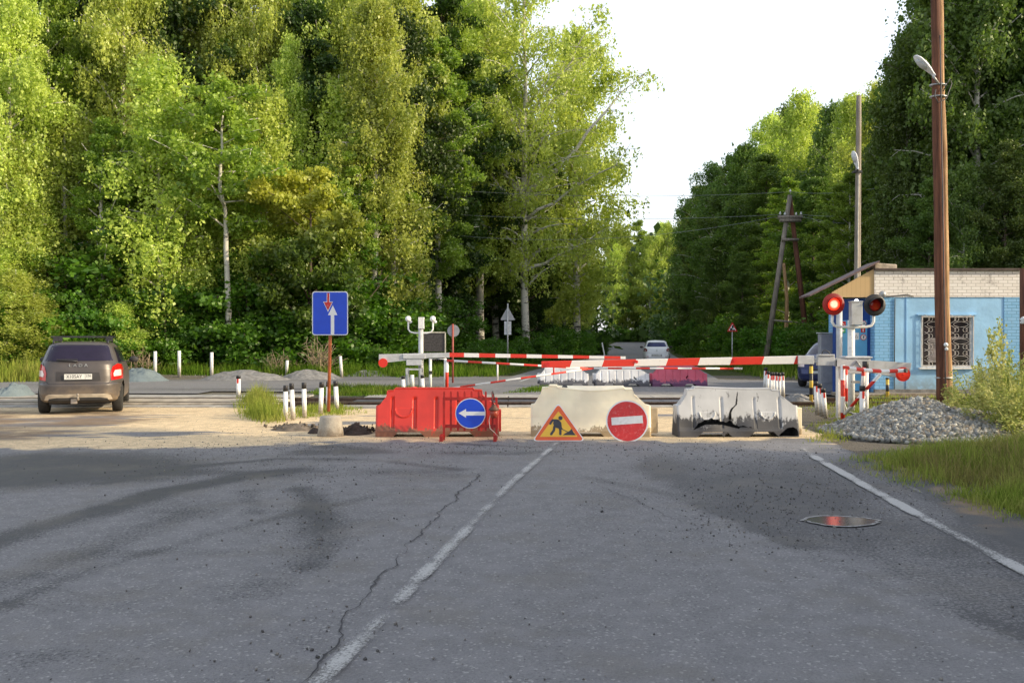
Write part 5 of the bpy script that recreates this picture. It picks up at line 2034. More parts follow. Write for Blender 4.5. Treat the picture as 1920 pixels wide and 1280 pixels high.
m.box(Wb / 2 + 0.06, 0.26, zt + 0.03, Wb + 0.16, 0.72, 0.05)
m.box(Wb / 2, Db / 2 + 0.42, zm + 0.03, Wb + 0.1, Db - 0.3, 0.06)
m.build('roof', mat('roof_sheet', (0.10, 0.075, 0.07), 0.5, 0.4, var=0.2), bt)
m = MB()
m.box(0.36, 0.3, zt + 0.12, 0.65, 0.4, 0.17, 0, rotm(0, R(4), 0))
m.build('chimney_stub', mat('old_stone', (0.42, 0.35, 0.27), 0.9, var=0.3, bump=0.8), bt, bevel=0.03)
# window
w = MB()
fw = 0.05
cx_, cz_ = (wx0 + wx1) / 2, (wz0 + wz1) / 2
for x in (wx0 + fw / 2, cx_, wx1 - fw / 2):
    w.box(x, 0.10, cz_, fw, 0.06, wz1 - wz0 - 0.004)
for z in (wz0 + fw / 2, wz1 - fw / 2):
    w.box(cx_, 0.098, z, wx1 - wx0 - 0.004, 0.06, fw)
wo_ = w.build('window', M_WHITE, bt)
m = MB()
m.box(cx_, 0.14, cz_, wx1 - wx0 - 0.02, 0.01, wz1 - wz0 - 0.02)
m.build('pane', mat('window_glass', (0.045, 0.035, 0.04), 0.08, var=0.3, vs=3, spec=0.8), wo_)
m = MB()
m.box(cx_ - 0.35, 0.13, cz_ - 0.25, 0.25, 0.005, 0.7)
m.box(cx_ + 0.3, 0.13, cz_ + 0.1, 0.45, 0.005, 0.06)
m.build('curtain', mat('curtain_cloth', (0.32, 0.28, 0.27), 0.9, var=0.3, vs=5), wo_)
m = MB()
m.box(cx_, -0.02, wz0 - 0.03, wx1 - wx0 + 0.14, 0.14, 0.05)
m.build('sill', M_WHITE, wo_)
m = MB()
m.box(cx_, -0.005, wz1 + 0.03, wx1 - wx0 + 0.22, 0.06, 0.035)
m.build('lintel', M_BLP, wo_)
# scrolled iron grille
m = MB()
yg = -0.035
for x in (wx0 + 0.02, wx1 - 0.02, cx_):
    m.box(x, yg, cz_, 0.028, 0.02, wz1 - wz0)
for z in (wz0 + 0.03, wz1 - 0.02, ):
    m.box(cx_, yg, z, wx1 - wx0, 0.022, 0.03)
for k in range(3):
    for sx in (-1, 1):
        X0 = cx_ + sx * (wx1 - wx0) / 4
        Z0 = wz0 + (k + 0.5) * (wz1 - wz0) / 3
        for dz in (-1, 1):
            for dx in (-1, 1):
                c0 = (X0 + dx * 0.12, yg, Z0 + dz * 0.155)
                m.path([(c0[0] + 0.062 * math.cos(a), yg, c0[2] + 0.062 * math.sin(a)) for a in [2 * PI * i / 12 for i in range(12)]], 0.0065, 5, closed=True)
            m.path([(X0 - 0.29 + 0.145 * math.sin(PI * u), yg, Z0 + dz * 0.155 + (u - .5) * 0.24) for u in [i / 8 for i in range(9)]], 0.0065, 5)
            m.path([(X0 + 0.29 - 0.145 * math.sin(PI * u), yg, Z0 + dz * 0.155 + (u - .5) * 0.24) for u in [i / 8 for i in range(9)]], 0.0065, 5)
        m.path([(X0 + 0.21 * math.cos(a), yg, Z0 + 0.075 * math.sin(a)) for a in [2 * PI * i / 20 for i in range(20)]], 0.0065, 5, closed=True)
m.build('grille', mat('grille_paint', (0.55, 0.52, 0.50), 0.6, var=0.2, dirt=((0.3, 0.16, 0.08), 0.5)), wo_)
# plinth
m = MB()
m.box(Wb / 2, -0.02, 0.08, Wb + 0.05, 0.1, 0.16)
m.build('plinth', mat('plinth_grey', (0.22, 0.21, 0.2), 0.9, var=0.3, bump=0.6), bt)
# lean-to porch on the left with boarded gable
m = MB()
gx0, gx1 = BX(1560), BX(1641)
m.poly([(gx0, BZ(557)), (gx1, BZ(557)), (gx1, BZ(503)), (BX(1615), BZ(517)), (gx0, BZ(548))], 0.02, 0.06)
gb = m.build('gable_boards', stripes('board_lines', ((0.55, 0.38, 0.19), (0.44, 0.29, 0.14)), 0.13, 0, duty=0.93, rough=0.8), bt)
m = MB()
# sloping roof sheet
a0, a1 = (BX(1517), BZ(556)), (BX(1648), BZ(492))
th = 0.05
m.add([(a0[0], -0.06, a0[1]), (a1[0], -0.06, a1[1]), (a1[0], 0.9, a1[1] - .02), (a0[0], 0.9, a0[1] - .02), (a0[0], -0.06, a0[1] + th), (a1[0], -0.06, a1[1] + th), (a1[0], 0.9, a1[1] + th - .02), (a0[0], 0.9, a0[1] + th - .02)],
      [(3, 2, 1, 0), (4, 5, 6, 7), (0, 1, 5, 4), (1, 2, 6, 5), (2, 3, 7, 6), (3, 0, 4, 7)])
m.build('porch_roof', mat('porch_roof_sheet', (0.13, 0.08, 0.08), 0.6, var=0.25), bt)
m = MB()
dx0, dx1 = BX(1577), BX(1638)
M_DKB = mat('dark_blue_paint', (0.012, 0.06, 0.28), 0.5, var=0.1)
m.box((BX(1570) - 0.0 + 0) / 2, 0.35, BZ(557) / 2 - 0.02, -BX(1570), 0.06, BZ(557) - 0.04)
m.build('porch_wall', M_DKB, bt)
m = MB()
ddx0, ddx1, dzt = BX(1581), BX(1633), BZ(600)
m.box((ddx0 + ddx1) / 2, 0.29, dzt / 2 + 0.05, ddx1 - ddx0, 0.05, dzt - 0.1)
dr = m.build('door', mat('door_blue', (0.13, 0.42, 0.72), 0.5, var=0.08, vs=2), bt, bevel=0.01)
m = MB()
m.box(ddx1 - 0.1, 0.25, 1.0, 0.12, 0.04, 0.03)
m.build('handle', M_DKSTEEL, dr)


def dpos(X_, Z_):
    """position on the door from zoomed reference coordinates"""
    return (X_ / 3.764 + 1480 - 1640) / s, CH + (HY - (460 + Z_ / 3.764)) / s


for (X_, Z_, r_, nm) in ((548, 550, 19, 'round'), (548, 648, 19, 'round')):
    x, z = dpos(X_, Z_)
    m = MB()
    m.disc(x, z, 0.088, 0.255, 0.262, 0, 24)
    m.disc(x, z, 0.070, 0.252, 0.255, 1, 24)
    if Z_ < 600:
        m.box(x, 0.250, z, 0.09, 0.004, 0.018, 2)
        m.box(x + 0.02, 0.2498, z + 0.018, 0.03, 0.004, 0.012, 2)
    else:
        m.poly([(x - 0.02, z + .03), (x, z - .045), (x + .015, z - .04), (x + .01, z), (x + .03, z + .045), (x, z + .045)][::1], 0.248, 0.252, 2)
    m.build('door_notice', [M_SRED, M_SWHITE, M_BLACK], dr)
x, z = dpos(545, 598)
m = MB()
m.box(x, 0.258, z, 0.12, 0.006, 0.12, 0)
m.box(x, 0.254, z, 0.03, 0.004, 0.08, 1)
m.build('door_notice', [M_SRED, M_SWHITE], dr)
x, z = dpos(486, 640)
m = MB()
m.box(x, 0.258, z, 0.24, 0.006, 0.2, 0)
m.poly([(x + 0.0, z - 0.05), (x + 0.09, z - 0.05), (x + 0.045, z + 0.04)], 0.252, 0.255, 1)
m.poly([(x + 0.012, z - 0.043), (x + 0.078, z - 0.043), (x + 0.045, z + 0.025)], 0.249, 0.252, 0)
m.build('door_notice', [M_SWHITE, M_BLACK], dr)
x, z = dpos(404, 552)
m = MB()
m.box(x, 0.258, z, 0.14, 0.006, 0.14, 0)
m.box(x, 0.254, z, 0.09, 0.004, 0.015, 1, rotm(0, R(40), 0))
m.build('door_notice', [M_SRED, M_SWHITE], dr)
x, z = dpos(404, 600)
m = MB()
m.box(x, 0.258, z, 0.13, 0.006, 0.13, 0)
m.box(x, 0.254, z, 0.05, 0.004, 0.05, 1)
m.build('door_notice', [mat('notice_green', (0.05, 0.4, 0.15), 0.5), M_SWHITE], dr)
x, z = dpos(507, 478)
m = MB()
m.box(x, 0.30, z, 0.13, 0.03, 0.09)
m.build('door_plate', M_SWHITE, bt)
m = MB()
m.tube((BX(1574), 0.02, 0), (BX(1574), 0.02, BZ(557)), 0.085, n=14)
m.build('porch_post', M_GREYM, bt)
# white porch lamp glowing under the roof
x, z = dpos(475, 380)
m = MB()
m.ball((x, 0.02, z - 0.05), 0.06, n=8)
m.build('porch_lamp', mat('porch_lamp_glow', (0.8, 0.85, 1.0), 0.4, em=(0.75, 0.8, 1.0), es=2.5), bt)
m = MB()
m.path([(BX(1643), -0.03, BZ(553)), (BX(1665), -0.03, BZ(556)), (BX(1700), -0.03, BZ(552)), (BX(1712), -0.03, BZ(556))], 0.012, 5)
m.tube((BX(1676), -0.02, 0.1), (BX(1677.5), -0.02, BZ(560)), 0.014, n=6)
m.build('wall_cable', M_DKSTEEL, bt)
m = MB()
m.lathe([(0.0, 0.0), (0.09, 0.01), (0.10, 0.1), (0.05, 0.15)], 14, 0, Matrix.Translation((BX(1651), -0.08, BZ(552))) @ Matrix.Rotation(R(90), 4, 'X'))
m.build('wall_lamp', M_GALV, bt)
m = MB()
m.box(-0.35, -0.25, 0.02, 1.6, 1.1, 0.10)
stp = m.build('door_step', M_CONC, None, loc=(at_px(1640, YBo), YBo, 0), bevel=0.01)
tag(stp, 'low concrete step in front of the booth door', 'step')
m = MB()
m.box(0, 0, 0, 2.2, 0.22, 0.12)
pk_ = m.build('edging_slab', M_CONC, None, loc=(at_px(1735, 25.0), 25.0, 0.04), rot=(0, 0, R(2)), bevel=0.01)
tag(pk_, 'concrete edging slab on the ground under the booth window', 'slab')

# ================================================================== utility poles


def wood(name, c1, c2):
    m = bpy.data.materials.new(name)
    t_ = NT(m)
    tc = t_.node('ShaderNodeTexCoord')
    mp = t_.node('ShaderNodeMapping', None, Vector=tc.outputs['Object'])
    mp.inputs['Scale'].default_value = (14, 14, 0.55)
    n = t_.noise(mp.outputs[0], 1.6, 6, 0.7)
    n2 = t_.noise(tc.outputs['Object'], 1.1, 3)
    f = t_.math('ADD', t_.math('MULTIPLY', n, 0.7), t_.math('MULTIPLY', n2, 0.3))
    c = t_.mix(t_.ramp(f, 0.38, 0.62), c1, c2)
    c = t_.mix(t_.ramp(n, 0.63, 0.7), c, tuple(x * 0.3 for x in c1))
    b_ = t_.node('ShaderNodeBsdfPrincipled', None, Base_Color=c, Roughness=0.85)
    bp = t_.node('ShaderNodeBump', None, Height=n)
    bp.inputs['Strength'].default_value = 0.9
    bp.inputs['Distance'].default_value = 0.02
    t_.l.new(bp.outputs[0], b_.inputs['Normal'])
    t_.out(b_.outputs[0])
    return m


M_WOODB = wood('dark_shade_wood', (0.07, 0.026, 0.016), (0.19, 0.075, 0.04))  # dark wood; on the twin pole it paints in the shaded side
M_WOODL = wood('sunlit_tone_wood', (0.22, 0.11, 0.05), (0.58, 0.37, 0.19))  # pale wood that paints in the sunlit side of the twin pole
M_WOODG = wood('grey_wood', (0.16, 0.14, 0.12), (0.34, 0.29, 0.24))
M_LAMPW = mat('lamp_white', (0.78, 0.80, 0.84), 0.35, var=0.04)


def street_lamp_head(parent, loc, rz, tilt, sc=1.0):
    """cobra-head lantern pointing along local -X"""
    mm = MB()
    sect = [(0.0, 0.045, 0.04), (0.10, 0.06, 0.05), (0.22, 0.095, 0.075), (0.42, 0.125, 0.085), (0.58, 0.115, 0.07), (0.68, 0.07, 0.04), (0.71, 0.01, 0.01)]
    vs, fs = [], []
    n_ = 16
    for x, wy, wz in sect:
        for j in range(n_):
            a = 2 * PI * j / n_
            vs.append((-x * sc, wy * math.cos(a) * sc, wz * math.sin(a) * sc * (1.0 if math.sin(a) > 0 else 0.45)))
    for i in range(len(sect) - 1):
        for j in range(n_):
            fs.append((i * n_ + j, i * n_ + (j + 1) % n_, (i + 1) * n_ + (j + 1) % n_, (i + 1) * n_ + j))
    fs.append(tuple(range(n_)))
    mm.add(vs, fs, 0, True)
    h = mm.build('lamp_head', M_LAMPW, parent, loc=loc, rot=(0, tilt, rz))
    mm = MB()
    mm.lathe([(0.0, -0.055), (0.05, -0.05), (0.085, -0.02), (0.09, 0.0)], 16, 0, Matrix.Translation((-0.44 * sc, 0, -0.035 * sc)) @ Matrix.Diagonal((2.0 * sc, 1 * sc, 1 * sc, 1)))
    mm.build('lamp_glass', mat('lamp_glass', (0.55, 0.58, 0.6), 0.15, var=0.05), h)
    return h


Y1 = 20.8
s = SC(Y1)
up = thing('utility_pole', 'tall brown twin wooden utility pole in front of the booth with a white street lamp', 'utility pole', (at_px(1772, Y1), Y1, 0))
ux = lambda p: (p - 1772) / s
m = MB()
zs = np.linspace(0, 11.5, 24)
m.path([(ux(1767) + (ux(1753) - ux(1767)) * z / 9.4 + 0.006 * math.sin(z * 1.7), 0, z) for z in zs], [0.128 - 0.003 * z for z in zs], 16)
m.build('pole', M_WOODB, up)
m = MB()
m.path([(ux(1779) + (ux(1761) - ux(1779)) * z / 9.4 + 0.01 * math.sin(z * 1.3 + 1), 0.03, z) for z in zs], [0.098 - 0.001 * z + 0.006 * math.sin(z * 2.3) for z in zs], 14)
m.build('second_pole', M_WOODL, up)
m = MB()
for z in (CH + (HY - 708) / s, 3.9 + 3.5, CH + (HY - 182) / s):
    lean = (ux(1755) - ux(1772)) * z / 9.4
    m.lathe([(0.195, -0.015), (0.20, 0), (0.195, 0.015)], 16, 0, Matrix.Translation((lean, 0.01, z)) @ Matrix.Diagonal((1, .72, 1, 1)))
m.build('clamp_band', M_GALV, up)
m = MB()
m.path([(ux(1768) + (ux(1755) - ux(1768)) * z / 9.4, -0.15, z) for z in np.linspace(0.2, 8.5, 12)], 0.014, 6)
m.path([(ux(1748), -0.16, CH + (HY - 172) / s), (ux(1744), -0.22, CH + (HY - 185) / s), (ux(1750), -0.22, CH + (HY - 198) / s), (ux(1766), -0.2, CH + (HY - 190) / s), (ux(1780), -0.1, CH + (HY - 160) / s), (ux(1777), -0.1, CH + (HY - 150) / s), (ux(1762), -0.15, CH + (HY - 175) / s)], 0.012, 6)
m.build('cable', M_DKSTEEL, up)
m = MB()
m.ball((ux(1767), -0.17, CH + (HY - 646) / s), 0.05, n=8)
m.ball((ux(1768), -0.17, CH + (HY - 654) / s), 0.04, n=8)
m.build('insulator', mat('porcelain', (0.8, 0.82, 0.85), 0.15), up)
m = MB()
m.path([(ux(1756), -0.1, CH + (HY - 160) / s), (ux(1745), -0.2, CH + (HY - 153) / s), (ux(1741), -0.22, CH + (HY - 149) / s)], 0.025, 8)
m.build('lamp_arm', M_GALV, up)
street_lamp_head(up, (ux(1743), -0.22, CH + (HY - 148) / s), R(15), R(38), 0.95)
Y2 = 31.5
s = SC(Y2)
up = thing('utility_pole', 'grey wooden utility pole with a white street lamp behind the booth', 'utility pole', (at_px(1606, Y2), Y2, 0))
ux = lambda p: (p - 1606) / s
m = MB()
zt_ = CH + (HY - 180) / s
m.path([(ux(1606) + (ux(1610) - ux(1606)) * z / zt_, 0, z) for z in np.linspace(0, zt_, 20)], [0.125 - 0.0022 * i for i in range(20)], 14)
m.build('pole', M_WOODG, up)
m = MB()
m.path([(ux(1604), -0.13, 0.5), (ux(1605), -0.13, 4), (ux(1607), -0.13, CH + (HY - 330) / s)], 0.03, 6)
m.build('cable', mat('cable_grey', (0.4, 0.36, 0.3), 0.7), up)
m = MB()
m.box(ux(1606), -0.03, CH + (HY - 323) / s, 0.3, 0.2, 0.07)
m.path([(ux(1606), -0.13, CH + (HY - 322) / s), (ux(1602), -0.25, CH + (HY - 319) / s)], 0.03, 8)
m.build('lamp_arm', M_DKSTEEL, up)
street_lamp_head(up, (ux(1603), -0.25, CH + (HY - 320) / s), R(28), R(68), 0.92)
# A-frame pole
Y3 = 50.0
s = SC(Y3)
ap = thing('utility_pole', 'wooden A-frame line pole with crossarms beyond the crossing on the right', 'utility pole', (at_px(1480, Y3), Y3, 0))
ax_ = lambda p: (p - 1480) / s
az_ = lambda p: CH + (HY - p) / s
for i, (a, b_) in enumerate(((1481, 1434), (1483, 1519))):
    m = MB()
    m.path([(ax_(b_), 0.0, -0.0), (ax_(a), (0.25 if i else 0), az_(366))], [0.17, 0.12], 12)
    m.build('leg', M_WOODG if i == 0 else M_WOODB, ap)
for z, w in ((408, 46), (414, 40), (450, 32)):
    m = MB()
    m.tube((ax_(1480) - w / 2 / s, -0.16, az_(z)), (ax_(1480) + w / 2 / s, -0.16, az_(z)), 0.10 if z < 440 else 0.08, n=10)
    m.build('crossarm', M_WOODG, ap)
m = MB()
m.tube((ax_(1447), -0.1, az_(600)), (ax_(1508), -0.1, az_(606)), 0.05, n=8)
m.build('tie_bar', M_WOODG, ap)
for xp, zp in ((1480, 361), (1461, 403), (1500, 403), (1470, 404), (1491, 404)):
    m = MB()
    m.lathe([(0.02, -0.1), (0.02, 0), (0.06, 0.01), (0.065, 0.06), (0.03, 0.1), (0.05, 0.12), (0, 0.16)], 12, 0, Matrix.Translation((ax_(xp), -0.16, az_(zp))))
    m.build('insulator', MATS['porcelain'], ap)
# sunlit bare trunk seen between its legs
t = thing('bare_tree', 'slim sunlit bare tree trunk between the legs of the A-frame pole', 'tree trunk', (at_px(1477, 55), 55, 0))
m = MB()
m.path([(0, 0, 0), (-0.1, 0, 2), (-0.05, 0, 4), (-0.25, 0, 6.2)], [0.15, 0.13, 0.11, 0.09], 8)
m.build('trunk', M_WOODL, t)
# dark post at the right edge
t = thing('post', 'dark wooden post with a white insulator at the right end of the booth', 'post', (at_px(1921, 24.6), 24.6, 0))
m = MB()
m.tube((0, 0, 0), (0.0, 0, 3.5), 0.12, n=12)
m.build('shaft', M_WOODB, t)
m = MB()
m.lathe([(0.05, 0), (0.09, 0.04), (0.05, 0.08), (0.09, 0.12), (0.04, 0.18), (0, 0.2)], 12, 0, Matrix.Translation((-0.1, -0.12, 2.0)))
m.build('insulator', MATS['porcelain'], t)


def wire(a, b_, sag, lab):
    a, b_ = Vector(a), Vector(b_)
    mm = MB()
    P = [a.lerp(b_, i / 24) - Vector((0, 0, sag * 4 * (i / 24) * (1 - i / 24))) for i in range(25)]
    mm.path([p - a for p in P], 0.011, 5)
    o = mm.build('overhead_wire', mat('wire_grey', (0.20, 0.22, 0.22), 0.5), None, loc=a)
    tag(o, lab, 'wire', 'overhead wires on the A-frame pole')


A_ = lambda xp, zp: (at_px(xp, Y3), Y3 - 0.16, az_(zp))
wire(A_(1480, 361), W(780, 352, 52), 0.35, 'topmost overhead wire from the A-frame pole to the left woods')
wire(A_(1461, 403), W(760, 396, 52), 0.35, 'middle overhead wire from the A-frame pole to the left woods')
wire(A_(1470, 404), W(770, 432, 52), 0.9, 'lowest overhead wire from the A-frame pole to the left woods')
wire(A_(1480, 361), W(2050, 190, 36), 1.2, 'topmost overhead wire from the A-frame pole to the right')
wire(A_(1500, 403), W(2050, 225, 36), 1.3, 'middle overhead wire from the A-frame pole to the right')
wire(A_(1491, 404), W(2080, 250, 36), 1.7, 'lowest overhead wire from the A-frame pole to the right')

# ================================================================== heaps, stones


def heap(name, cx, cy, rx, ry, h, label, cat, m_, seed, ex=1.25, rg=0.4):
    n = 60
    g_ = np.linspace(-1.05, 1.05, n)
    X, Y = np.meshgrid(g_, g_)
    r = np.hypot(X, Y)
    wob = 1 + 0.12 * (fbm(np.arctan2(Y, X) * 1.5, r * 0, 0.7, seed) - 0.5)
    Z = h * np.clip(1 - (r / wob) ** ex, -0.05, 1) * (1 - rg / 2 + rg * fbm(X, Y, 0.35, seed + 1))
    V = np.stack([X * rx, Y * ry, Z], -1).reshape(-1, 3)
    idx = np.arange(n * n).reshape(n, n)
    Fq = np.stack([idx[:-1, :-1], idx[:-1, 1:], idx[1:, 1:], idx[1:, :-1]], -1).reshape(-1, 4)
    keep = (Z.reshape(-1)[Fq] > -0.02).any(1)
    o = np_mesh(name, V, Fq[keep], m_, smooth=True)
    o.location = (cx, cy, -0.005)
    tag(o, label, cat)
    return o, (lambda x, y: h * max(0, 1 - (math.hypot(x / rx, y / ry)) ** 1.25))


def stones(P, S, seed, name, m_, parent=None):
    """irregular little boulders: jittered octahedron-cubes"""
    rs = np.random.RandomState(seed)
    base = np.array([(-1, -1, -1), (1, -1, -1), (1, 1, -1), (-1, 1, -1), (-1, -1, 1), (1, -1, 1), (1, 1, 1), (-1, 1, 1)], float)
    fq = np.array([(3, 2, 1, 0), (4, 5, 6, 7), (0, 1, 5, 4), (1, 2, 6, 5), (2, 3, 7, 6), (3, 0, 4, 7)])
    n = len(P)
    V = base[None] * (1 + rs.uniform(-.45, .2, (n, 8, 3)))
    V = V * np.array([1, .8, .6])[None, None] * rs.uniform(.75, 1.25, (n, 1, 3))
    # random rotations
    q = rs.normal(size=(n, 4))
    q /= np.linalg.norm(q, axis=1)[:, None]
    w, x, y, z = q.T
    Rm = np.stack([np.stack([1 - 2 * (y * y + z * z), 2 * (x * y - w * z), 2 * (x * z + w * y)], -1), np.stack([2 * (x * y + w * z), 1 - 2 * (x * x + z * z), 2 * (y * z - w * x)], -1), np.stack([2 * (x * z - w * y), 2 * (y * z + w * x), 1 - 2 * (x * x + y * y)], -1)], 1)
    V = np.einsum('nij,nkj->nki', Rm, V) * (S[:, None, None] * 0.5) + P[:, None, :]
    Fq = (fq[None] + (np.arange(n) * 8)[:, None, None]).reshape(-1, 4)
    return np_mesh(name, V.reshape(-1, 3), Fq, m_, parent)


def island_mat(name, c1, c2, c3=None):
    m = bpy.data.materials.new(name)
    t_ = NT(m)
    geo = t_.node('ShaderNodeNewGeometry')
    tc = t_.node('ShaderNodeTexCoord')
    c = t_.mix(geo.outputs['Random Per Island'], c1, c2)
    if c3:
        c = t_.mix(t_.math('GREATER_THAN', t_.math('FRACT', t_.math('MULTIPLY', geo.outputs['Random Per Island'], 17.3)), 0.82), c, c3)
    c = t_.mix(t_.math('MULTIPLY', t_.noise(tc.outputs['Object'], 60, 3), 0.35), c, (0.1, 0.09, 0.08))
    b_ = t_.node('ShaderNodeBsdfPrincipled', None, Base_Color=c, Roughness=0.85)
    t_.out(b_.outputs[0])
    return m


M_STONE = island_mat('crushed_stone', (0.14, 0.145, 0.14), (0.52, 0.51, 0.47), (0.32, 0.27, 0.21))
PX, PY, PRX, PRY, PH = 6.85, 15.3, 1.5, 1.4, 0.56
rs = np.random.RandomState(9)
hp, hf = heap('gravel_pile', PX, PY, PRX, PRY, PH, 'heap of grey crushed stone beside the near gate', 'gravel pile', mat('pile_core', (0.10, 0.095, 0.09), 0.95), 5)
hp['kind'] = 'stuff'
n = 9000
a = rs.uniform(0, 2 * PI, n)
r = np.sqrt(rs.uniform(0, 1.12, n))
sx, sy = r * np.cos(a) * PRX, r * np.sin(a) * PRY
hz_ = np.array([hf(x, y) for x, y in zip(sx, sy)])
pp = np.stack([sx, sy, hz_ + rs.uniform(0, .03, n)], -1)
stones(pp, rs.uniform(.035, .10, n), 4, 'stones', M_STONE, hp)['kind'] = 'stuff'
hp2, hf2 = heap('gravel_pile', at_px(1840, 14.9), 15.2, 1.7, 1.0, 0.36, 'lower tail of the crushed stone heap running towards the weeds', 'gravel pile', MATS['pile_core'], 8)
hp2['kind'] = 'stuff'
n = 5000
a = rs.uniform(0, 2 * PI, n)
r = np.sqrt(rs.uniform(0, 1.15, n))
sx, sy = r * np.cos(a) * 1.7, r * np.sin(a) * 1.0
pp = np.stack([sx, sy, np.array([hf2(x, y) for x, y in zip(sx, sy)]) + rs.uniform(0, .03, n)], -1)
stones(pp, rs.uniform(.035, .10, n), 14, 'stones', M_STONE, hp2)['kind'] = 'stuff'
# boulders in the verge
for (px, py, sz) in ((1712, 842, .13), (1800, 838, .11), (1835, 836, .16), (1850, 842, .12)):
    x, y = G(px, py)
    o = stones(np.array([[0, 0, sz * .2]]), np.array([sz]), int(px), 'rock', mat('rock_brown', (0.12, 0.08, 0.06), 0.9, var=0.3, bump=.6))
    o.location = (x, y, 0)
    tag(o, {1712: 'dark rock at the foot of the crushed stone heap', 1800: 'small rock left of the two brown rocks by the weeds', 1835: 'largest brown rock in the right verge', 1850: 'brown rock furthest right in the verge'}[px], 'rock')
# earth heaps
M_SOILH = mat('heap_soil', (0.13, 0.105, 0.08), 0.95, var=0.35, vs=6, bump=1.0, bs=14)
M_GREYH = mat('heap_grey', (0.20, 0.195, 0.19), 0.95, var=0.25, vs=5, bump=1.0, bs=16)
M_BLUEH = mat('heap_bluish', (0.13, 0.165, 0.18), 0.95, var=0.12, vs=3, bump=0.5, bs=20)
M_DARKH = mat('heap_dark', (0.045, 0.03, 0.022), 0.95, var=0.4, vs=10, bump=1.0, bs=25)
for (px, py, w, h, dep, m_, lab) in ((258, 714, 100, 18, 1.0, M_BLUEH, 'smooth bluish gravel heap right behind the brown car'), (15, 744, 60, 20, .9, M_BLUEH, 'small bluish gravel heap at the left edge'), (455, 712, 170, 14, 1.0, M_GREYH, 'long low heap of grey earth behind the lone reflector post'),
                                     (580, 710, 120, 14, 1.0, M_GREYH, 'low heap of grey earth behind the priority sign'), (690, 704, 90, 8, .8, M_GREYH, 'flat scrape of grey earth left of the far gate'),
                                     (665, 814, 66, 15, .35, M_DARKH, 'clods of dark soil right of the concrete foot'), (590, 812, 30, 9, .25, M_DARKH, 'small dark soil clods left of the concrete foot'),
                                     (548, 806, 90, 9, .4, M_SOILH, 'brown loose soil below the row of six posts'), (1500, 752, 60, 12, .5, M_GREYH, 'grey rubble beside the track right of the damaged block')):
    x, y = G(px, py)
    hh = h / SC(y)
    heap('soil_heap' if m_ not in (M_BLUEH,) else 'gravel_heap', x, y + dep * 0.3, w / SC(y) / 2, dep, hh * 1.15, lab, 'heap', m_, int(px), 1.9, 0.9)
for (px, py, w, n, seed) in ((665, 813, 60, 260, 3), (548, 806, 90, 160, 4), (455, 708, 150, 500, 6)):
    x, y = G(px, py)
    ww = w / SC(y) / 2
    rs = np.random.RandomState(seed)
    pp = np.stack([x + rs.normal(size=n) * ww * .5, y + 0.15 + rs.normal(size=n) * 0.12, np.abs(rs.normal(size=n)) * 0.03 + 0.03], -1)
    o = stones(pp, rs.uniform(.015, .055, n), seed, 'clods', M_DARKH if px == 665 else (M_SOILH if px == 548 else M_GREYH))
    tag(o, {665: 'crumbled dark clods beside the concrete foot', 548: 'crumbled brown soil under the six posts', 455: 'loose grey lumps on the far earth heap'}[px], 'clods', kind='stuff')
# loose grit on the near road
rs = np.random.RandomState(21)
L = []
for (px, py, sx, sy, n) in ((700, 838, 200, 6, 700), (1050, 838, 160, 8, 500), (1380, 850, 120, 16, 400), (1450, 925, 90, 45, 700), (1500, 960, 150, 40, 500), (520, 870, 200, 18, 500), (700, 960, 420, 60, 250), (1640, 890, 130, 22, 400), (960, 1000, 700, 200, 150),
                            (430, 815, 160, 12, 250), (590, 960, 40, 60, 200), (640, 1200, 160, 50, 60)):
    q = 0
    X_ = px + rs.normal(size=n) * sx
    Z_ = np.clip(py + rs.normal(size=n) * sy, 790, 1275)
    for a_, b_ in zip(X_, Z_):
        x, y = G(a_, b_)
        if x - cen(y) < 4.7:
            L.append((x, y, 0.006))
L = np.array(L)
o = stones(L, np.clip(rs.lognormal(-4.7, .38, len(L)), .005, .026), 33, 'loose_grit', island_mat('grit', (0.04, 0.04, 0.045), (0.30, 0.28, 0.26)))
tag(o, 'loose grit and small stones scattered over the near road', 'grit', kind='stuff')
# puddle
x, y = G(1578, 978)
n = 60
vs = [(0.315 * math.cos(2 * PI * i / n) * (1 + .05 * math.sin(5 * i / n * 2 * PI) + .04 * math.sin(11 * i / n * 2 * PI)), 0.215 * math.sin(2 * PI * i / n) * abs(math.sin(2 * PI * i / n)) ** 0.35 * (1 + .10 * math.sin(3 * i / n * 2 * PI + 1)), 0) for i in range(n)]
m = MB()
m.add(vs, [tuple(range(n))])
mp_ = bpy.data.materials.new('puddle_water')
t_ = NT(mp_)
tc = t_.node('ShaderNodeTexCoord')
b_ = t_.node('ShaderNodeBsdfPrincipled', None, Base_Color=(0.13, 0.12, 0.125), Roughness=0.11)
b_.inputs['Specular IOR Level'].default_value = 0.55
bp = t_.node('ShaderNodeBump', None, Height=t_.noise(tc.outputs['Object'], 9, 2))
bp.inputs['Strength'].default_value = 0.05
t_.l.new(bp.outputs[0], b_.inputs['Normal'])
t_.out(b_.outputs[0])
o = m.build('puddle', mp_, None, loc=(x, y, 0.0105))
struct(o)
m = MB()
vo_ = []
for k_, sc_ in ((0, 0.97), (1, 1.07)):
    vo_ += [(v[0] * sc_, v[1] * sc_ * (1.0 if k_ == 0 else 1.06), 0) for v in vs]
m.add(vo_, [(i, (i + 1) % n, (i + 1) % n + n, i + n) for i in range(n)])
o = m.build('puddle_rim', mat('pale_rim', (0.27, 0.265, 0.265), 0.5, var=0.5, vs=25, bump=0.6), None, loc=(x, y, 0.0118))  # pale mottled ring round the puddle
struct(o)

# ================================================================== grass


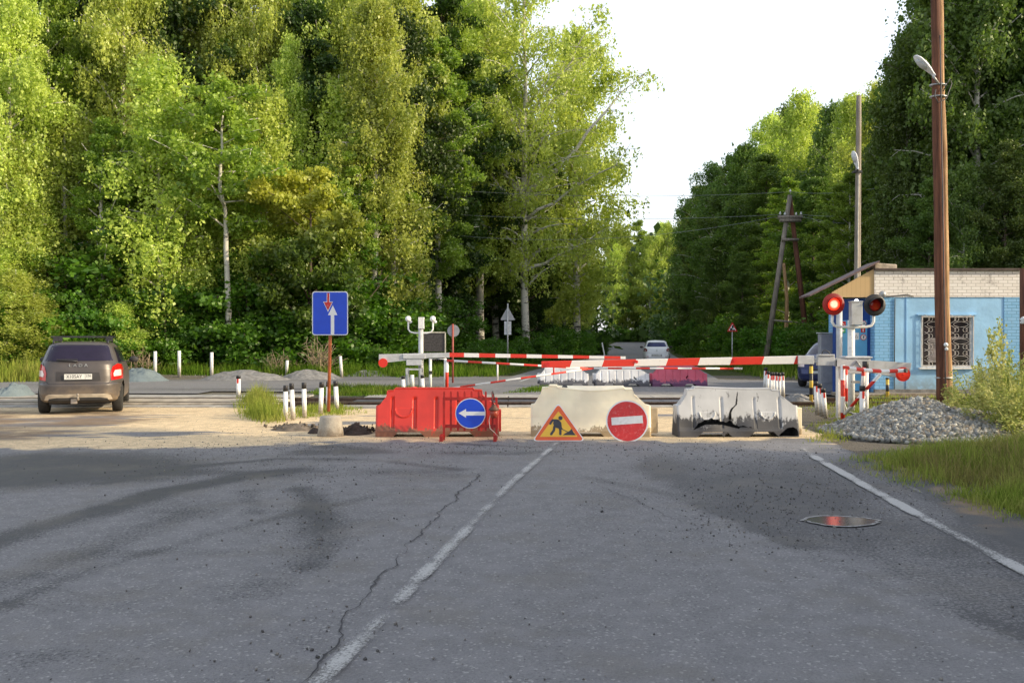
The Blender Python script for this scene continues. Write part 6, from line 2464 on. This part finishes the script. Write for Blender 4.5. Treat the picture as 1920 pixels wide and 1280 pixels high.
def grass_mat(name, c1, c2, c3):
    if name in MATS:
        return MATS[name]
    m = bpy.data.materials.new(name)
    t_ = NT(m)
    geo = t_.node('ShaderNodeNewGeometry')
    tc = t_.node('ShaderNodeTexCoord')
    c = t_.mix(geo.outputs['Random Per Island'], c1, c2)
    n_ = t_.noise(tc.outputs['Object'], 1.3, 3)
    c = t_.mix(t_.math('MULTIPLY', t_.ramp(n_, 0.45, 0.65), 0.7), c, c3)
    d = t_.node('ShaderNodeBsdfDiffuse', None, Color=c)
    tr = t_.node('ShaderNodeBsdfTranslucent', None, Color=c)
    mx = t_.node('ShaderNodeMixShader', None, i0=0.45, i1=d.outputs[0], i2=tr.outputs[0])
    t_.out(mx.outputs[0])
    MATS[name] = m
    return m


G_GREEN = grass_mat('grass_green', (0.14, 0.21, 0.03), (0.36, 0.44, 0.08), (0.42, 0.38, 0.13))
G_BRIGHT = grass_mat('grass_bright', (0.16, 0.24, 0.03), (0.38, 0.42, 0.08), (0.36, 0.34, 0.10))
G_FAR = grass_mat('grass_far', (0.06, 0.13, 0.012), (0.16, 0.27, 0.03), (0.20, 0.23, 0.05))
G_DRY = grass_mat('grass_dry', (0.16, 0.15, 0.05), (0.40, 0.34, 0.14), (0.22, 0.21, 0.06))


def blades(P, Hh, Wd, seed, bend=0.5):
    """three-segment curved blades: P (n,3), heights, widths"""
    rs = np.random.RandomState(seed)
    n = len(P)
    a = rs.uniform(0, 2 * PI, n)
    d = np.stack([np.cos(a), np.sin(a), 0 * a], -1)
    w = np.stack([-np.sin(a + rs.uniform(-.6, .6, n)), np.cos(a), 0 * a], -1) * Wd[:, None] / 2
    k = rs.uniform(.15, 1, n) * bend
    lev = []
    for i, u in enumerate((0, .4, .75, 1.0)):
        c = P + d * (k * Hh * u ** 2)[:, None] + np.stack([0 * a, 0 * a, Hh * (u - 0.25 * k * u ** 2)], -1)
        ww = w * (1, .85, .5, .06)[i]
        lev += [c - ww, c + ww]
    V = np.stack(lev, 1)
    b0 = (np.arange(n) * 8)[:, None, None]
    fq = np.array([(0, 1, 3, 2), (2, 3, 5, 4), (4, 5, 7, 6)])[None] + b0
    return V.reshape(-1, 3), fq.reshape(-1, 4)


def lawn(name, poly, n, h0, h1, w, m_, label, seed, bend=0.6, z=0.0, dens=None, cat='grass', zf=None):
    rs = np.random.RandomState(seed)
    P = np.array(poly)
    lo, hi = P.min(0), P.max(0)
    X = rs.uniform(lo[0], hi[0], n * 4)
    Y = rs.uniform(lo[1], hi[1], n * 4)
    k = inpoly(X, Y, poly)
    cl = fbm(X, Y, 0.5, seed, 3)
    k &= rs.uniform(0, 1, len(X)) < sst(cl, 0.25, 0.7) * 1.2
    X, Y, cl = X[k][:n], Y[k][:n], cl[k][:n]
    ed = pdist(X, Y, list(poly) + [poly[0]])
    ew = min(0.6, 0.28 * min(hi - lo))
    kk = rs.uniform(0, 1, len(X)) < 0.15 + 0.85 * sst(ed, 0, ew)
    X, Y, cl, ed = X[kk], Y[kk], cl[kk], ed[kk]
    Hh = (h0 + (h1 - h0) * rs.uniform(0, 1, len(X)) ** 1.5) * (0.4 + 1.1 * cl) * (0.4 + 0.6 * sst(ed, 0, ew * 1.3))
    Z = zf(X, Y) if zf else np.full(len(X), z)
    V, Fq = blades(np.stack([X, Y, Z], -1), Hh, w * rs.uniform(.6, 1.3, len(X)), seed + 1, bend)
    o = np_mesh(name, V, Fq, m_)
    return tag(o, label, cat, kind='stuff')


GP = lambda L_: [G(a, b_) for a, b_ in L_]
vz = lambda X, Y: g_z(X, Y)
lawn('verge_grass', GP([(1560, 866), (1640, 846), (1890, 832), (2150, 836), (2500, 1040), (2050, 1030), (1900, 985), (1780, 945), (1660, 903)]), 42000, .10, .34, .009, G_GREEN, 'mixed grass on the near right verge below the stone heap', 3, 0.9, zf=vz)
lawn('verge_grass', GP([(1600, 868), (1680, 852), (1800, 850), (1800, 900), (1680, 885)]), 5000, .06, .2, .008, G_DRY, 'dry straw-coloured grass at the edge of the near right verge', 4, 1.0, zf=vz)
lawn('verge_grass', GP([(1640, 880), (1750, 850), (1900, 845), (2100, 850), (2100, 990), (1900, 950), (1720, 905)]), 5000, .12, .42, .009, G_DRY, 'dry stalks standing in the near right verge', 44, 0.8, zf=vz)
lawn('grass_clump', GP([(436, 768), (440, 750), (480, 745), (525, 750), (540, 770), (538, 792), (490, 797), (445, 786)]), 8000, .22, .66, .012, G_BRIGHT, 'bright sunlit grass clump left of the six posts', 5, 0.7)
lawn('grass_clump', GP([(530, 786), (535, 765), (600, 760), (680, 764), (690, 775), (640, 780), (600, 786)]), 3500, .06, .2, .012, G_BRIGHT, 'short sunlit grass around the feet of the six posts', 6, 0.8)
lawn('verge_grass', GP([(1505, 835), (1512, 800), (1560, 770), (1680, 765), (1640, 800), (1590, 830), (1560, 842)]), 9000, .05, .2, .011, G_BRIGHT, 'short sunlit grass between the damaged block and the stone heap', 7, 0.8)
lawn('verge_grass', GP([(566, 742), (600, 727), (700, 727), (850, 733), (850, 741), (700, 744)]), 9000, .08, .26, .018, G_FAR, 'grass strip between the rails and the far side track', 8, 0.6)
lawn('verge_grass', [(-26, 32.5), (-17.5, 33.5), (-15.8, 36), (-18, 38.5), (-28, 38.5)], 9000, .35, .95, .03, G_BRIGHT, 'bright tall grass at the left edge beyond the brown car', 51, 0.5)
lawn('verge_grass', GP([(940, 738), (980, 728), (1080, 726), (1060, 733)]), 2500, .06, .2, .018, G_FAR, 'grass patch left of the far road blocks', 9, 0.6)
lawn('verge_grass', [(-30, 38.6), (-4, 38.2), (-4, 41), (-30, 42)], 16000, .2, .7, .03, G_FAR, 'tall grass at the foot of the left woods', 10, 0.5)
lawn('verge_grass', [(-5, 37.2), (cen(40) - 5, 38), (cen(60) - 4.6, 60), (cen(90) - 4.6, 90), (cen(90) - 9, 90), (-5, 47)], 26000, .2, .55, .035, G_FAR, 'lush grass on the verge left of the far road', 11, 0.5)
lawn('verge_grass', [(cen(36) + 6.0, 36), (cen(34) + 12, 31), (24, 33), (26, 50), (cen(90) + 12, 90), (cen(110) + 5, 110), (cen(60) + 4.8, 60)], 34000, .3, .85, .04, G_FAR, 'tall grass on the verge right of the far road', 12, 0.5)
lawn('verge_grass', [(8.2, 15.5), (9, 18), (11, 21), (20, 22), (20, 13), (9.5, 12.5)], 24000, .4, 1.1, .014, G_BRIGHT, 'long grass under the tall weeds at the right edge', 13, 0.6)
lawn('verge_grass', [(6.0, 19.5), (10.5, 20.0), (15, 25), (10, 25.2), (6.3, 20.6)], 5000, .04, .16, .014, G_BRIGHT, 'sparse grass along the track in front of the booth', 14, 0.7)
# tall weeds: individuals
M_WEED = grass_mat('weed_green', (0.22, 0.30, 0.05), (0.60, 0.60, 0.22), (0.78, 0.70, 0.36))


def weed(seed, h):
    rs = np.random.RandomState(seed)
    root = thing('tall_weed', '', 'weed')
    tb = MB()
    A = []
    for k in range(4):
        a = rs.uniform(0, 2 * PI)
        e = np.array([math.cos(a) * .35, math.sin(a) * .35, h * rs.uniform(.7, 1)])
        tb.path([(0.03 * math.cos(a), 0.03 * math.sin(a), 0), e * .5, e], [.009, .007, .003], 5)
        for j in range(14):
            u = rs.uniform(.15, 1)
            p = e * u
            aa = rs.uniform(0, 2 * PI)
            l = .14 * (1.15 - u)
            q = p + np.array([math.cos(aa) * l, math.sin(aa) * l, l * .7])
            tb.path([p, q], [.003, .001], 3, cap=False)
            A += [(p + q) / 2, q, q]
    A = np.array(A)
    n = 620
    P = A[rs.randint(0, len(A), n)] + rs.normal(size=(n, 3)) * [.025, .025, .045]
    V, Fq = leaves(P, rs.uniform(.02, .05, n), rs, -.2)
    np_mesh('leaves', V, Fq, M_WEED, root)
    tb.build('stems', M_WEED, root)
    return root


WP = [weed(1, 1.0), weed(2, 1.0)]
for p in WP:
    KIDS[p.name] = kids(p)
rw = random.Random(8)
wl = [(1868, 700, 15.6), (1880, 640, 16.0), (1895, 600, 16.6), (1908, 655, 15.2), (1850, 690, 16.4), (1840, 720, 16.0), (1826, 712, 17.0), (1815, 738, 17.6), (1862, 668, 17.4), (1900, 690, 14.4), (1915, 620, 16.2), (1885, 720, 14.6), (1804, 752, 16.8), (1875, 660, 18.0), (1835, 745, 15.0), (1925, 600, 15.4), (1870, 720, 15.0), (1893, 660, 15.5), (1848, 705, 17.0), (1905, 700, 15.0), (1818, 725, 16.0), (1838, 690, 18.5), (1918, 670, 14.5), (1878, 690, 16.8), (1912, 740, 14.0), (1858, 745, 14.8), (1800, 742, 18.2), (1890, 680, 17.2)]
for i, (px, top, Y) in enumerate(wl):
    h = CH + (HY - top) * Y / F
    lab = 'tall pale flowering weed at the right edge in front of the booth'
    if i < 2:
        o = WP[i]
        o.location, o.rotation_euler, o.scale = (at_px(px, Y), Y, 0), (0, 0, rw.uniform(0, 6)), (1.1, 1.1, h)
        o['label'] = lab
        o['group'] = 'tall weeds at the right edge'
    else:
        dup(WP[i % 2], (at_px(px, Y), Y, 0), (0, 0, rw.uniform(0, 6)), lab, 'tall weeds at the right edge', (rw.uniform(1.1, 1.7),) * 2 + (h,))
# ================================================================== cars (front towards +Y, origin under the middle)


def car_body(prof, n=96, expo=5.0):
    """prof rows: z, rear y, front y, half width, exponent -> stacked rounded plan outlines"""
    zs = [p[0] for p in prof]
    lv = []
    zz_ = []
    for a, b_ in zip(zs[:-1], zs[1:]):
        k = max(1, int(round((b_ - a) / 0.022)))
        zz_ += [a + (b_ - a) * i / k for i in range(k)]
    zz_.append(zs[-1])
    cols = list(zip(*prof))
    vs, fs = [], []
    for z in zz_:
        yr, yf, w, ex = (float(np.interp(z, cols[0], cols[i])) for i in (1, 2, 3, 4))
        cy, hy = (yr + yf) / 2, (yf - yr) / 2
        for j in range(n):
            a = 2 * PI * (j + .5) / n
            c, s_ = math.cos(a), math.sin(a)
            vs.append((w * math.copysign(abs(c) ** (2 / ex), c), cy + hy * math.copysign(abs(s_) ** (2 / ex), s_), z))
    L = len(zz_)
    for i in range(L - 1):
        for j in range(n):
            j2 = (j + 1) % n
            fs.append((i * n + j, i * n + j2, (i + 1) * n + j2, (i + 1) * n + j))
    fs.append(tuple(range(n))[::-1])
    fs.append(tuple(range((L - 1) * n, L * n)))
    return vs, fs


def patch(bvh, poly, axis, off, cuts=3, side=-1):
    """project a flat polygon onto the body. axis 'y' (rear: side -1) poly in (x,z); axis 'x' poly in (y,z)"""
    from mathutils.geometry import tessellate_polygon
    P = [Vector((p[0], p[1], 0)) for p in poly]
    V = [(p.x, p.y) for p in P]
    T = [tuple(t_) for t_ in tessellate_polygon([P])]
    for _ in range(cuts):
        mid, N = {}, []

        def mp(i, j):
            k = (min(i, j), max(i, j))
            if k not in mid:
                V.append(((V[i][0] + V[j][0]) / 2, (V[i][1] + V[j][1]) / 2))
                mid[k] = len(V) - 1
            return mid[k]
        for (i, j, k) in T:
            ij, jk, ki = mp(i, j), mp(j, k), mp(k, i)
            N += [(i, ij, ki), (ij, j, jk), (ki, jk, k), (ij, jk, ki)]
        T = N
    out = []
    for (u, w) in V:
        if axis == 'y':
            o, d = Vector((u, side * 6, w)), Vector((0, -side, 0))
        else:
            o, d = Vector((side * 4, u, w)), Vector((-side, 0, 0))
        h = bvh.ray_cast(o, d)
        for _ in range(30):
            if h[0] is not None:
                break
            if axis == 'y':
                o.x *= 0.99
            else:
                o.y *= 0.99
            h = bvh.ray_cast(o, d)
        out.append(h[0] - d * off if h[0] is not None else o + d * 4)
    i, j, k = T[0]
    nrm = (out[j] - out[i]).cross(out[k] - out[i])
    want = Vector((0, side, 0)) if axis == 'y' else Vector((side, 0, 0))
    if nrm.dot(want) < 0:
        T = [t_[::-1] for t_ in T]
    return out, T


def wheel(t, x, y, r, w, rimm):
    M4 = Matrix.Translation((x, y, r)) @ Matrix.Rotation(R(90), 4, 'Y')
    m = MB()
    m.lathe([(r * .6, -w / 2), (r * .93, -w / 2), (r, -w / 2 + .03), (r, w / 2 - .03), (r * .93, w / 2), (r * .6, w / 2)], 28, 0, M4)
    o = m.build('wheel', M_TYRE, t)
    m = MB()
    m.lathe([(0, -w / 2 + .03), (r * .2, -w / 2 + .01), (r * .58, -w / 2 + .035), (r * .62, -w / 2 + .005), (r * .62, w / 2 - .005), (r * .58, w / 2 - .035), (r * .2, w / 2 - .01), (0, w / 2 - .03)], 24, 0, M4)
    m.build('rim', rimm, o)


M_LENSR = mat('tail_lens_red', (0.55, 0.012, 0.010), 0.12, var=0.08, spec=0.8)
M_LENSW = mat('tail_lens_white', (0.75, 0.62, 0.58), 0.15, var=0.06, spec=0.8)
M_PLAST = mat('black_plastic', (0.03, 0.03, 0.032), 0.7, var=0.2)
M_PLATE = mat('number_plate', (0.62, 0.62, 0.60), 0.4, var=0.05)
M_RIM = mat('rim_silver', (0.4, 0.4, 0.42), 0.35, 0.7)


def make_car(label, prof, paint, loc, rz, wb, wr, rear, L, W2, name='car', zoomsides=True):
    vs, fs = car_body(prof)
    bvh = BVHTree.FromPolygons([Vector(v) for v in vs], fs)
    t = thing(name, label, 'car', loc, rz)
    # wheel arches opened in the flanks
    keep = []
    for f in fs:
        c = sum((Vector(vs[i]) for i in f), Vector()) / len(f)
        out = False
        for yw in wb:
            if abs(c.x) > W2 - 0.25 and math.hypot(c.y - yw, c.z - wr) < wr + 0.055:
                out = True
        if not out:
            keep.append(f)
    m = MB()
    m.add(vs, keep, 0, True)
    body = m.build('body', paint, t)
    # dark arch liners and floor
    m = MB()
    m.box(0, (wb[0] + wb[1]) / 2, 0.32, (W2 - .27) * 2, L * .84, 0.25)
    m.build('underbody', M_PLAST, t)
    for yw in wb:
        for sx in (-1, 1):
            wheel(t, sx * (W2 - 0.13), yw, wr, 0.2, M_RIM)
    rear(t, bvh)
    return t, bvh


def add_patch(t, bvh, name, poly, m_, axis='y', off=0.006, side=-1, cuts=4, label=None):
    v, f = patch(bvh, poly, axis, off, cuts, side)
    m = MB()
    m.add(v, f, 0, True)
    o = m.build(name, m_, t)
    return o


def mir(poly):
    return [(-x, z) for x, z in poly][::-1]


# --- brown hatch-estate at the left
M_BROWN = mat('brown_grey_paint', (0.078, 0.068, 0.066), 0.36, 0.2, var=0.08, vs=2, dirt=((0.30, 0.22, 0.14), 0.8), dz=0.75)
PB = [  # z, rear, front, halfwidth, exponent
    (0.25, -1.93, 1.95, 0.78, 5), (0.30, -2.00, 2.02, 0.83, 5), (0.42, -2.045, 2.06, 0.845, 5.2), (0.60, -2.05, 2.06, 0.85, 5.2), (0.635, -2.045, 2.05, 0.852, 5.2), (0.66, -2.00, 2.03, 0.852, 5),
    (0.80, -1.985, 1.95, 0.85, 5), (0.95, -1.965, 1.55, 0.835, 4.8), (1.05, -1.94, 1.20, 0.815, 4.6), (1.12, -1.90, 1.05, 0.79, 4.5), (1.30, -1.80, 0.60, 0.715, 4.4), (1.44, -1.70, 0.25, 0.645, 4.3), (1.49, -1.62, 0.12, 0.59, 4.2), (1.515, -1.50, -0.02, 0.50, 4), (1.53, -1.2, -0.3, 0.33, 3.5), (1.535, -1.0, -0.5, 0.1, 3)]


def rear_brown(t, bvh):
    A = lambda *a, **k: add_patch(t, bvh, *a, **k)
    rim = [(-.66, 1.125), (.66, 1.125), (.635, 1.17), (.565, 1.41), (.53, 1.455), (-.53, 1.455), (-.565, 1.41), (-.635, 1.17)]
    A('window_seal', [(x * 1.035, 1.28 + (z - 1.28) * 1.06) for x, z in rim], M_PLAST, off=0.003, cuts=4)
    A('rear_window', rim, M_GLASSD, off=0.008, cuts=4)
    # side glass
    for sx in (-1, 1):
        v = A('side_window', [(-1.55, 1.08), (0.75, 1.08), (0.25, 1.40), (-1.35, 1.41)], M_GLASSD, axis='x', side=sx, off=0.004)
    # tail lamps, wrapped round the corners
    lampP = [(-.845, .73), (-.63, .71), (-.615, .86), (-.655, 1.0), (-.74, 1.06), (-.80, 1.04), (-.84, .92)]
    inn = [(-.81, .80), (-.68, .79), (-.67, .85), (-.70, .92), (-.80, .93)]
    for f_ in (lambda p: p, mir):
        o = A('tail_lamp', f_(lampP), M_LENSR, off=0.012, cuts=4)
        v, ff = patch(bvh, f_(inn), 'y', 0.02, 5)
        mm = MB()
        mm.add(v, ff, 0, True)
        mm.build('reverse_lens', M_LENSW, o)
    # tailgate: shut lines
    def seam(pts, name='tailgate_seam'):
        mm = MB()
        P = []
        for (xa, za), (xb, zb) in zip(pts[:-1], pts[1:]):
            for i in range(8):
                x, z = xa + (xb - xa) * i / 8, za + (zb - za) * i / 8
                h = bvh.ray_cast(Vector((x, -6, z)), Vector((0, 1, 0)))
                if h[0]:
                    P.append(h[0] + Vector((0, -.001, 0)))
        mm.path(P, 0.007, 5)
        mm.build(name, M_BLACK, t)
    seam([(-.70, 1.08), (-.635, .86), (-.62, .70), (-.57, .645), (.57, .645), (.62, .70), (.635, .86), (.70, 1.08)])
    seam([(-.84, .655), (-.62, .66)], 'bumper_seam')
    seam([(.62, .66), (.84, .655)], 'bumper_seam')
    A('plate_recess', [(-.43, .70), (.43, .70), (.40, .88), (-.43, .90)], mat('recess_dark', (0.035, 0.03, 0.03), 0.5), off=0.006)
    mm = MB()
    mm.box(0, -2.03, .795, .53, .015, .115, 0)
    mm.text('X105AY', .105, Matrix.Translation((-.075, -2.039, .795)) @ FLAT, 1, sx=.82)
    mm.text('174', .075, Matrix.Translation((.195, -2.039, .805)) @ FLAT, 1, sx=.85)
    mm.box(.135, -2.039, .795, .004, .003, .11, 1)
    mm.build('number_plate', [M_PLATE, M_BLACK], t)
    mm = MB()
    mm.text('L A D A', .085, Matrix.Translation((0, -1.972, 1.03)) @ FLAT, 0, sx=1.25)
    mm.build('lettering', mat('chrome', (0.7, 0.7, 0.7), 0.2, 0.9), t)
    A('skid_trim', [(-.66, .30), (.66, .30), (.62, .40), (.56, .43), (-.56, .43), (-.62, .40)], mat('silver_trim', (0.48, 0.42, 0.34), 0.4, 0.3), off=0.010)
    A('lower_bumper', [(-.60, .255), (.60, .255), (.56, .33), (.40, .355), (-.40, .355), (-.56, .33)], M_PLAST, off=0.018)
    mm = MB()
    mm.tube((0, -1.8, .32), (0, -2.12, .32), .025, n=10)
    mm.tube((0, -2.12, .30), (0, -2.12, .40), .018, n=10)
    mm.ball((0, -2.12, .42), .028, n=8)
    mm.box(-.08, -2.0, .28, .12, .08, .10)
    mm.build('tow_hitch', mat('hitch_steel', (0.35, 0.3, 0.25), 0.5, 0.4), t)
    mm = MB()
    mm.path([(-.02, -1.935, 1.115), (-.15, -1.945, 1.13), (-.42, -1.935, 1.14)], [.02, .012, .008], 6)
    mm.box(-.22, -1.93, 1.155, .40, .012, .018)
    mm.build('wiper', M_BLACK, t)
    # roof bars with rack
    for sx in (-1, 1):
        mm = MB()
        mm.path([(sx * .53, -1.45, 1.49), (sx * .54, -1.35, 1.55), (sx * .54, -.2, 1.55), (sx * .53, -.05, 1.49)], .02, 8)
        mm.build('roof_rail', M_BLACK, t)
    for y in (-1.2, -.4):
        mm = MB()
        mm.box(0, y, 1.635, 1.22, .05, .035)
        for sx in (-1, 1):
            mm.box(sx * .52, y, 1.585, .09, .07, .11)
        mm.build('crossbar', M_BLACK, t)
    for sx in (-1, 1):
        mm = MB()
        mm.ball((0, 0, 0), 1, n=8)
        mm.v = [(sx * .97 + x * .105, .72 + y * .06, 1.10 + z * .075) for x, y, z in mm.v]
        mm.box(sx * .85, .72, 1.06, .12, .03, .03)
        mm.build('wing_mirror', M_PLAST, t)
    seam([(-.5, 1.46), (.5, 1.46)], 'spoiler_edge')
    # door handles and door lines on the right flank
    for y in (-.75, .15):
        h = bvh.ray_cast(Vector((4, y, .93)), Vector((-1, 0, 0)))
        mm = MB()
        mm.box(h[0].x + .012, y, .93, .03, .15, .035)
        mm.build('door_handle', M_BROWN, t)


YCar = 19.6
hd_ = math.atan2(at_px(153, YCar), YCar)       # line of sight bearing
rzc = R(20.2)
dirv = Vector((-math.sin(rzc), math.cos(rzc)))
rear_c = Vector((at_px(153, 19.75), 19.75))
ctr = rear_c + dirv * 1.30
make_car('dusty brown estate car driving away on the left with roof bars', PB, M_BROWN, (ctr.x, ctr.y, 0), rzc, (-1.30, 1.25), 0.31, rear_brown, 4.1, 0.85)

# --- white saloon on the far road
M_WCAR = mat('white_car_paint', (0.84, 0.85, 0.88), 0.3, 0.0, var=0.03, vs=2)
PWc = [(0.22, -2.05, 2.05, .78, 5), (0.30, -2.13, 2.14, .83, 5), (0.45, -2.17, 2.17, .855, 5.2), (0.60, -2.16, 2.15, .865, 5.2), (0.64, -2.12, 2.12, .867, 5), (0.85, -2.09, 1.95, .86, 5), (0.98, -2.04, 1.35, .84, 4.6), (1.03, -1.95, 1.2, .82, 4.4), (1.06, -1.62, 1.05, .80, 4.4),
       (1.25, -1.36, .62, .73, 4.3), (1.40, -1.12, .25, .65, 4.2), (1.47, -.95, .05, .57, 4), (1.50, -.7, -.2, .42, 3.5), (1.515, -.5, -.35, .15, 3)]


def rear_white(t, bvh):
    A = lambda *a, **k: add_patch(t, bvh, *a, **k)
    A('rear_window', [(-.62, 1.10), (.62, 1.10), (.60, 1.2), (.52, 1.38), (-.52, 1.38), (-.60, 1.2)], mat('blue_reflecting_glass', (0.02, 0.03, 0.12), 0.08, spec=0.3), off=0.008)
    for sx in (-1, 1):
        A('side_window', [(-1.2, 1.10), (0.8, 1.10), (0.35, 1.36), (-.95, 1.36)], M_GLASSD, axis='x', side=sx, off=0.004)
    lp = [(-.84, .79), (-.63, .79), (-.60, .90), (-.68, 1.0), (-.82, .985)]
    inn = [(-.80, .83), (-.70, .83), (-.69, .89), (-.78, .90)]
    for f_ in (lambda p: p, mir):
        o = A('tail_lamp', f_(lp), mat('dim_tail_red', (0.22, 0.02, 0.03), 0.2), off=0.01)
        v, ff = patch(bvh, f_(inn), 'y', 0.018, 4)
        mm = MB()
        mm.add(v, ff, 0, True)
        mm.build('reverse_lens', M_LENSW, o)
    A('plate_recess', [(-.34, .48), (.34, .48), (.33, .62), (-.33, .62)], mat('plate_shade', (0.35, 0.35, 0.37), 0.5), off=0.006)
    mm = MB()
    mm.box(0, -2.185, .55, .52, .012, .11, 0)
    mm.text('P 385 HE', .09, Matrix.Translation((-.05, -2.193, .55)) @ FLAT, 1, sx=.9)
    mm.build('number_plate', [M_PLATE, M_BLACK], t)
    mm = MB()
    for a in (0,):
        mm.poly([(0, .93), (.05, .86), (0, .79), (-.05, .86)][::-1], -2.115, -2.10, 0)
        mm.poly([(0, .90), (.028, .86), (0, .82), (-.028, .86)][::-1], -2.118, -2.115, 1)
    mm.build('badge', [M_GALV, M_WCAR], t)
    for sx in (-1, 1):
        A('bumper_reflector', [(sx * .62 - .1, .45), (sx * .62 + .1, .45), (sx * .62 + .1, .475), (sx * .62 - .1, .475)], M_LENSR, off=0.008, cuts=1)
        mm = MB()
        mm.ball((0, 0, 0), 1, n=8)
        mm.v = [(sx * .98 + x * .11, .75 + y * .06, 1.06 + z * .075) for x, y, z in mm.v]
        mm.box(sx * .86, .75, 1.02, .12, .03, .03)
        mm.build('wing_mirror', M_PLAST, t)
    mm = MB()
    P = []
    for x in np.linspace(-.6, .6, 14):
        h = bvh.ray_cast(Vector((x, -6, .665)), Vector((0, 1, 0)))
        P.append(h[0])
    mm.path(P, .008, 4)
    mm.build('boot_seam', M_PLAST, t)


rear_c = Vector((at_px(1231.5, 58.4), 58.4))
dirv = Vector((0.145, 1)).normalized()
ctr = rear_c + dirv * 2.15
make_car('white saloon car driving away on the far road', PWc, M_WCAR, (ctr.x, ctr.y, 0), -math.atan(0.145), (-1.32, 1.28), 0.30, rear_white, 4.3, 0.86)

# --- dark blue car parked behind the booth corner
M_BCAR = mat('dark_blue_car_paint', (0.035, 0.045, 0.12), 0.25, 0.3, var=0.1)


def front_blue(t, bvh):
    A = lambda *a, **k: add_patch(t, bvh, *a, **k)
    A('windscreen', [(-.62, 1.08), (.62, 1.08), (.52, 1.38), (-.52, 1.38)], M_GLASSD, side=1, off=0.005)
    for sx in (-1, 1):
        A('side_window', [(-1.2, 1.10), (0.8, 1.10), (0.35, 1.36), (-.95, 1.36)], M_GLASSD, axis='x', side=sx, off=0.004)
        A('head_lamp', [(sx * .66 - .15, .68), (sx * .66 + .15, .68), (sx * .66 + .13, .82), (sx * .66 - .13, .82)], M_LENSW, side=1, off=0.008)
    A('grille', [(-.35, .45), (.35, .45), (.35, .62), (-.35, .62)], M_PLAST, side=1, off=0.01)
    mm = MB()
    mm.box(0, 2.17, .5, .52, .012, .11)
    mm.build('number_plate', M_PLATE, t)


make_car('dark blue car parked behind the posts left of the booth door', PWc, M_BCAR, (at_px(1575, 30.5), 31.2, 0), R(150), (-1.32, 1.28), 0.30, front_blue, 4.3, 0.86)
# ================================================================== wrap up
for o in [o for o in C.objects if o.type == 'EMPTY' and not o.get('label')]:
    for c in [c for c in C.objects if c.parent == o]:
        bpy.data.objects.remove(c)
    bpy.data.objects.remove(o)
scene.cycles.use_denoising = True
scene.cycles.max_bounces = 8
scene.cycles.transparent_max_bounces = 8
